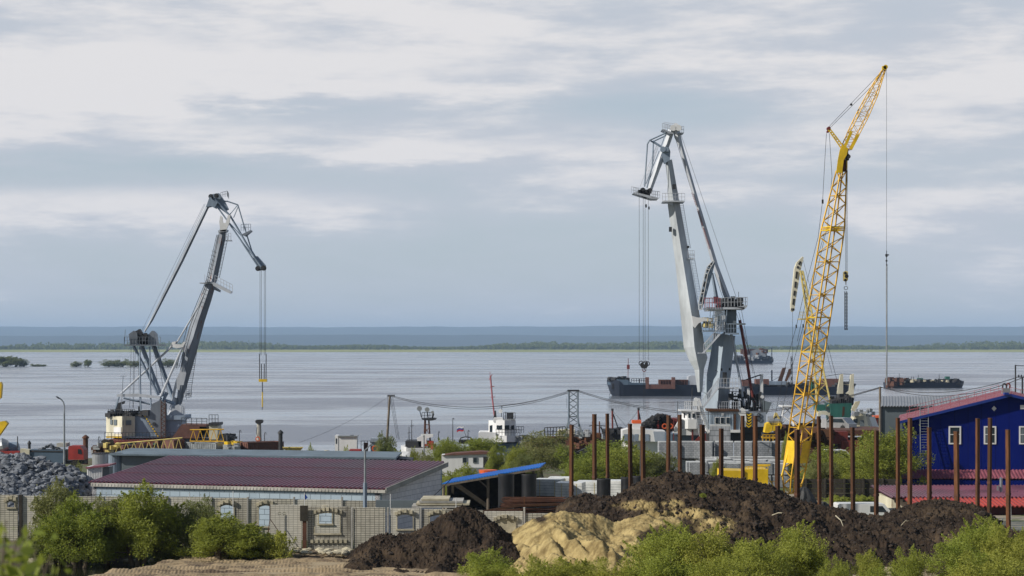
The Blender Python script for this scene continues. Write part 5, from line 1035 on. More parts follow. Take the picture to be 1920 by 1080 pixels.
# ------------------------------------------------------------------ plum-roofed storage building
FL, FR, BL, BR = V((-24.3, 123.4, 9.02)), V((-7.3, 118.0, 8.98)), V((-21.4, 133.4, 9.95)), V((-4.2, 128.0, 9.85))
t = thing('storage_building', 'long low building with plum corrugated lean-to roof and bluish block walls', 'building', (-14, 125, 6.2))
u = (FR-FL); dn = V((u.y, -u.x, 0)).normalized(); ov = (FL-BL).normalized()*.10
M().corr(FL+ov-u*.01, u*1.03, (BL-FL)-ov, 66, .085).build('roof', MT['plum_sheet'], t)
zb = 5.4
for k_ in (.3, .64): q_ = FL.lerp(BL, k_)+V((0, 0, .10)); M().tube(q_, q_+u*1.01, .012, 4).build('sheet_overlap', MT['maroon'], t)
def wallpoly(a, b2, za, zb2, vec): return M().ext([V((a.x, a.y, zb)), V((b2.x, b2.y, zb)), V((b2.x, b2.y, zb2)), V((a.x, a.y, za))], vec)
wallpoly(FL, FR, FL.z-.14, FR.z-.14, -dn*.3).build('front_wall', MT['block_front'], t)
sd = u.normalized()
wallpoly(FR-sd*.002, BR-sd*.002, FR.z-.14, BR.z-.14, -sd*.3).build('side_wall', MT['block_side'], t); wallpoly(FL+sd*.3, BL+sd*.3, FL.z-.14, BL.z-.14, -sd*.3).build('side_wall', MT['block_side'], t); wallpoly(BL, BR, BL.z-.14, BR.z-.14, dn*.2).build('back_wall', MT['block_front'], t)
a = FL+ov+V((0, 0, -.10)); m = M(); m.ext([a-dn*.0+V((0, 0, -.14)), a+u*1.02+V((0, 0, -.10)), a+u*1.02+V((0, 0, .07)), a+V((0, 0, .07))], dn*.04)
for i in range(86): q = a+u*(i+.3)/86+dn*.045; m.box(q+V((0, 0, -.03)), (.07, .03, .12), th)
m.build('eaves_board', MT['concrete'], t); a = FR+ov+sd*.36; b2 = BR+sd*.36+V((0, 0, .0)); M().ext([a+V((0, 0, -.2)), b2+V((0, 0, -.2)), b2+V((0, 0, .08)), a+V((0, 0, .08))], sd*.05).build('verge_board', MT['concrete'], t)
a = V((-6.98, 118.6, 7.0)); m = M(); q = [(-7.0+3.1*k/10, 118+10*k/10, 7.4+1.6*(k/10)**2) for k in range(11)]; m.line([V(p)+sd*.34 for p in q], .02, 4).build('cable', MT['rope'], t)
M().rect(113, 705, 938, 790, 960, .3).build('low_wall', MT['grey_clad'], t)

# flat-roofed building, tanks and white shed behind it
t = thing('flat_roofed_building', 'flat grey-roofed building directly behind the plum roof', 'building', (XZ(480, 146), 146, 5.5)); z1 = 9.58
M().ext([V((XZ(228, 142), 142, 5)), V((XZ(738, 142), 142, 5)), V((XZ(738, 142), 142, z1-.25)), V((XZ(228, 142), 142, z1))], (0, 7, 0)).build('walls', MT['grey_clad'], t)
M().ext([V((XZ(205, 141.6), 141.6, z1+.03)), V((XZ(742, 141.6), 141.6, z1-.24)), V((XZ(742, 141.6), 141.6, z1-.12)), V((XZ(205, 141.6), 141.6, z1+.13))], (0, 7.8, 0)).build('roof', MT['roofing_felt'], t)
M().pr(146, [(735, 858), (772, 862), (772, 865), (735, 863)], 3).build('lean_to_roof', MT['dark_steel'], t)
for x, d, lab, mt_ in ((188, 139, 'pale grey cylindrical tank left of the plum roof', 'zinc'), (215, 142.5, 'blue-grey cylindrical tank joined to the flat-roofed building', 'blue_grey_paint')):
    c = P(x, 851, d); g0 = gz(c.x, d); t = thing('storage_tank', lab, 'tank', (c.x, d, g0)); M().tube((c.x, d, g0), (c.x, d, c.z), .52, 20).build('shell', MT[mt_], t); M().tube((c.x, d, c.z), (c.x, d, c.z+.05), .55, 20).build('lid', MT['dark_steel'], t)
t = thing('tool_shed', 'small white corrugated shed at the left tip of the plum roof', 'shed', P(177, 905, 134)); w_ = 28*134/F
M().corr(P(163, 898, 134), (w_, 0, 0), (0, 0, .75), 9, .04).rect(134.02, 163, 875, 191, 900, 1.5).build('wall', MT['white_paint'], t); M().pr(133.8, [(161, 876), (206, 871), (206, 874), (161, 879)], 2.2).build('roof', MT['pink_sheet'], t); M().pr(134.3, [(191.5, 878), (205, 876), (205, 900), (191.5, 900)], 1.2).build('side_wall', MT['grey_clad'], t)

# lamp posts and poles
def pole_thing(nm, lab, cat, x, y0, d, r0, r1, mt_, extra=None, pn='pole'):
    X = XZ(x, d); t = thing(nm, lab, cat, (X, d, gz(X, d))); M().tube((X, d, gz(X, d)-.2), P(x, y0, d), r0, 8, r1).build(pn, MT[mt_], t)
    if extra: extra(t)
    return t
pole_thing('street_lamp', 'grey lamp post with curved arm at the left, above the rubble', 'lamp post', 120.5, 775, 150, .10, .06, 'galvanised', lambda t: (M().line([P(x, y, 150) for x, y in ((120.5, 775), (121, 762), (119, 754), (115, 749), (109, 745.5))], .05, 6).build('arm', MT['galvanised'], t), M().pr(149.9, [(104, 744), (106, 743), (112, 746.5), (110, 748)], .2).build('lamp_head', MT['dark_steel'], t)))
pole_thing('street_lamp', 'thin grey-blue post rising from the fence in front of the plum roof', 'lamp post', 684.5, 843, 105.5, .085, .05, 'galvanised', lambda t: (M().tube(P(684.5, 905, 105.5), P(684.5, 960, 105.5), .1, 8).build('sleeve', MT['blue_grey_paint'], t), M().line([P(684.5, 844, 105.5), P(690, 839, 105.5), P(697, 831, 105.5)], .03, 5).build('arm', MT['galvanised'], t)))
pole_thing('street_lamp', 'slender bluish post with white crosspiece below the floodlight tower', 'lamp post', 795, 816, 200, .09, .06, 'galvanised', lambda t: M().rect(199.8, 789, 814, 812, 816.3, .3).build('cross_arm', MT['white_paint'], t))
pole_thing('street_lamp', 'dark pole topped by a cream lamp between the fourth and fifth rusty piles', 'lamp post', 1201.5, 826, 185, .10, .08, 'dark_steel', lambda t: (M().pr(184.8, [(1198, 826), (1199, 816), (1203, 811), (1204, 820), (1204, 827)], .3).build('lamp_head', MT['cream_paint'], t)))
def bits(t, d, segs, r, mt_, nm): m = M(); [m.seg(d, s_, r) for s_ in segs]; return m.build(nm, MT[mt_], t)
t = thing('utility_pole', 'leaning wooden power pole with insulators and guy wires above the flat roof', 'pole', P(724, 866, 255)); M().tube(P(723, 866, 255), P(731, 742, 255), .17, 8, .12).build('pole', MT['wood'], t); bits(t, 255, [[(727, 742), (740, 742)]], .8, 'dark_steel', 'cross_arm')
for x in (727.5, 731, 735, 739): M().tube(P(x, 744, 255), P(x, 740, 255), .08, 6).build('insulator', MT['dark_steel'], t)
bits(t, 255, [[(727, 744), (728, 800)], [(733, 744), (747, 824)], [(736, 744), (749, 824)], [(731, 745), (744, 822)]], .35, 'rope', 'guy_wire')
t = thing('lattice_pylon', 'short grey lattice pylon carrying the cables between the grey crane and the white tug', 'pylon', P(1075, 866, 250)); m = M(); rings = []
for i in range(15): y = 733+i*6; w_ = 8.5+max(0, y-790)*.35; c = P(1075, y, 250); q = w_*250/F; rings.append([c+V((-q, -q, 0)), c+V((q, -q, 0)), c+V((q, q, 0)), c+V((-q, q, 0))])
lattice(m, rings[::2]+[rings[-1]], .10, .05); m.build('frame', MT['grey_clad'], t); M().rect(249.4, 1064, 731, 1086, 734, 1.2).build('head', MT['dark_steel'], t); m = M().seg(249.2, [(1066, 735), (1066, 800)], 1.2).seg(249.2, [(1084, 735), (1084, 800)], 1.2); m.seg(249, [(1062.5, 745), (1062.5, 765)], .4); m.build('cable_tray', MT['blue_grey_paint'], t)
t = pole_thing('utility_pole', 'grey power pole left of the corrugated grey shed', 'pole', 1650, 725, 208, .14, .11, 'wood', lambda t: bits(t, 208, [[(1645, 727), (1655, 727)]], .7, 'dark_steel', 'cross_arm'))
pole_thing('utility_pole', 'thin pole behind the ridge of the blue building', 'pole', 1904, 684, 230, .10, .08, 'dark_steel', lambda t: bits(t, 230, [[(1903, 685), (1925, 686)]], .6, 'dark_steel', 'cross_arm'))
pole_thing('utility_pole', 'pole with a T-shaped crossarm at the right edge above the blue roof', 'pole', 1917, 706, 192, .10, .08, 'dark_steel', lambda t: (bits(t, 192, [[(1909, 707), (1926, 707)]], .9, 'dark_steel', 'cross_arm'), [M().box(P(x, 704.5, 192), (.1, .1, .18)).build('insulator', MT['dark_steel'], t) for x in (1910, 1915, 1921)]))
def cable(p, q, sag, lab, n=26, r=.035):
    pts = [V(p).lerp(V(q), i/n)-V((0, 0, sag*4*(i/n)*(1-i/n))) for i in range(n+1)]; M().line(pts, r, 4).build('power_cable', MT['rope'], None, lab, 'cable', 'overhead power cables')
cable(P(736, 742, 255), P(1067, 733, 250), 1.62, 'upper cable sagging from the leaning pole to the lattice pylon'); cable(P(739, 743, 255.3), P(1067, 735, 250.3), 1.55, 'middle cable sagging from the leaning pole to the lattice pylon', r=.03); cable(P(733, 743, 254.7), P(1066, 736.5, 249.6), 1.72, 'lowest cable sagging from the leaning pole to the lattice pylon')
cable(P(1084, 732, 250), P(1650, 726, 208), 2.55, 'upper long cable passing in front of the grey crane'); cable(P(1084, 734, 250.4), P(1650, 727.5, 208), 2.62, 'lower long cable passing in front of the grey crane', r=.04)
cable(P(1650, 725.5, 208), P(1911, 706, 192), .95, 'upper cable rising over the blue roof to the right'); cable(P(1655, 726.5, 208), P(1922, 706, 192), 1.25, 'lower cable rising over the blue roof to the right')
cable(P(1910, 706, 192), P(2100, 690, 170), .6, 'short cable leaving the T-pole at the right edge'); cable(P(728, 744, 255), P(560, 830, 245), .5, 'thin wire running down left from the leaning pole', r=.015)

# ------------------------------------------------------------------ blue building with annexes
D = 175; x0, x1, xr = XZ(1692, D), XZ(1692, D)+17.6, XZ(1692, D)+8.75; ze, zr = 10.62, 12.72
t = thing('blue_building', 'deep blue gabled building with white windows and pinkish roof at the right', 'building', (xr, D+6, 4.6))
wl = M().ext([V((x0, D, 4.3)), V((x1, D, 4.3)), V((x1, D, ze)), V((xr, D, zr)), V((x0, D, ze))], (2.9, 15, 0)).build('wall', MT['blue_paint'], t)
lw = V((x0-.5, D-.5, ze-.02)); lv = V((xr, D-.5, zr+.16)); rw = V((x1+.5, D-.5, ze-.02))
m = M().corr(V((x0-.5, D-.5, ze-.0)), (3.1, 16, 0), lv-lw, 60, .05); rf = m.build('roof', MT['pink_sheet'], t); M().corr(V((x1+.5, D-.5, ze-.0)), (3.1, 16, 0), lv-rw, 60, .05).build('roof', MT['pink_sheet'], t)
m = M().ext([lw+V((0, -.02, -.16)), lv+V((0, -.02, -.18)), lv+V((0, -.02, .05)), lw+V((0, -.02, .06))], (0, -.06, 0)).ext([rw+V((0, -.02, -.16)), lv+V((0, -.02, -.18)), lv+V((0, -.02, .05)), rw+V((0, -.02, .06))], (0, -.06, 0)); m.build('verge_board', MT['cobalt_trim'], t)
M().pr(D-.7, [(1882, 740), (1884, 736), (1891, 736), (1894, 741)], .4).build('ridge_cap', MT['cobalt_trim'], rf)
for x, a, c in ((1779, 1779, 1802), (1845, 1845, 1868), (1911, 1911, 1934)):
    f = M().rect(D-.06, a, 799, c, 833, .055); f.v = f.v; fo = M()
    for r_ in ((a, 799, c, 801.6), (a, 830.4, c, 833), (a, 801.6, a+2.6, 830.4), (c-2.6, 801.6, c, 830.4), (a+2.6, 814, c-2.6, 815.4)): fo.rect(D-.07, *r_, .068)
    w_ = fo.build('window', MT['white_paint'], t); M().rect(D-.035, a+2.6, 801.6, c-2.6, 830.4, .03).build('pane', MT['window_glass'], w_); M().rect(D-.04, a+3, 803, a+9, 829, .004).build('curtain', MT['grey_clad'], w_) if a != 1779 else None
M().pr(D-.05, [(1864, 761), (1868.5, 766), (1864, 771), (1859.5, 766)], .045).build('gable_vent', MT['white_paint'], t); M().rect(D-.05, 1913, 759.5, 1921, 767, .045).build('gable_vent', MT['white_paint'], t)
m = M()
for side, sg in ((0, 1),):
    pts = [V((x0-.2+(xr-x0)*k, D+.6, ze+(zr-ze)*k+.1)) for k in (0.08, .98)]; m.rail(pts, .62, 11, .022); m.build('roof_railing', MT['pink_trim'], t); m = M(); pts = [V((x0+2.3+(xr-x0)*k, D+13, ze+(zr-ze)*k+.1)) for k in (0.08, .98)]; m.rail(pts, .62, 11, .022); m.build('roof_railing', MT['pink_trim'], t); m = M()
m.rail([V((xr+.3, D+.6, zr+.1)), V((x1, D+.6, ze+.1))], .62, 11, .022); m.build('roof_railing', MT['pink_trim'], t)
o = thing('roof_ventilator', 'pale box on the blue building ridge with two dark hoops on top', 'ventilator', (xr-.15, D+1.2, zr+.1)); M().rect(D+1, 1880, 728, 1894, 738, .5).build('box', MT['zinc'], o); M().seg(D+1.2, [(1880, 728), (1880, 722), (1883, 719), (1887, 722), (1887, 728)], 1.5, 6).build('hoop', MT['dark_steel'], o); M().seg(D+1.2, [(1887, 726), (1888, 720), (1891, 718.5), (1894, 722), (1893, 728)], 1.5, 6).build('hoop', MT['dark_red'], o)
o = thing('ladder', 'tall grey ladder leaning against the blue wall', 'ladder', P(1733, 895, D-.6)); m = M().ladder(P(1725.5, 882, D-1.1), P(1725.5, 748, D-.3), .01, 1, .04); m = M(); m.tube(P(1726, 882, D-1.1), P(1725, 747, D-.28), .035, 6); m.tube(P(1741, 866, D-1.0), P(1740.5, 747, D-.28), .035, 6); m.build('rail', MT['galvanised'], o); m = M()
for i in range(21): y = 764+i*5.05; m.tube(P(1726, y, D-.35-i*.03), P(1740.8, y, D-.35-i*.03), .022, 5)
m.build('rung', MT['galvanised'], o)
z1, z2 = P(0, 881, D).z, P(0, 897, 173.6).z; M().corr(V((x0-.3, 173.4, z2)), (17.8, 0, 0), (0, 1.6, z1-z2), 62, .05).build('lean_to_roof', MT['pink_sheet'], t); m = M().box((xr, 174.2, (z2+4.3)/2-.1), (17.4, 1.4, z2-4.3)); m.build('lean_to_wall', MT['blue_paint'], t)
m = M().rail([P(1690, 884, 173), P(1704, 884, 173)], 1.0, 3, .03).rect(172.8, 1688, 884, 1706, 886, 1); m.build('landing', MT['galvanised'], t)
t = thing('annex_building', 'low annex with plum and red corrugated roofs in front of the deep blue building', 'building', (XZ(1800, 155), 155, 5))
xa = XZ(1669, 152); a = V((xa, 151.6, P(0, 933, 151.6).z)); bk = V((XZ(1681, 160), 160.5, P(0, 911, 160.5).z)); M().corr(a, (19, 0, 0), V((0, bk.y-a.y, bk.z-a.z)), 70, .09).build('upper_roof', MT['plum_sheet'], t)
z3 = P(0, 950, 148).z; a2 = V((XZ(1713, 148), 148, z3)); M().corr(a2, (19, 0, 0), (0, 3.55, P(0, 935, 151.5).z-z3), 60, .09).build('lower_roof', MT['red_sheet'], t)
M().box((xa+.85, 152+3, 5.0), (1.5, 6, 1.9)).build('white_wall', MT['cream_paint'], t); M().rect(151.93, 1677, 936.5, 1681, 942, .05).rect(151.93, 1693, 936.5, 1697.5, 941, .05).build('window', MT['window_glass'], t)
M().box((a2.x+9.7, 149.2+1.5, 4.75), (18.6, 3, z3-3.9)).build('maroon_wall', MT['maroon'], t); M().box((a2.x+9.7, 155, 4.9), (17, 8.6, 1.9)).build('rear_wall', MT['cream_paint'], t)
o = thing('flue_pipe', 'shiny steel flue pipe on the plum annex roof', 'chimney', P(1877, 920, 155)); M().tube(P(1877, 922, 155), P(1877, 898, 155), .11, 12).build('pipe', MT['galvanised'], o); M().tube(P(1877, 897.5, 155), P(1877, 895, 155), .14, 12, .03).build('cap', MT['galvanised'], o); M().rect(154.8, 1870, 911, 1873, 920, .2).build('stub', MT['zinc'], o)
t = thing('metal_fence', 'pale horizontal-rail fence at the far right behind the soil', 'fence', P(1890, 995, 128)); m = M()
for k in range(8): m.rect(128, 1848, 978+k*3.2, 1960, 980+k*3.2, .04)
m.build('rails', MT['galvanised'], t); M().rect(127.9, 1879, 972, 1881, 1005, .08).build('post', MT['galvanised'], t); o = M().tube(P(1895, 945, 140), P(1895.5, 975, 140), .03, 6).build('stake', MT['white_paint'], None, 'white stake in front of the maroon wall', 'stake')

t = thing('warehouse', 'grey metal warehouse with pale corrugated roof left of the blue gable', 'building', (XZ(1770, 208), 210, 2.6)); xa = XZ(1653, 205); zt, zr2 = P(0, 762, 205).z, P(0, 743, 213).z
M().ext([V((xa, 205.02, 2.4)), V((xa+2.9, 221, 2.4)), V((xa+2.9, 221, zt)), V((xa+1.45, 213, zr2-.1)), V((xa, 205.02, zt))], (13, 0, 0)).build('walls', MT['grey_clad'], t); M().corr(V((xa-.15, 204.7, zt)), (13.4, 0, 0), (1.45, 8.3, zr2-zt), 46, .07).build('roof', MT['zinc'], t); M().rect(204.9, 1651.5, 762, 1654, 880, .2).build('corner_post', MT['dark_steel'], t)
t = thing('board_fence', 'dark weathered board fence under the trees behind the rusty piles', 'fence', P(1600, 940, 166)); m = M(); z0 = 4.5
for k in range(5): m.rect(166+.02*(k % 2), 1498, 898+k*9, 1684, 906.5+k*9, .05)
m.build('boards', MT['dark_wood'], t); [M().rect(165.85, x, 897, x+3, 944, .12).build('post', MT['dark_wood'], t) for x in (1510, 1546, 1582, 1618, 1654)]
m = M(); rr = random.Random(3)
for k in range(34): plant('weed', 1520+k*5.2+rr.uniform(-2, 2), 934+rr.uniform(-2, 3), 160+rr.uniform(-2, 3), 22, 'x', 'plant', 'weeds along the dark board fence') if 0 else None
for k, (x, l_) in enumerate(((1570, 'weeds at the foot of the board fence just left of the short orange pile'), (1620, 'weeds at the foot of the board fence behind the white van'), (1660, 'weeds at the foot of the board fence right beside the annex'))): plant('weed', x, 930, 162, 60, l_, 'plant', 'weeds along the dark board fence')
# ------------------------------------------------------------------ blue-roofed shed
t = thing('open_shed', 'open wooden shed with bright blue sloping sheet roof', 'shed', (XZ(900, 140), 141, 5.5)); c4 = [P(828, 907, 136), P(1013, 875.5, 136), P(1006, 872, 145), P(850, 897, 145)]
M().corr(c4[0], c4[1]-c4[0], c4[3]-c4[0], 36, .03).build('roof', MT['blue_sheet'], t)
m = M(); off = V((0, 0, -.12))
for k in (0, .33, .66, .98): m.beam(c4[0].lerp(c4[3], k)+off, c4[1].lerp(c4[2], k)+off, .12, .14)
m.build('rafter', MT['wood'], t); m = M()
for x, d in ((832, 136.6), (915, 136.6), (1000, 137)): m = M(); m.tube(V((XZ(x, d), d, gz(0, d)-.1)), V((XZ(x, d), d, interp(x, [(828, c4[0].z), (1013, c4[1].z)])-.15)), .09, 7).build('post', MT['wood'], t)
M().seg(136.5, [(899, 901), (914, 914)], 1.5, 5).build('brace', MT['wood'], t); M().ext([V((c4[3].x-.4, 144.6, 5)), V((XZ(985, 144.6), 144.6, 5)), V((XZ(985, 144.6), 144.6, 8.35)), V((c4[3].x-.4, 144.6, c4[3].z-.3))], (0, .1, 0)).ext([V((c4[0].x+.3, 136.9, 5)), V((c4[0].x+.3, 144.5, 5)), V((c4[0].x+.3, 144.5, c4[3].z-.35)), V((c4[0].x+.3, 136.9, c4[0].z-.25))], (.08, 0, 0)).build('wall', MT['dark_wood'], t)
m = M(); rr = random.Random(4)
for k in range(16): m.box((rr.uniform(c4[0].x+.8, c4[0].x+4.5), rr.uniform(138, 143), 5.5+rr.uniform(0, .5)), (rr.uniform(.3, 1), rr.uniform(.3, 1), rr.uniform(.2, .9)), rr.uniform(0, 3))
m.build('stored_timber', MT['dark_wood'], t)
# rusty reinforcement
t = thing('rebar_stack', 'long stack of rusty reinforcement rods and mesh behind the fence', 'rebar', P(980, 970, 118)); m = M(); rr = random.Random(6); g0 = gz(0, 118)
for k in range(99): y = 934+(k % 9)*3.6+rr.uniform(-1, 1); dd = 118+(k//9)*.22; l0 = 945+rr.uniform(-8, 16) if k % 9 < 5 else 905+rr.uniform(0, 30); m.tube(P(l0, y+(6 if l0 < 935 else 0)+rr.uniform(-1, 2), dd), P(1060+rr.uniform(-8, 6), y-1, dd), .022, 5)
m.build('rods', MT['rust_dark'], t); m = M()
for k in range(26): x = 948+k*4; m.tube(P(x, 931, 117.6), P(x, 940, 117.6), .014, 4)
for y in (932, 936, 940): m.tube(P(946, y, 117.6), P(1054, y, 117.6), .014, 4)
m.build('mesh_panel', MT['rust_dark'], t); M().pr(117, [(905, 957), (975, 946), (1052, 944), (1052, 948), (975, 950), (905, 961)], .1).build('channel_beam', MT['rust'], t); M().rect(117.3, 982, 931, 984, 962, .1).build('stake', MT['rust'], t)
# van, car, tarpaulin
def car(nm, lab, cat, x, d, rz, L, W, H, mt_, van=False, z=None):
    t = thing(nm, lab, cat, (0, 0, 0)); hb = H*.55
    prof = [(-L/2, .35), (-L/2, hb), (-L/2+.05*L, H*.6), (-L*.30, H), (L*.12, H), (L*.27, H*.62), (L/2-.05, hb), (L/2, .45), (L/2-.1, .3), (-L/2+.1, .3)] if not van else [(-L/2, .35), (-L/2, H*.95), (-L/2+.12, H), (L*.25, H), (L*.38, H*.58), (L/2-.05, H*.48), (L/2, .45), (L/2, .3)]
    M().loft([[(x_, -W/2, z_) for x_, z_ in prof], [(x_, W/2, z_) for x_, z_ in prof]]).build('body', MT[mt_], t)
    m = M()
    for s_ in (-1, 1):
        if van: m.add([(L*.02, s_*(W/2+.01), H*.62), (L*.30, s_*(W/2+.01), H*.62), (L*.22, s_*(W/2+.01), H*.9), (L*.02, s_*(W/2+.01), H*.9)], [(0, 1, 2, 3)])
        else: m.add([(-L*.36, s_*(W/2+.01), H*.64), (L*.22, s_*(W/2+.01), H*.64), (L*.11, s_*(W/2+.01), H*.93), (-L*.28, s_*(W/2+.01), H*.93)], [(0, 1, 2, 3)])
    a, b2 = ((L*.25, H), (L*.38, H*.58)) if van else ((L*.12, H), (L*.27, H*.62))
    m.add([(a[0]+.03, -W*.44, a[1]-.04), (b2[0]+.02, -W*.44, b2[1]+.04), (b2[0]+.02, W*.44, b2[1]+.04), (a[0]+.03, W*.44, a[1]-.04)], [(0, 1, 2, 3)]); m.build('window', MT['window_glass'], t)
    for sx in (-.3, .32):
        for s_ in (-1, 1): M().disc((L*sx, s_*(W/2-.08), .33), .33, .2, 14).build('wheel', MT['tyre'], t)
    for s_ in (-1, 1): M().box((L/2+.0, s_*W*.36, hb*.85), (.06, .28, .14)).build('headlight', MT['white_paint'], t)
    X = XZ(x, d); t.location = (X, d, gz(X, d) if z is None else z); t.rotation_euler = (0, 0, rz); return t
car('van', 'white van half hidden by the black soil right of the short orange pile', 'van', 1624, 149, R(2), 4.3, 1.9, 1.5, 'white_paint', True, z=4.4)
car('parked_car', 'dark car roof showing above the soil beside the annex', 'car', 1656, 150, R(184), 4.2, 1.75, 1.4, 'dark_steel', z=4.0)
m = M(); rr = random.Random(9); n = 14
c = P(1508, 925, 151); g0 = gz(0, 151)
rings = []
for k, (rad, z) in enumerate(((.95, 0), (.9, .5), (.72, 1.0), (.5, 1.5), (.2, 1.75))): rings.append([(c.x+math.cos(a)*rad*(1+.3*NZ.noise(V((math.cos(a)*2, math.sin(a)*2, z)))), 151+math.sin(a)*rad*.8*(1+.3*NZ.noise(V((math.cos(a)*3, 5, z)))), 5.2+z*.95) for a in [2*math.pi*i/18 for i in range(18)]])
m.loft(rings); t = m.build('tarpaulin', MT['tarpaulin'], None, 'crumpled black tarpaulin heap at the foot of the yellow lattice boom', 'tarpaulin'); m = M(); 
rings = [[(c.x+1.3+math.cos(a)*rad*(1+.2*math.sin(3*a)), 151+math.sin(a)*.5, 5.2+z) for a in [2*math.pi*i/12 for i in range(12)]] for rad, z in ((.6, 0), (.5, .4), (.2, .62))]; m.loft(rings).build('tarpaulin', MT['tarpaulin'], None, 'small black bundle lying right of the tarpaulin heap', 'tarpaulin')
# ------------------------------------------------------------------ quay left: truck, containers, booms
def barge(nm, lab, cat, d, x0, x1, ywl, ydeck, W, mt_, bow=None, bow_rise=0, group=None):
    s = d/F; X0, X1 = XZ(x0, d), XZ(x1, d); zt = CAMH-(ydeck-HY)*s; t = thing(nm, lab, cat, ((X0+X1)/2, d, 0), group); L = X1-X0; rings = []
    for k in range(25):
        u = k/24; x = X0+L*u; e = u if bow == 'L' else (1-u if bow == 'R' else .5); w_ = W/2*(min(1, (e/.12)**.55 if e < .12 else 1)); top = zt+bow_rise*s*smooth((.16-e)/.05); zb = -.8 if bow is None else -.8+(top+.3)*max(0, 1-e/.07)**1.3*.85
        if bow is None: zb = -.8+(zt*.8 if k in (0, 24) else 0)
        w_ = max(w_, .3); rings.append([(x, d-w_, top), (x, d-w_*.82, zb), (x, d+w_*.82, zb), (x, d+w_, top)])
    M().loft(rings).build('hull', MT[mt_], t); return t
def clutter(t, nm, mt_, d, xa, xb, ya, yb, n, seed, smin=.2, smax=.9, dep=2):
    rr = random.Random(seed); m = M()
    for _ in range(n): m.box(P(rr.uniform(xa, xb), rr.uniform(ya, yb), d+rr.uniform(-dep, dep)), (rr.uniform(smin, smax), rr.uniform(smin, smax), rr.uniform(smin, smax)*.8), rr.uniform(0, 3))
    return m.build(nm, MT[mt_], t)
# dump truck
d = 238; t = thing('dump_truck', 'dump truck with red cab and dark green tipping body full of gravel', 'truck', (XZ(98, d), d, gz(0, d)))
M().pr(d-1.2, [(54, 843), (120, 844), (120, 866), (112, 870), (50, 868), (54, 856)], 2.4).build('tipping_body', MT['grey_blue_hull'], t); M().pr(d-1.4, [(38, 841), (55, 843), (55, 862), (38, 856)], 1.0).build('tailgate', MT['cream_paint'], t)
M().pr(d-1.25, [(56, 844.5), (118, 845.5), (118, 848), (56, 847)], .04).build('side_rib', MT['dark_steel'], t)
m = M(); rr = random.Random(1)
for _ in range(150): u = rr.uniform(-1, 1); rock(m, (XZ(93, d)+u*1.2, d+rr.uniform(-.8, .8), P(0, 845, d).z+.62*(1-abs(u))+rr.uniform(-.1, .1)), .16, rr)
m.build('gravel_load', MT['stone'], t)
M().pr(d-1.2, [(128, 838), (131, 836), (150, 836.5), (156, 844), (157, 862), (128, 862)], 2.4).build('cab', MT['bright_red'], t); M().pr(d-1.23, [(146, 842), (152, 842.5), (154, 852), (146, 851)], .03).build('cab_window', MT['window_glass'], t); M().rect(d-1, 106, 831, 124, 838, 2).build('cab_guard', MT['concrete'], t); M().rect(d-.9, 54, 864, 158, 870, 1.8).build('chassis', MT['dark_steel'], t)
for x in (68, 84, 142):
    for dd in (-1, 1): M().disc(P(x, 871, d+dd), .5, .3, 14).build('wheel', MT['tyre'], t)
t = thing('concrete_mixer', 'grey drum mixer with red frame at the left edge of the quay', 'mixer', (XZ(18, 246), 246, gz(0, 246))); m = M().tube(P(-8, 840, 246), P(8, 836, 246), .7, 14, .95).tube(P(8, 836, 246), P(16, 834, 246), .95, 14, .55); m.build('drum', MT['zinc'], t); M().tube(P(18, 842, 247), P(35, 838, 247), .85, 14, .6).build('second_drum', MT['blue_grey_paint'], t); M().rect(245, 0, 846, 36, 851, 1.5).build('frame', MT['bright_red'], t); M().tube(P(33, 840, 246), P(33, 818, 246), .06, 5).build('mast', MT['dark_steel'], t); M().rect(245.5, -5, 850, 36, 862, 1.5).build('chassis', MT['dark_steel'], t)
for x, y0, y1, w_, lab in ((160.5, 822, 868, 5.5, 'thick rusty stack with conical cap right of the red truck cab'), (55, 833, 850, 3, 'small dark vent pipe behind the truck tailgate'), (526, 813, 860, 4.6, 'dark capped post on the quay right of the pinkish container')):
    d = 256; s = d/F; t = thing('vent_stack', lab, 'stack', (XZ(x, d), d, gz(0, d)), 'capped vent stacks on the quay'); M().tube((XZ(x, d), d, gz(0, d)), P(x, y0, d), w_*s*.85, 12).build('pipe', MT['rust_dark' if x == 160.5 else 'dark_steel'], t); M().tube(P(x, y0, d), P(x, y0-3, d), w_*s*1.25, 12, w_*s*1.1).tube(P(x, y0-3, d), P(x, y0-7, d), w_*s*1.1, 12, .05).build('cap', MT['rust_dark' if x == 160.5 else 'dark_steel'], t)
t = thing('excavator', 'yellow excavator outside the left edge, only its bent arm showing', 'excavator', (XZ(-90, 190), 190, gz(0, 190))); g0 = gz(0, 190)
M().pr(189.6, [(-70, 850), (-55, 800), (-20, 740), (1, 716), (3, 722), (1, 746), (-8, 752), (-40, 800), (-50, 850)], .6).build('boom', MT['yellow_paint'], t); M().pr(189.5, [(-60, 860), (-20, 815), (-4, 791), (9, 789), (14, 794), (0, 814), (-30, 850), (-50, 868)], .7).build('arm', MT['yellow_paint'], t); M().box((XZ(-110, 190), 190, g0+1.9), (3, 2.6, 1.6)).build('body', MT['yellow_paint'], t)
for s_ in (-1.1, 1.1): M().box((XZ(-110, 190), 190+s_, g0+.5), (3.8, .5, .9)).build('track', MT['tyre'], t)
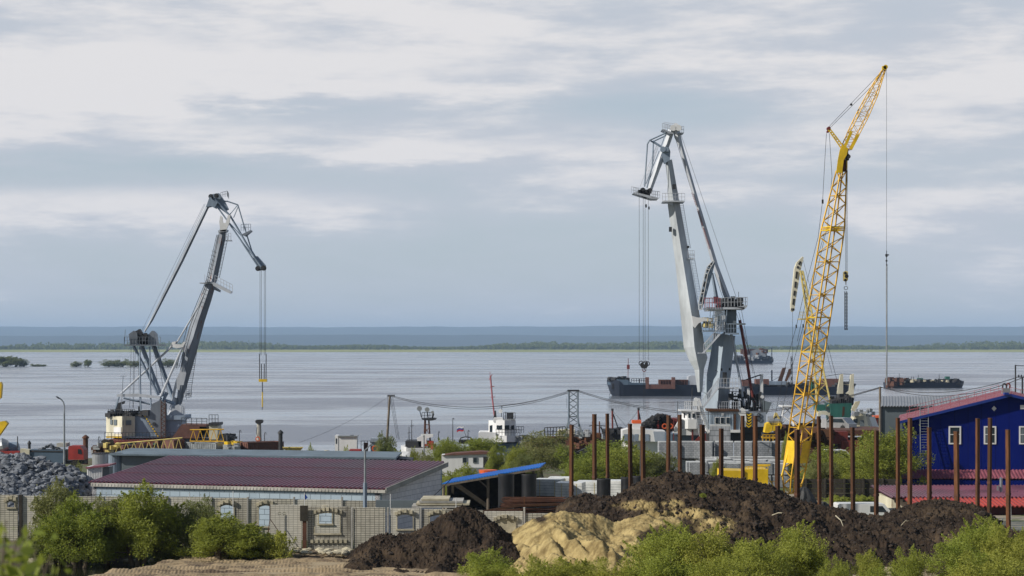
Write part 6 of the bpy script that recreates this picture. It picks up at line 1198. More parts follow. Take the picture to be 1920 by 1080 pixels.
def container(lab, x, d, L, rz, ytop, mt_, me):
    W, H = 2.44, 2.59; z1 = P(0, ytop, d).z; t = thing('shipping_container', lab, 'container', (0, 0, 0)); m = M().box((0, 0, H/2), (L-.1, W-.1, H-.1)); n = int(L/.28)
    for i in range(n):
        for s_ in (-1, 1): m.box((-L/2+.15+i*.28, s_*(W/2-.04), H/2), (.13, .06, H-.3))
    m.build('shell', MT[mt_], t); m = M()
    for a in (-1, 1):
        for b2 in (-1, 1): m.box((a*(L/2-.06), b2*(W/2-.06), H/2), (.14, .14, H))
        m.box((0, a*(W/2-.05), H-.06), (L, .12, .13)).box((0, a*(W/2-.05), .08), (L, .12, .16)).box((a*(L/2-.05), 0, H-.06), (.12, W, .13)).box((a*(L/2-.05), 0, .08), (.12, W, .16))
    m.build('frame', MT[me], t); m = M()
    for y in (-.85, -.35, .35, .85): m.tube((-L/2-.05, y, .15), (-L/2-.05, y, H-.15), .04, 6)
    for z in (.7, 1.3, 1.9): m.box((-L/2-.02, 0, z), (.05, W-.2, .06))
    m.box((-L/2-.005, 0, H/2), (.03, W-.25, H-.25)); m.build('door', MT['white_paint' if me == 'galvanised' else mt_], t)
    t.location = (XZ(x, d), d, z1-H); t.rotation_euler = (0, 0, rz); return t
container('grey-green container with white door end, carrying a yellow boom section', 386, 262, 5.0, R(-30), 829, 'galvanised', 'galvanised'); container('faded pinkish-red container under the grey mast', 490, 262, 4.9, R(34), 828, 'rust_pink', 'rust_pink')
def truss(lab, d, xa, xb, ya0, ya1, yb0, yb1, n, W=1.5, mt_='pale_yellow'):
    m = M(); rings = []
    for i in range(n+1):
        u = i/n; x = xa+(xb-xa)*u; top = ya0+(yb0-ya0)*u; bot = ya1+(yb1-ya1)*u; rings.append([P(x, bot, d-W/2), P(x, bot, d+W/2), P(x, top, d+W/2), P(x, top, d-W/2)])
    for k in range(4):
        m.tube(rings[0][k], rings[-1][k], .085, 5)
    for i in range(n):
        a, b2 = rings[i], rings[i+1]; mid = [a[k].lerp(b2[k], .5) for k in range(4)]
        for f_, g_ in ((0, 3), (1, 2)): m.tube(a[f_], mid[g_], .05, 4); m.tube(mid[g_], b2[f_], .05, 4)
        m.tube(mid[3], mid[2], .05, 4); m.tube(a[0], a[1], .05, 4)
    m.build('lattice_section', MT[mt_], None, lab, 'boom section')
truss('long yellowish lattice boom section lying on the quay below the left crane', 259, 216, 342, 832, 850, 821, 847, 9); truss('short yellow lattice section resting on top of the grey-green container', 262, 356, 420, 806, 827.5, 805, 827.5, 5, 1.4, 'lattice_yellow')
m = M()
for i in range(7): m.rect(258+i*.2, 524+i*3, 838+i*1.3, 568-i, 839.6+i*1.3, .3)
m.build('beam_stack', MT['pale_yellow'], None, 'loose stack of yellow beams lying right of the pinkish container', 'beams')
t = thing('mooring_mast', 'grey tapered mast with flared head above the pinkish container', 'mast', (XZ(485, 268), 268, gz(0, 268))); M().tube(P(485.5, 862, 268), P(485.5, 794, 268), .42, 10, .27).build('shaft', MT['concrete'], t); M().pr(267.6, [(478.5, 789), (481, 787), (491, 787), (493, 789), (492, 793), (488, 795), (483, 795), (479, 793)], .8).build('head', MT['dark_steel'], t); M().seg(267.5, [(482, 800), (481, 812), (484, 822)], .6).build('hose', MT['rope'], t)
o = M().ring(P(483.5, 823, 267.3), .26, .12, .1, 12).build('life_ring', MT['orange'], None, 'orange ring hanging on the flared grey mast', 'life ring')
for x, y, lab in ((449, 808, 'hook-shaped lamp left of the grey mast'), (496, 812, 'hook-shaped lamp right of the grey mast'), (187, 826, 'short lamp with a square arm left of the cream machine house'), (184.5, 820, 'tall thin lamp just left of the square-armed lamp')):
    d = 270; t = thing('deck_lamp', lab, 'lamp', (XZ(x, d), d, gz(0, d)), 'small lamps on the quay'); M().tube((XZ(x, d), d, gz(0, d)), P(x, y, d), .05, 6).build('pole', MT['dark_steel'], t); M().seg(d, [(x, y), (x+1, y-1.5), (x+2.6, y-.5), (x+3, y+3)], .6).build('arm', MT['dark_steel'], t)
# work boat behind containers, left
t = barge('work_boat', 'rust-pink decked work boat with dark wheelhouse between left crane and grey mast', 'boat', 290, 318, 440, 838, 822, 8, 'navy_hull', 'R', 2); M().pr(287, [(322, 822), (340, 796), (386, 797), (390, 808), (374, 822)], 5).build('hold_cover', MT['rust_pink'], t); M().rect(287, 392, 796, 408, 824, 4).build('wheelhouse', MT['cream_paint'], t); M().rect(286.8, 391, 793, 410, 798, 4.4).rect(287, 374, 800, 388, 820, 3).build('funnel', MT['dark_steel'], t); M().rail([P(340, 796, 287), P(388, 797, 287)], .9, 5, .05).rail([P(392, 793, 287), P(409, 793, 287)], 1.1, 3, .05).build('railing', MT['dark_steel'], t)
clutter(t, 'deck_gear', 'dark_steel', 286, 412, 440, 816, 826, 26, 5)
t = thing('scrap_pile', 'jumble of rusty and grey scrap left of the left crane base', 'scrap', (XZ(205, 262), 262, gz(0, 262))); clutter(t, 'rusty_scrap', 'rust', 262, 178, 232, 838, 852, 40, 6, .3, 1.4); clutter(t, 'grey_scrap', 'zinc', 261, 178, 215, 836, 852, 22, 7, .2, 1); clutter(t, 'yellow_scrap', 'pale_yellow', 261, 195, 225, 832, 846, 12, 8, .2, .8); M().disc(P(197, 830, 261), .45, .3, 12).disc(P(208, 829, 262), .35, .3, 12).build('old_wheel', MT['dark_wood'], t)
t = thing('scrap_pile', 'mixed scrap and machine parts under the long lattice section', 'scrap', (XZ(290, 264), 264, gz(0, 264))); clutter(t, 'red_scrap', 'rust_pink', 264, 235, 335, 836, 853, 26, 16, .4, 2.2); clutter(t, 'green_scrap', 'green_paint', 265, 235, 335, 834, 850, 10, 17, .4, 1.4); clutter(t, 'grey_scrap', 'zinc', 263, 235, 350, 842, 854, 30, 18, .3, 1.2)
t = thing('scrap_pile', 'low dark clutter between the two containers', 'scrap', (XZ(438, 260), 260, gz(0, 260))); clutter(t, 'grey_scrap', 'zinc', 260, 428, 450, 838, 852, 22, 26, .3, 1.2); clutter(t, 'yellow_scrap', 'yellow_paint', 262, 424, 450, 830, 836, 10, 27, .2, .9)
# booth, box, barrel, ring, sand
d = 262; t = thing('portable_booth', 'white box booth standing alone on the quay right of the beams', 'booth', P(648, 866, d)); M().pr(d-1, [(634, 819), (669, 818), (669, 866), (634, 866)], 2).build('front_wall', MT['white_paint'], t); M().pr(d-1.05, [(628, 816), (634, 817), (634, 866), (628, 866)], 2.6).build('door_end', MT['white_paint'], t); M().rect(d-1.2, 633, 817, 670, 819, 2.4).build('roof', MT['zinc'], t); M().rect(d-1.08, 629.5, 822, 631.5, 832, .05).build('window', MT['window_glass'], t); M().box(P(660, 817, d), (.4, .4, .2)).build('vent', MT['dark_steel'], t)
t = thing('switch_cabinet', 'blue-grey cabinet with railing at the foot of the leaning power pole', 'cabinet', P(704, 862, 264)); M().rect(264, 695, 822, 714, 862, 2).build('case', MT['grey_paint'], t); M().rect(263.8, 694, 829, 716, 830, 2.4).build('shelf', MT['dark_steel'], t); M().rail([P(677, 842, 263), P(695, 842, 263)], 1, 3, .04).build('railing', MT['dark_steel'], t)
t = thing('oil_drum', 'rust-brown drum standing beside the blue-grey cabinet', 'drum', P(686, 846, 262)); M().tube(P(686, 846, 262), P(686, 830, 262), .27, 14).build('shell', MT['rust_dark'], t); M().tube(P(686, 838.5, 262), P(686, 837.8, 262), .29, 14).tube(P(686, 830.8, 262), P(686, 830, 262), .285, 14).build('rim', MT['rust'], t)
M().ring(P(703, 841, 261.5), .32, .14, .1, 14).build('life_ring', MT['orange'], None, 'orange life ring in front of the blue-grey cabinet', 'life ring'); M().pr(258, [(655, 843), (676, 843), (678, 851), (653, 851)], 2).build('skip', MT['bright_red'], None, 'low red skip between the white booth and the drum', 'skip')
heapm = M(); rr = random.Random(15)
for _ in range(120): u = rr.uniform(-1, 1); rock(heapm, (XZ(612, 255)+u*1.1, 255+rr.uniform(-1, 1), 3.0+1.3*(1-abs(u))*rr.uniform(.5, 1)), .3, rr)
heapm.build('stone_heap', MT['concrete_yellow'], None, 'small pointed heap of pale stones left of the white booth', 'heap', None, 'stuff')
t = thing('rowing_boat', 'small white upturned boat behind the flat roof near the leaning pole', 'boat', P(752, 868, 240)); M().loft([[P(x, 858, 240-w_), P(x, 850-h, 240), P(x, 858, 240+w_)] for x, w_, h in ((733, .1, 0), (740, .6, 3), (755, .8, 4), (768, .5, 3), (774, .1, 0))]).build('hull', MT['white_paint'], t)

# floodlight tower on its boat, masts and flag
d = 288; t = barge('work_boat', 'low dark boat under the floodlight tower', 'boat', d, 752, 850, 866, 838, 8, 'white_paint', 'L', 3); M().rect(d-3, 760, 827, 790, 840, 5).build('net_store', MT['dark_steel'], t); M().pr(d-3, [(781, 822), (790, 817), (811, 816), (812, 819), (800, 822), (797, 838), (786, 838)], 2).build('canopy', MT['white_paint'], t); clutter(t, 'red_gear', 'bright_red', d-3, 795, 812, 828, 840, 9, 3, .3, .8)
t = thing('floodlight_tower', 'rusty trestle tower with platform and tilted floodlights on top', 'tower', P(800, 840, d-1)); m = M().seg(d-1, [(795, 840), (796.5, 786)], 1.3).seg(d-1, [(807.5, 840), (804, 786)], 1.6).seg(d+1, [(798, 840), (798, 786)], 1.1).seg(d-1, [(796, 796), (806, 796)], .7).seg(d-1, [(796, 812), (806, 800)], .6).seg(d-1, [(796, 800), (807, 818)], .6); m.build('legs', MT['rust_dark'], t); M().pr(d-1.8, [(790, 785), (811, 784), (818, 785), (817, 787), (808, 789), (792, 787)], 3).rail([P(791, 785, d-1.8), P(811, 784, d-1.8)], .8, 4, .05).build('platform', MT['dark_steel'], t)
for x, y, r_, b_ in ((786.5, 766, .34, (790, 782)), (801, 768, .32, (803, 783)), (811, 773, .2, (812, 784))): l_ = M().disc(P(x, y, d-1.8), r_, .25, 12).build('floodlight', MT['zinc'], t); M().seg(d-1.7, [(x, y+2), b_], .8).build('bracket', MT['dark_steel'], l_)
M().seg(d-1, [(810, 786), (813, 776), (811, 772)], 1.6).build('arm', MT['dark_steel'], t)
for x, y0, y1, c, lab in ((772, 787, 838, 1, 'thin mast with small crossbars left of the floodlight tower'), (767, 800, 830, 1, 'shorter antenna mast just left of the thin crossbar mast'), (849, 784, 836, 0, 'bare mast left of the tricolour flag'), (877.5, 807, 828, 0, 'short hooked rod right of the tricolour flag'), (822, 809, 826, 0, 'bent davit rod right of the floodlight tower')):
    t = thing('antenna_mast', lab, 'mast', P(x, y1, 286), 'thin masts on the moored boats'); M().tube(P(x, y1, 286), P(x, y0, 286), .07, 5, .04).build('rod', MT['dark_steel'], t); M().seg(286, [(x-3, y0+12), (x+3, y0+11)] if c else [(x, y0+1), (x+1.5, y0), (x+2.4, y0+3)], .6).build('spreader', MT['dark_steel'], t)
t = thing('national_flag', 'waving white, blue and red flag on a slanting staff', 'flag', P(873, 816, 285)); M().seg(285, [(868, 802), (874, 818)], .4).build('staff', MT['dark_steel'], t)
for k, mt_ in enumerate(('white_flag', 'blue_flag', 'red_flag')):
    up = [(869-i*1.55, 799.2+.22*i+.9*math.sin(i*.9)+k*2.9) for i in range(9)]; M().pr(285, [(x, y) for x, y in up]+[(x+.3, y+2.9) for x, y in up[::-1]], .04).build('stripe', MT[mt_], t)
# white tug
def tug(lab, d, hull, name='tugboat'): t = barge(name, lab, 'boat', d, *hull); return t
d = 296; t = tug('white-housed tug with tall leaning red mast behind the trees', d, (888, 1010, 866, 829, 8, 'grey_blue_hull', 'L', 3))
M().pr(d-3.4, [(897, 812), (900, 810), (930, 811), (930, 830), (897, 830)], 6).build('lower_deckhouse', MT['white_paint'], t); h = M().loft([[P(x, 788, q), P(x, 817, q), P(x, 817, q2), P(x, 788, q2)] for x, q, q2 in ((916, d-2, d+2), (930, d-3, d+2.5), (946, d-3.8, d+2.5), (958, d-3.2, d+2), (967, d-1.6, d+1.2))]).build('wheelhouse', MT['white_paint'], t)
m = M().loft([[P(x, 817, q), P(x, 829, q), P(x, 829, q2), P(x, 817, q2)] for x, q, q2 in ((929, d-4.2, d+2), (950, d-4.8, d+2), (965, d-4, d+2), (975, d-2, d+2))]); m.build('bridge_bulwark', MT['white_paint'], t)
for xa, xb, q in ((918, 923, d-2.4), (931, 934, d-3.2), (935, 941.5, d-3.45), (946, 955, d-3.9), (958.5, 964, d-3.35)): M().ext([P(xa, 798, q), P(xb, 797, q+.2 if xa > 940 else q-.15), P(xb, 805 if xa != 918 else 812, q+.2 if xa > 940 else q-.15), P(xa, 805 if xa != 918 else 812, q)], (0, .12, 0)).build('window', MT['window_glass'], t)
M().pr(d-3, [(925, 787), (926, 784), (942, 783), (944, 788), (943, 791), (925, 791)], 4).build('bridge_roof', MT['white_paint'], t); M().rect(d-3, 944, 786, 966, 788, 4).build('monkey_deck', MT['zinc'], t)
M().rail([P(944, 786, d-3), P(966, 786, d-3)], .9, 6, .045).rail([P(930, 817, d-4.8), P(975, 818, d-3)], .9, 8, .045).rail([P(968, 812, d-2), P(982, 812, d-2)], .9, 3, .045).build('railing', MT['dark_steel'], t)
ms = M().seg(d, [(928, 788), (923, 745), (919.5, 704)], 1.5, 6).build('mast', MT['pink_trim'], t); M().seg(d, [(919, 726), (927, 724)], .7).seg(d, [(920, 745), (928, 744)], .6).seg(d, [(919, 704), (918.8, 697)], .4).seg(d, [(917, 712), (923, 702)], .6).build('yardarm', MT['bright_red'], ms); M().pr(d-.5, [(925, 784), (928, 770), (930, 770), (931, 784)], 1).build('mast_foot', MT['dark_steel'], t)
M().disc(P(938.5, 771, d-1), .28, .5, 12).build('radar_dome', MT['white_paint'], t); M().seg(d-1, [(940, 784), (941, 762)], .6).seg(d-1, [(939, 762), (943, 762)], .4).seg(d-1, [(948, 786), (948, 772)], .5).seg(d-1, [(965, 786), (966, 782)], .6).build('aerial', MT['dark_steel'], t); M().box(P(956, 780, d-1), (.9, .8, .9)).disc(P(958, 778, d-1.5), .35, .3, 12).build('searchlight', MT['dark_steel'], t); clutter(t, 'deck_gear', 'zinc', d-2, 968, 1000, 818, 830, 18, 4, .3, 1)
t = thing('dinghy', 'dark inflatable with arched canopy left of the white tug', 'boat', P(874, 830, 284)); M().seg(284, [(862, 826), (864, 821), (872, 819), (882, 820), (886, 826)], 1.1).build('canopy_frame', MT['rope'], t); M().rect(283, 860, 825, 888, 832, 2).build('hull', MT['black_plastic'], t)
# white cabin and objects by it
d = 225; t = thing('site_cabin', 'white site cabin with open dark doorway among the trees', 'cabin', P(886, 893, d)); cb_ = M().pr(d, [(828, 853), (923, 850), (923, 893), (828, 893)], 2.4).build('body', MT['white_paint'], t); M().pr(d+.02, [(923.3, 850), (946, 852), (946, 893), (923.3, 893)], 2.2).build('end_wall', MT['grey_paint'], t)
for x in (868, 887.5): w_ = M().rect(d-.08, x-1, 857, x+7, 868, .07).build('window', MT['zinc'], t); M().rect(d-.1, x, 858, x+6, 867, .02).build('pane', MT['window_glass'], w_)
M().rect(d-.04, 906, 856.5, 915, 877, .03).build('doorway', MT['dark_void'], t); M().rect(d-.12, 915.3, 856, 924, 878, .1).build('door', MT['white_paint'], t); M().pr(d-.2, [(850, 850), (902, 846.5), (918, 848), (926, 851), (828, 854)], 2.6).build('roof', MT['rust_pink'], t); M().rect(d-.5, 868, 877, 946, 893, .5).build('plinth', MT['zinc'], t)
M().tube(P(915, 893, 165), P(915, 881, 165), .6, 18, .72).build('tub', MT['orange'], None, 'round orange tub just behind the blue roof', 'tub')
# rusty pier barge
d = 272; t = barge('pier_barge', 'rusty pontoon crowded with pipes and rails under the lattice pylon', 'barge', 283, 985, 1140, 862, 832, 12, 'rust'); d = 278
M().rect(d-2, 1047, 806, 1078, 822, 3).build('cream_tank', MT['cream_paint'], t); M().rect(d-3, 1110, 813, 1128, 834, 3).build('rust_box', MT['rust'], t); m = M()
for k in range(6): m.seg(d-3, [(1020, 814+k*4), (1110, 815+k*4)], .7)
for k in range(14): m.seg(d-3, [(1022+k*7, 806), (1022+k*7, 836)], .6)
m.rail([P(1021, 818, d-3), P(1060, 816, d-3)], 1.1, 7, .07); m.build('pipe_rack', MT['dark_steel'], t); clutter(t, 'pipes', 'zinc', d-3.2, 1085, 1106, 806, 824, 22, 14, .2, .8); clutter(t, 'rusty_gear', 'rust', d-3.4, 1000, 1110, 820, 838, 60, 15, .2, 1.2); clutter(t, 'dark_gear', 'rust_dark', d-3.4, 1010, 1130, 826, 846, 60, 19, .3, 1.6)
for x in (1111, 1124): M().seg(d-3.5, [(x, 790), (x, 816)], 1.3, 6).build('post', MT['rust_dark'], t)
M().seg(d-4, [(1104, 799), (1112, 797), (1138, 799)], .8).seg(d-4, [(1126, 800), (1134, 816)], 1.6).build('davit', MT['dark_steel'], t)
t = thing('conveyor', 'dark sloping conveyor below the pylon beside the leftmost rusty pile', 'conveyor', P(1090, 862, 240)); M().pr(240, [(1070, 858), (1076, 850), (1112, 834), (1120, 834), (1116, 842), (1080, 862)], 1.2).build('belt_frame', MT['dark_steel'], t); M().rect(239, 1045, 843, 1076, 861, 2).build('hopper', MT['rust_pink'], t); M().seg(238.8, [(1045, 850), (1104, 829)], .8).seg(238.8, [(1045, 842), (1078, 842)], .8).build('handrail', MT['rust'], t)
# dark red derrick masts
for x, y0, lab, x2 in ((1148.5, 768, 'left dark red derrick mast with slanting strut', 1160), (1197.5, 767, 'right dark red derrick mast above the orange-banded funnel', 1204)):
    d = 284; t = thing('derrick', lab, 'derrick', P(x, 805, d), 'dark red derrick masts'); M().seg(d, [(x, 804), (x-.4, y0)], 1.7, 8).build('mast', MT['dark_red'], t); M().seg(d, [(x2, 806), (x+1, y0+8)], 1.2, 6).build('strut', MT['dark_steel'], t); M().seg(d, [(x, y0+2), (x+26 if x < 1180 else x-24, 800)], .3).build('stay', MT['rope'], t); M().box(P(x-.2, y0, d), (.3, .3, .3)).build('cap', MT['dark_steel'], t)
t = barge('work_boat', 'black-decked boat with hose gear right of the pier barge', 'boat', 286, 1132, 1180, 862, 812, 7, 'dark_steel'); M().pr(284, [(1146, 806), (1165, 801), (1176, 806), (1172, 811), (1150, 811)], 3).build('canopy', MT['dark_steel'], t); M().seg(283, [(1176, 806), (1182, 800), (1186, 799)], .8).build('nozzle', MT['zinc'], t); clutter(t, 'deck_gear', 'dark_steel', 283, 1132, 1176, 806, 818, 24, 29, .2, .9)
# white-decked boat with funnel
d = 272; t = barge('work_boat', 'flat white-decked boat with a white funnel banded in orange', 'boat', 276, 1165, 1262, 862, 812, 9, 'white_paint', 'L', 2); M().pr(d-1, [(1167, 807), (1178, 804), (1220, 806), (1247, 808), (1254, 828), (1238, 828), (1167, 828)], 4).build('deckhouse', MT['white_paint'], t); M().pr(d-1.1, [(1225, 809), (1246, 809), (1253, 828), (1228, 828)], .08).build('side_shade_panel', MT['grey_paint'], t)
m = M()
for k in range(5): m.rect(d-1.08, 1170+k*10, 814, 1177+k*10, 827, .05)
m.build('window', MT['blue_grey_paint'], t); M().rect(d, 1186, 788, 1202, 806, 1.6).build('funnel', MT['white_paint'], t); M().rect(d-.03, 1185.6, 788, 1202.4, 794, 1.66).build('funnel_band', MT['orange'], t)
# coal barge, wheelhouse tug 2
t = barge('coal_barge', 'dark red barge loaded with coal behind the white wheelhouse', 'barge', 292, 1204, 1330, 862, 806, 9, 'dark_red'); M().rect(288, 1234, 785, 1280, 806, 5).build('hold_side', MT['dark_red'], t); m = M(); rr = random.Random(10)
for _ in range(420): u = rr.uniform(0, 1); px = 1203+u*50; top = 806-26*math.sin(math.pi*min(1, u*.62+.05)); rock(m, P(px, top+abs(rr.gauss(0, 5)), 287.2+rr.uniform(-1.2, 2)), rr.uniform(.25, .6), rr)
m.build('coal', MT['dark_void'], t, None, None, None, 'stuff'); M().rect(286, 1232, 788, 1235.5, 806, .6).build('red_post', MT['bright_red'], t)
d = 270; t = barge('tugboat', 'white wheelhouse tug with blue-grey hull left of the grey crane cabin', 'boat', 272, 1244, 1330, 862, 812, 8, 'grey_blue_hull', 'L', 1)
M().loft([[P(x, 772, q), P(x, 793, q), P(x, 793, q2), P(x, 772, q2)] for x, q, q2 in ((1278, d-1.4, d+1.5), (1288, d-2.4, d+2), (1302, d-2.6, d+2), (1314, d-1.6, d+1.6))]).build('wheelhouse', MT['white_paint'], t); M().loft([[P(x, 786, q), P(x, 804, q), P(x, 804, q2), P(x, 786, q2)] for x, q, q2 in ((1277, d-2, d+2), (1290, d-3, d+2), (1306, d-3, d+2), (1318, d-2, d+2))]).build('bridge_bulwark', MT['white_paint'], t); M().rect(d-2.5, 1278, 804, 1318, 816, 4).build('deckhouse', MT['white_paint'], t); M().rect(d-2.6, 1276, 769.5, 1315, 772, 4.6).build('bridge_roof', MT['white_paint'], t)
for xa, xb, q in ((1282, 1286, d-2.05), (1290.5, 1294, d-2.6), (1298, 1303.5, d-2.7), (1307, 1311, d-2.3)): M().rect(q, xa, 775, xb, 783.5, .12).build('window', MT['window_glass'], t)
M().rail([P(1284, 769, d-2.6), P(1314, 769, d-2.6)], 1.1, 8, .045).build('railing', MT['white_paint'], t); M().disc(P(1305, 749.5, d-1), .28, .4, 12).box(P(1304, 757, d-1), (.5, .5, .5)).build('radar_dome', MT['white_paint'], t); M().seg(d-1, [(1297, 769), (1298, 727)], .9).seg(d-1, [(1270, 798), (1271, 752)], .6).seg(d-1, [(1309, 769), (1306, 752)], .9).build('mast', MT['dark_steel'], t)
M().pr(d-2.8, [(1265, 803), (1276, 783), (1276, 812), (1262, 812)], 1).build('boat_cover', MT['white_paint'], t); M().pr(d-2.9, [(1315, 814), (1332, 812), (1332, 830), (1300, 830)], 1).build('loading_ramp', MT['dark_red'], t); m = M()
for x in (1246, 1257): M().ring(P(x, 799, d-3), .28, .13, .1, 12).build('life_ring', MT['orange'], t)
M().rect(d-2.7, 1252, 789, 1254, 812, .2).rect(d-2.7, 1262.5, 784, 1264, 826, .2).rect(d-2.7, 1297, 806, 1300, 828, .2).build('fender_post', MT['dark_red'], t)
# yellow bucket machine and white trestle
d = 250; t = thing('grab_crane', 'yellow machine with grey drum and wide toothed front right of the grey crane', 'machine', (XZ(1450, d), d, gz(0, d))); M().pr(d-1, [(1434, 811), (1437, 795), (1442, 792), (1446, 797), (1459, 797), (1463, 792), (1467, 797), (1464, 805), (1450, 808), (1440, 812)], 2).build('blade', MT['yellow_paint'], t); M().disc(P(1453, 789, d), .55, 1.6, 16, 'X').build('drum', MT['zinc'], t); M().pr(d-.5, [(1450, 785), (1454, 774), (1457, 774), (1463, 786), (1460, 788), (1456, 779)], .6).build('arm', MT['pale_yellow'], t)
m = M().rail([P(1430, 828, d-1.4), P(1456, 828, d-1.4)], .8, 4, .07).rect(d-1, 1431, 819, 1456, 822, 2); m.build('lower_frame', MT['lattice_yellow'], t); M().rect(d-.8, 1432, 812, 1464, 832, 2.4).build('chassis', MT['dark_steel'], t)
t = thing('trestle', 'white steel trestle tower between yellow machine and lattice boom', 'trestle', P(1476, 832, 275)); m = M(); r1 = [P(1469, 762, 274), P(1484, 762, 274), P(1484, 762, 277), P(1469, 762, 277)]; r2 = [P(1462, 812, 273), P(1490, 812, 273), P(1490, 812, 278), P(1462, 812, 278)]; lattice(m, [[a.lerp(c, i/3) for a, c in zip(r1, r2)] for i in range(4)], .13, .09); m.rect(273.5, 1467, 761, 1486, 763.5, 4); m.build('frame', MT['white_paint'], t)
clutter(t, 'base_gear', 'rust_dark', 272, 1462, 1530, 800, 826, 60, 31, .4, 1.6, 1)
# cream armoured wheelhouse, silver car, rusty hull sections
d = 262; t = thing('patrol_boat', 'cream-white boat superstructure ashore right of the silver car', 'boat', P(1618, 815, d)); M().loft([[P(xt, 775, q), P(xb, 812, q), P(xb, 812, q2), P(xt, 775, q2)] for xt, xb, q, q2 in ((1597, 1589, d-1, d+2), (1602, 1598, d-2, d+2), (1618, 1622, d-2, d+2), (1623, 1632, d-1, d+2))]).build('wheelhouse', MT['cream_paint'], t); M().loft([[P(xt, 781, q), P(xb, 812, q), P(xb, 812, q2), P(xt, 781, q2)] for xt, xb, q, q2 in ((1621, 1618, d-.5, d+3), (1630, 1640, d-.8, d+3), (1640, 1652, d, d+3))]).build('aft_house', MT['white_paint'], t)
M().pr(d-2.1, [(1594, 786), (1598, 785), (1597, 793), (1592, 794)], .1).pr(d-2.15, [(1600, 786), (1608, 785), (1608, 793), (1599, 793)], .1).build('window', MT['window_glass'], t); M().pr(d-2.2, [(1613, 788), (1620, 788), (1622, 806), (1612, 805)], .1).build('hatch', MT['grey_clad'], t); M().rect(d-1.5, 1600, 775, 1613, 782, 2).build('awning', MT['cobalt_trim'], t); clutter(t, 'aerials', 'zinc', d-1, 1600, 1638, 768, 780, 26, 41, .1, .6); M().rect(d-3, 1575, 806, 1660, 818, 6).build('deck', MT['concrete'], t)
M().pr(265, [(1596, 769), (1604, 753), (1613, 752), (1611, 758), (1603, 772)], .4).build('radar_panel', MT['concrete_yellow'], t)
M().seg(d-1.5, [(1597, 778), (1597, 768)], .6).build('mast', MT['white_paint'], t)
car('parked_car', 'silver hatchback parked high behind the tall dark pile', 'car', 1570, 250, R(140), 4.2, 1.75, 1.5, 'silver_car', z=P(0, 807, 250).z)
M().rect(247, 1541, 785, 1549.5, 807, .3).build('notice_board', MT['white_paint'], None, 'white upright board between the boom and the silver car', 'board')
t = thing('hull_sections', 'rust-red steel hull sections stacked below the silver car', 'hull section', P(1590, 862, 244)); M().rect(242, 1512, 806.6, 1672, 817, 11).build('deck_slab', MT['rust_dark'], t)
M().rect(240, 1556, 809, 1590, 832, 8).build('side_plate', MT['dark_red'], t); M().pr(241, [(1512, 822), (1556, 822), (1556, 868), (1512, 868)], 8).build('side_plate', MT['rust_dark'], t); M().rect(239.5, 1578, 826, 1640, 868, 9).build('side_plate', MT['dark_red'], t); M().rect(240.5, 1640, 815, 1674, 868, 9).build('side_plate', MT['rust_dark'], t); clutter(t, 'deck_clutter', 'rust', 240, 1512, 1560, 808, 826, 50, 43, .3, 1.4, 1)
t = car('parked_car', 'pale car roof showing between bushes below the rusty hull sections', 'car', 1617, 205, R(10), 4.2, 1.75, 1.5, 'silver_car', z=P(0, 848, 205).z-1.5) if 0 else None
car('parked_car', 'white car glimpsed in the bushes below the rusty hull sections', 'car', 1572, 222, R(8), 4.2, 1.75, 1.5, 'white_paint', z=P(0, 843, 222).z-1.5)
t = thing('work_boat', 'boat with an orange-red roof just left of the grey warehouse', 'boat', P(1655, 815, 266)); M().rect(266, 1643, 782, 1662, 815, 4).build('house', MT['dark_red'], t); M().rect(265.8, 1641, 780, 1664, 783.5, 4.4).build('roof', MT['orange'], t); M().rect(265.9, 1646, 788, 1652, 800, .1).build('window', MT['window_glass'], t)

# ------------------------------------------------------------------ ships out on the river
d = 700; t = barge('river_barge', 'long dark blue barge with raised pale bow anchored in midstream', 'barge', d, 1138, 1312, 744, 721, 13, 'navy_hull', 'L', 9.5)
M().loft([[P(x, y, d-w_), P(x, 721.5, d-w_), P(x, 721.5, d+w_), P(x, y, d+w_)] for x, y, w_ in ((1139, 712, .6), (1145, 711.5, 3), (1160, 711.5, 6), (1177, 712, 6.6), (1184, 717.5, 6.62), (1212, 718, 6.62))]).build('forecastle', MT['grey_blue_hull'], t)
M().seg(d, [(1177.5, 712), (1178, 672)], .6).box(P(1178, 688, d), (.9, .9, 1.4)).build('mast', MT['dark_red'], t); M().rect(d-6.7, 1216, 721, 1262, 729, .5).build('hatch_side', MT['rust_pink'], t)
for x in (1214, 1263): M().rect(d-6.9, x-3, 707.5, x+3, 729, 3).build('bulkhead_post', MT['rust_pink'], t)
m = M().rect(d-5, 1236, 712, 1262, 721, 5).rect(d-5, 1267, 712, 1290, 724, 5); m.build('cargo', MT['rust_dark'], t); m = M()
for x in range(1238, 1290, 5): m.rect(d-5.3, x, 712, x+1, 722, .3)
m.build('frames', MT['rust_pink'], t); M().pr(d-5, [(1289, 727), (1291, 706), (1296, 704), (1304, 704), (1310, 727)], 6).build('superstructure', MT['pale_paint'], t); clutter(t, 'deck_gear', 'dark_steel', d-3, 1142, 1176, 708.5, 712, 22, 51, .5, 1.8); M().rail([P(1184, 717, d-6), P(1212, 717, d-6)], 1.2, 6, .12).build('railing', MT['dark_steel'], t); M().seg(d-5, [(1146, 732), (1142, 742)], .4).build('anchor_chain', MT['dark_steel'], t); M().pr(d-4.5, [(1148, 719), (1155, 719), (1153, 728), (1146, 730)], .5).build('anchor_pocket', MT['dark_void'], t); M().rect(d-5, 1198.5, 710, 1200, 718, .4).build('bollard', MT['dark_steel'], t)
d = 715; t = barge('river_barge', 'flat dark barge with derricks and brown cargo seen between the cranes', 'barge', d, 1392, 1602, 741, 724.5, 13, 'navy_hull', 'R', 1)
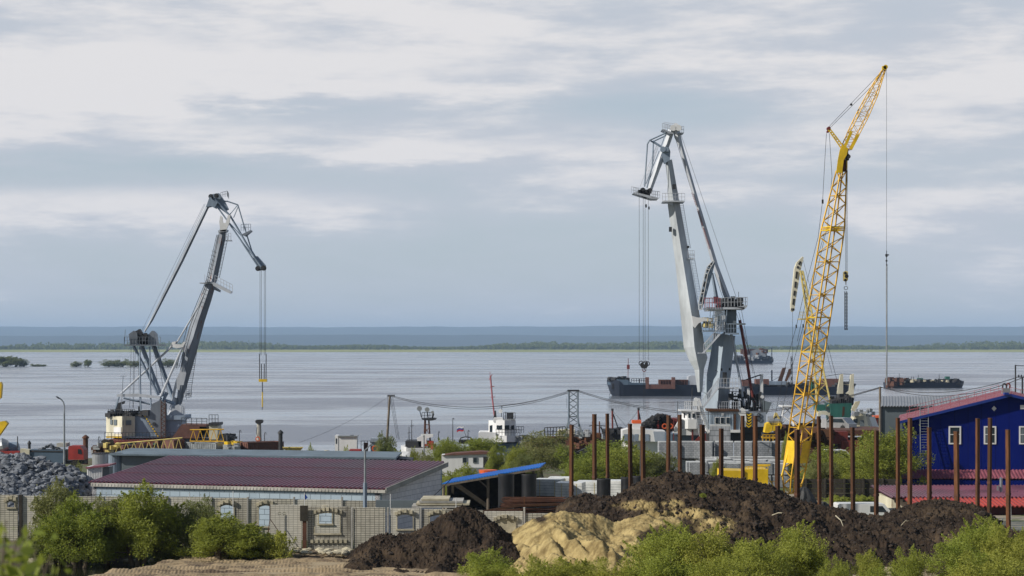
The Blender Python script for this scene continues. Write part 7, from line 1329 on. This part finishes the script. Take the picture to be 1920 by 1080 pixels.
M().rect(d-5, 1418, 711, 1442, 722, 6).rect(d-5, 1392, 712, 1404, 724, 5).build('container_row', MT['rust_pink'], t); M().rect(d-5, 1541, 710.5, 1575, 725, 8).build('cargo_block', MT['rust_pink'], t); M().pr(d, [(1459, 716), (1468, 690), (1474, 689), (1471, 700), (1465, 717)], 2).build('derrick', MT['rust'], t); M().pr(d, [(1472, 716), (1480, 692), (1484, 691), (1481, 704), (1475, 717)], 2).build('derrick', MT['rust'], t); M().rect(d-.5, 1446.5, 694, 1448.5, 718, 1).build('spud_post', MT['navy_hull'], t)
m = M(); lattice(m, [[P(1483, y, d-.5), P(1485.5, y, d-.5), P(1485.5, y, d+.5), P(1483, y, d+.5)] for y in (668, 680, 692, 704, 716)], .12, .07); m.build('lattice_mast', MT['dark_steel'], t); M().rect(d-5, 1442, 715, 1475, 722, 5).build('pump_house', MT['blue_grey_paint'], t); M().rect(d-6, 1412, 721.5, 1478, 723, 10).build('deck', MT['dark_steel'], t); clutter(t, 'deck_gear', 'dark_steel', d-3, 1400, 1600, 719, 725, 60, 52, .6, 2.4, 3); M().seg(d, [(1448, 714), (1462, 706)], .4).build('hose', MT['rope'], t)
d = 1840; t = barge('dredger', 'distant dredger with rusty heaped roof near the far bank', 'ship', d, 1366, 1448, 682.5, 675.5, 14, 'navy_hull'); M().pr(d-4, [(1396, 669), (1400, 660), (1420, 655), (1436, 658), (1436, 669)], 8).build('house', MT['zinc'], t); clutter(t, 'rusty_gear', 'rust', d, 1392, 1434, 656, 664, 40, 61, 1, 6, 4); clutter(t, 'deck_gear', 'dark_steel', d, 1376, 1446, 670, 676, 60, 62, 1, 5, 4); clutter(t, 'pale_gear', 'zinc', d-4, 1396, 1425, 666, 676, 30, 63, 1, 4, 2); M().rect(d, 1446.5, 652, 1448, 684, 1).build('spud_post', MT['navy_hull'], t); M().pr(d, [(1380, 676), (1384, 668), (1388, 676)], 3).build('a_frame', MT['dark_steel'], t)
d = 830; t = barge('river_barge', 'dark barge with green boxes lying off the right bank', 'barge', d, 1661, 1807, 727, 717, 12, 'navy_hull', 'R', 3); clutter(t, 'rusty_gear', 'rust_dark', d-3, 1663, 1700, 711, 725, 70, 71, .6, 2.4, 3); clutter(t, 'deck_gear', 'dark_steel', d-2, 1690, 1800, 713, 717.5, 90, 72, .5, 2.2, 3); clutter(t, 'pale_gear', 'concrete_yellow', d-4, 1670, 1790, 713, 717, 30, 73, .4, 1.6, 2)
for a, c, y in ((1722, 1731, 709), (1774, 1781, 706)): M().rect(d-4, a, y, c, 717, 3).build('green_box', MT['green_paint'], t)
for x, y in ((1686, 700), (1709, 706), (1713, 706), (1722, 703), (1761, 702)): M().seg(d, [(x, 717), (x, y)], .5).build('mast', MT['dark_steel'], t)
M().pr(d-3, [(1797, 717), (1799, 712), (1804, 714), (1806, 717)], 5).build('bow_house', MT['navy_hull'], t)
# tuft on the soil
plant('weed', 1318, 925, 104.5, 14, 'small bright green tuft growing on the black soil', 'plant', gzv=CAMH-(933-HY)/F*104.5)

for i_, (a, c, l_) in enumerate((((1567, 967), (1581, 987), 'pale bare branch lying on the black soil below the short orange pile'), ((1448, 966), (1466, 962), 'short pale stick on the black soil below the yellow boom'), ((1690, 985), (1700, 975), 'pale root sticking out of the black soil below the blue wall'))):
    pa, pb = P(*a, 103.2), P(*c, 102.2); m = M(); mid = pa.lerp(pb, .55)+V((.05, 0, .06)); m.tube(pa, mid, .03, 6, .024).tube(mid, pb, .024, 6, .008).tube(mid, mid+V((.22, 0, .02)), .014, 5, .005); m.build('dead_branch', MT['concrete_yellow'], None, l_, 'branch', 'dead wood on the soil')
# ------------------------------------------------------------------ haze
m = bpy.data.materials.new('haze'); m.use_nodes = True; g = G(m.node_tree); o_ = g.n('ShaderNodeOutputMaterial'); v_ = g.n('ShaderNodeVolumePrincipled')
v_.inputs['Color'].default_value = (.50, .70, 1, 1); v_.inputs['Density'].default_value = 6.3e-5; v_.inputs['Anisotropy'].default_value = .0
g.l(v_.outputs[0], o_.inputs['Volume'])
M().box((0, 12000, 107), (30000, 24800, 228)).build('haze', m, kind='stuff', label='pale blue haze over the river and the far hills')
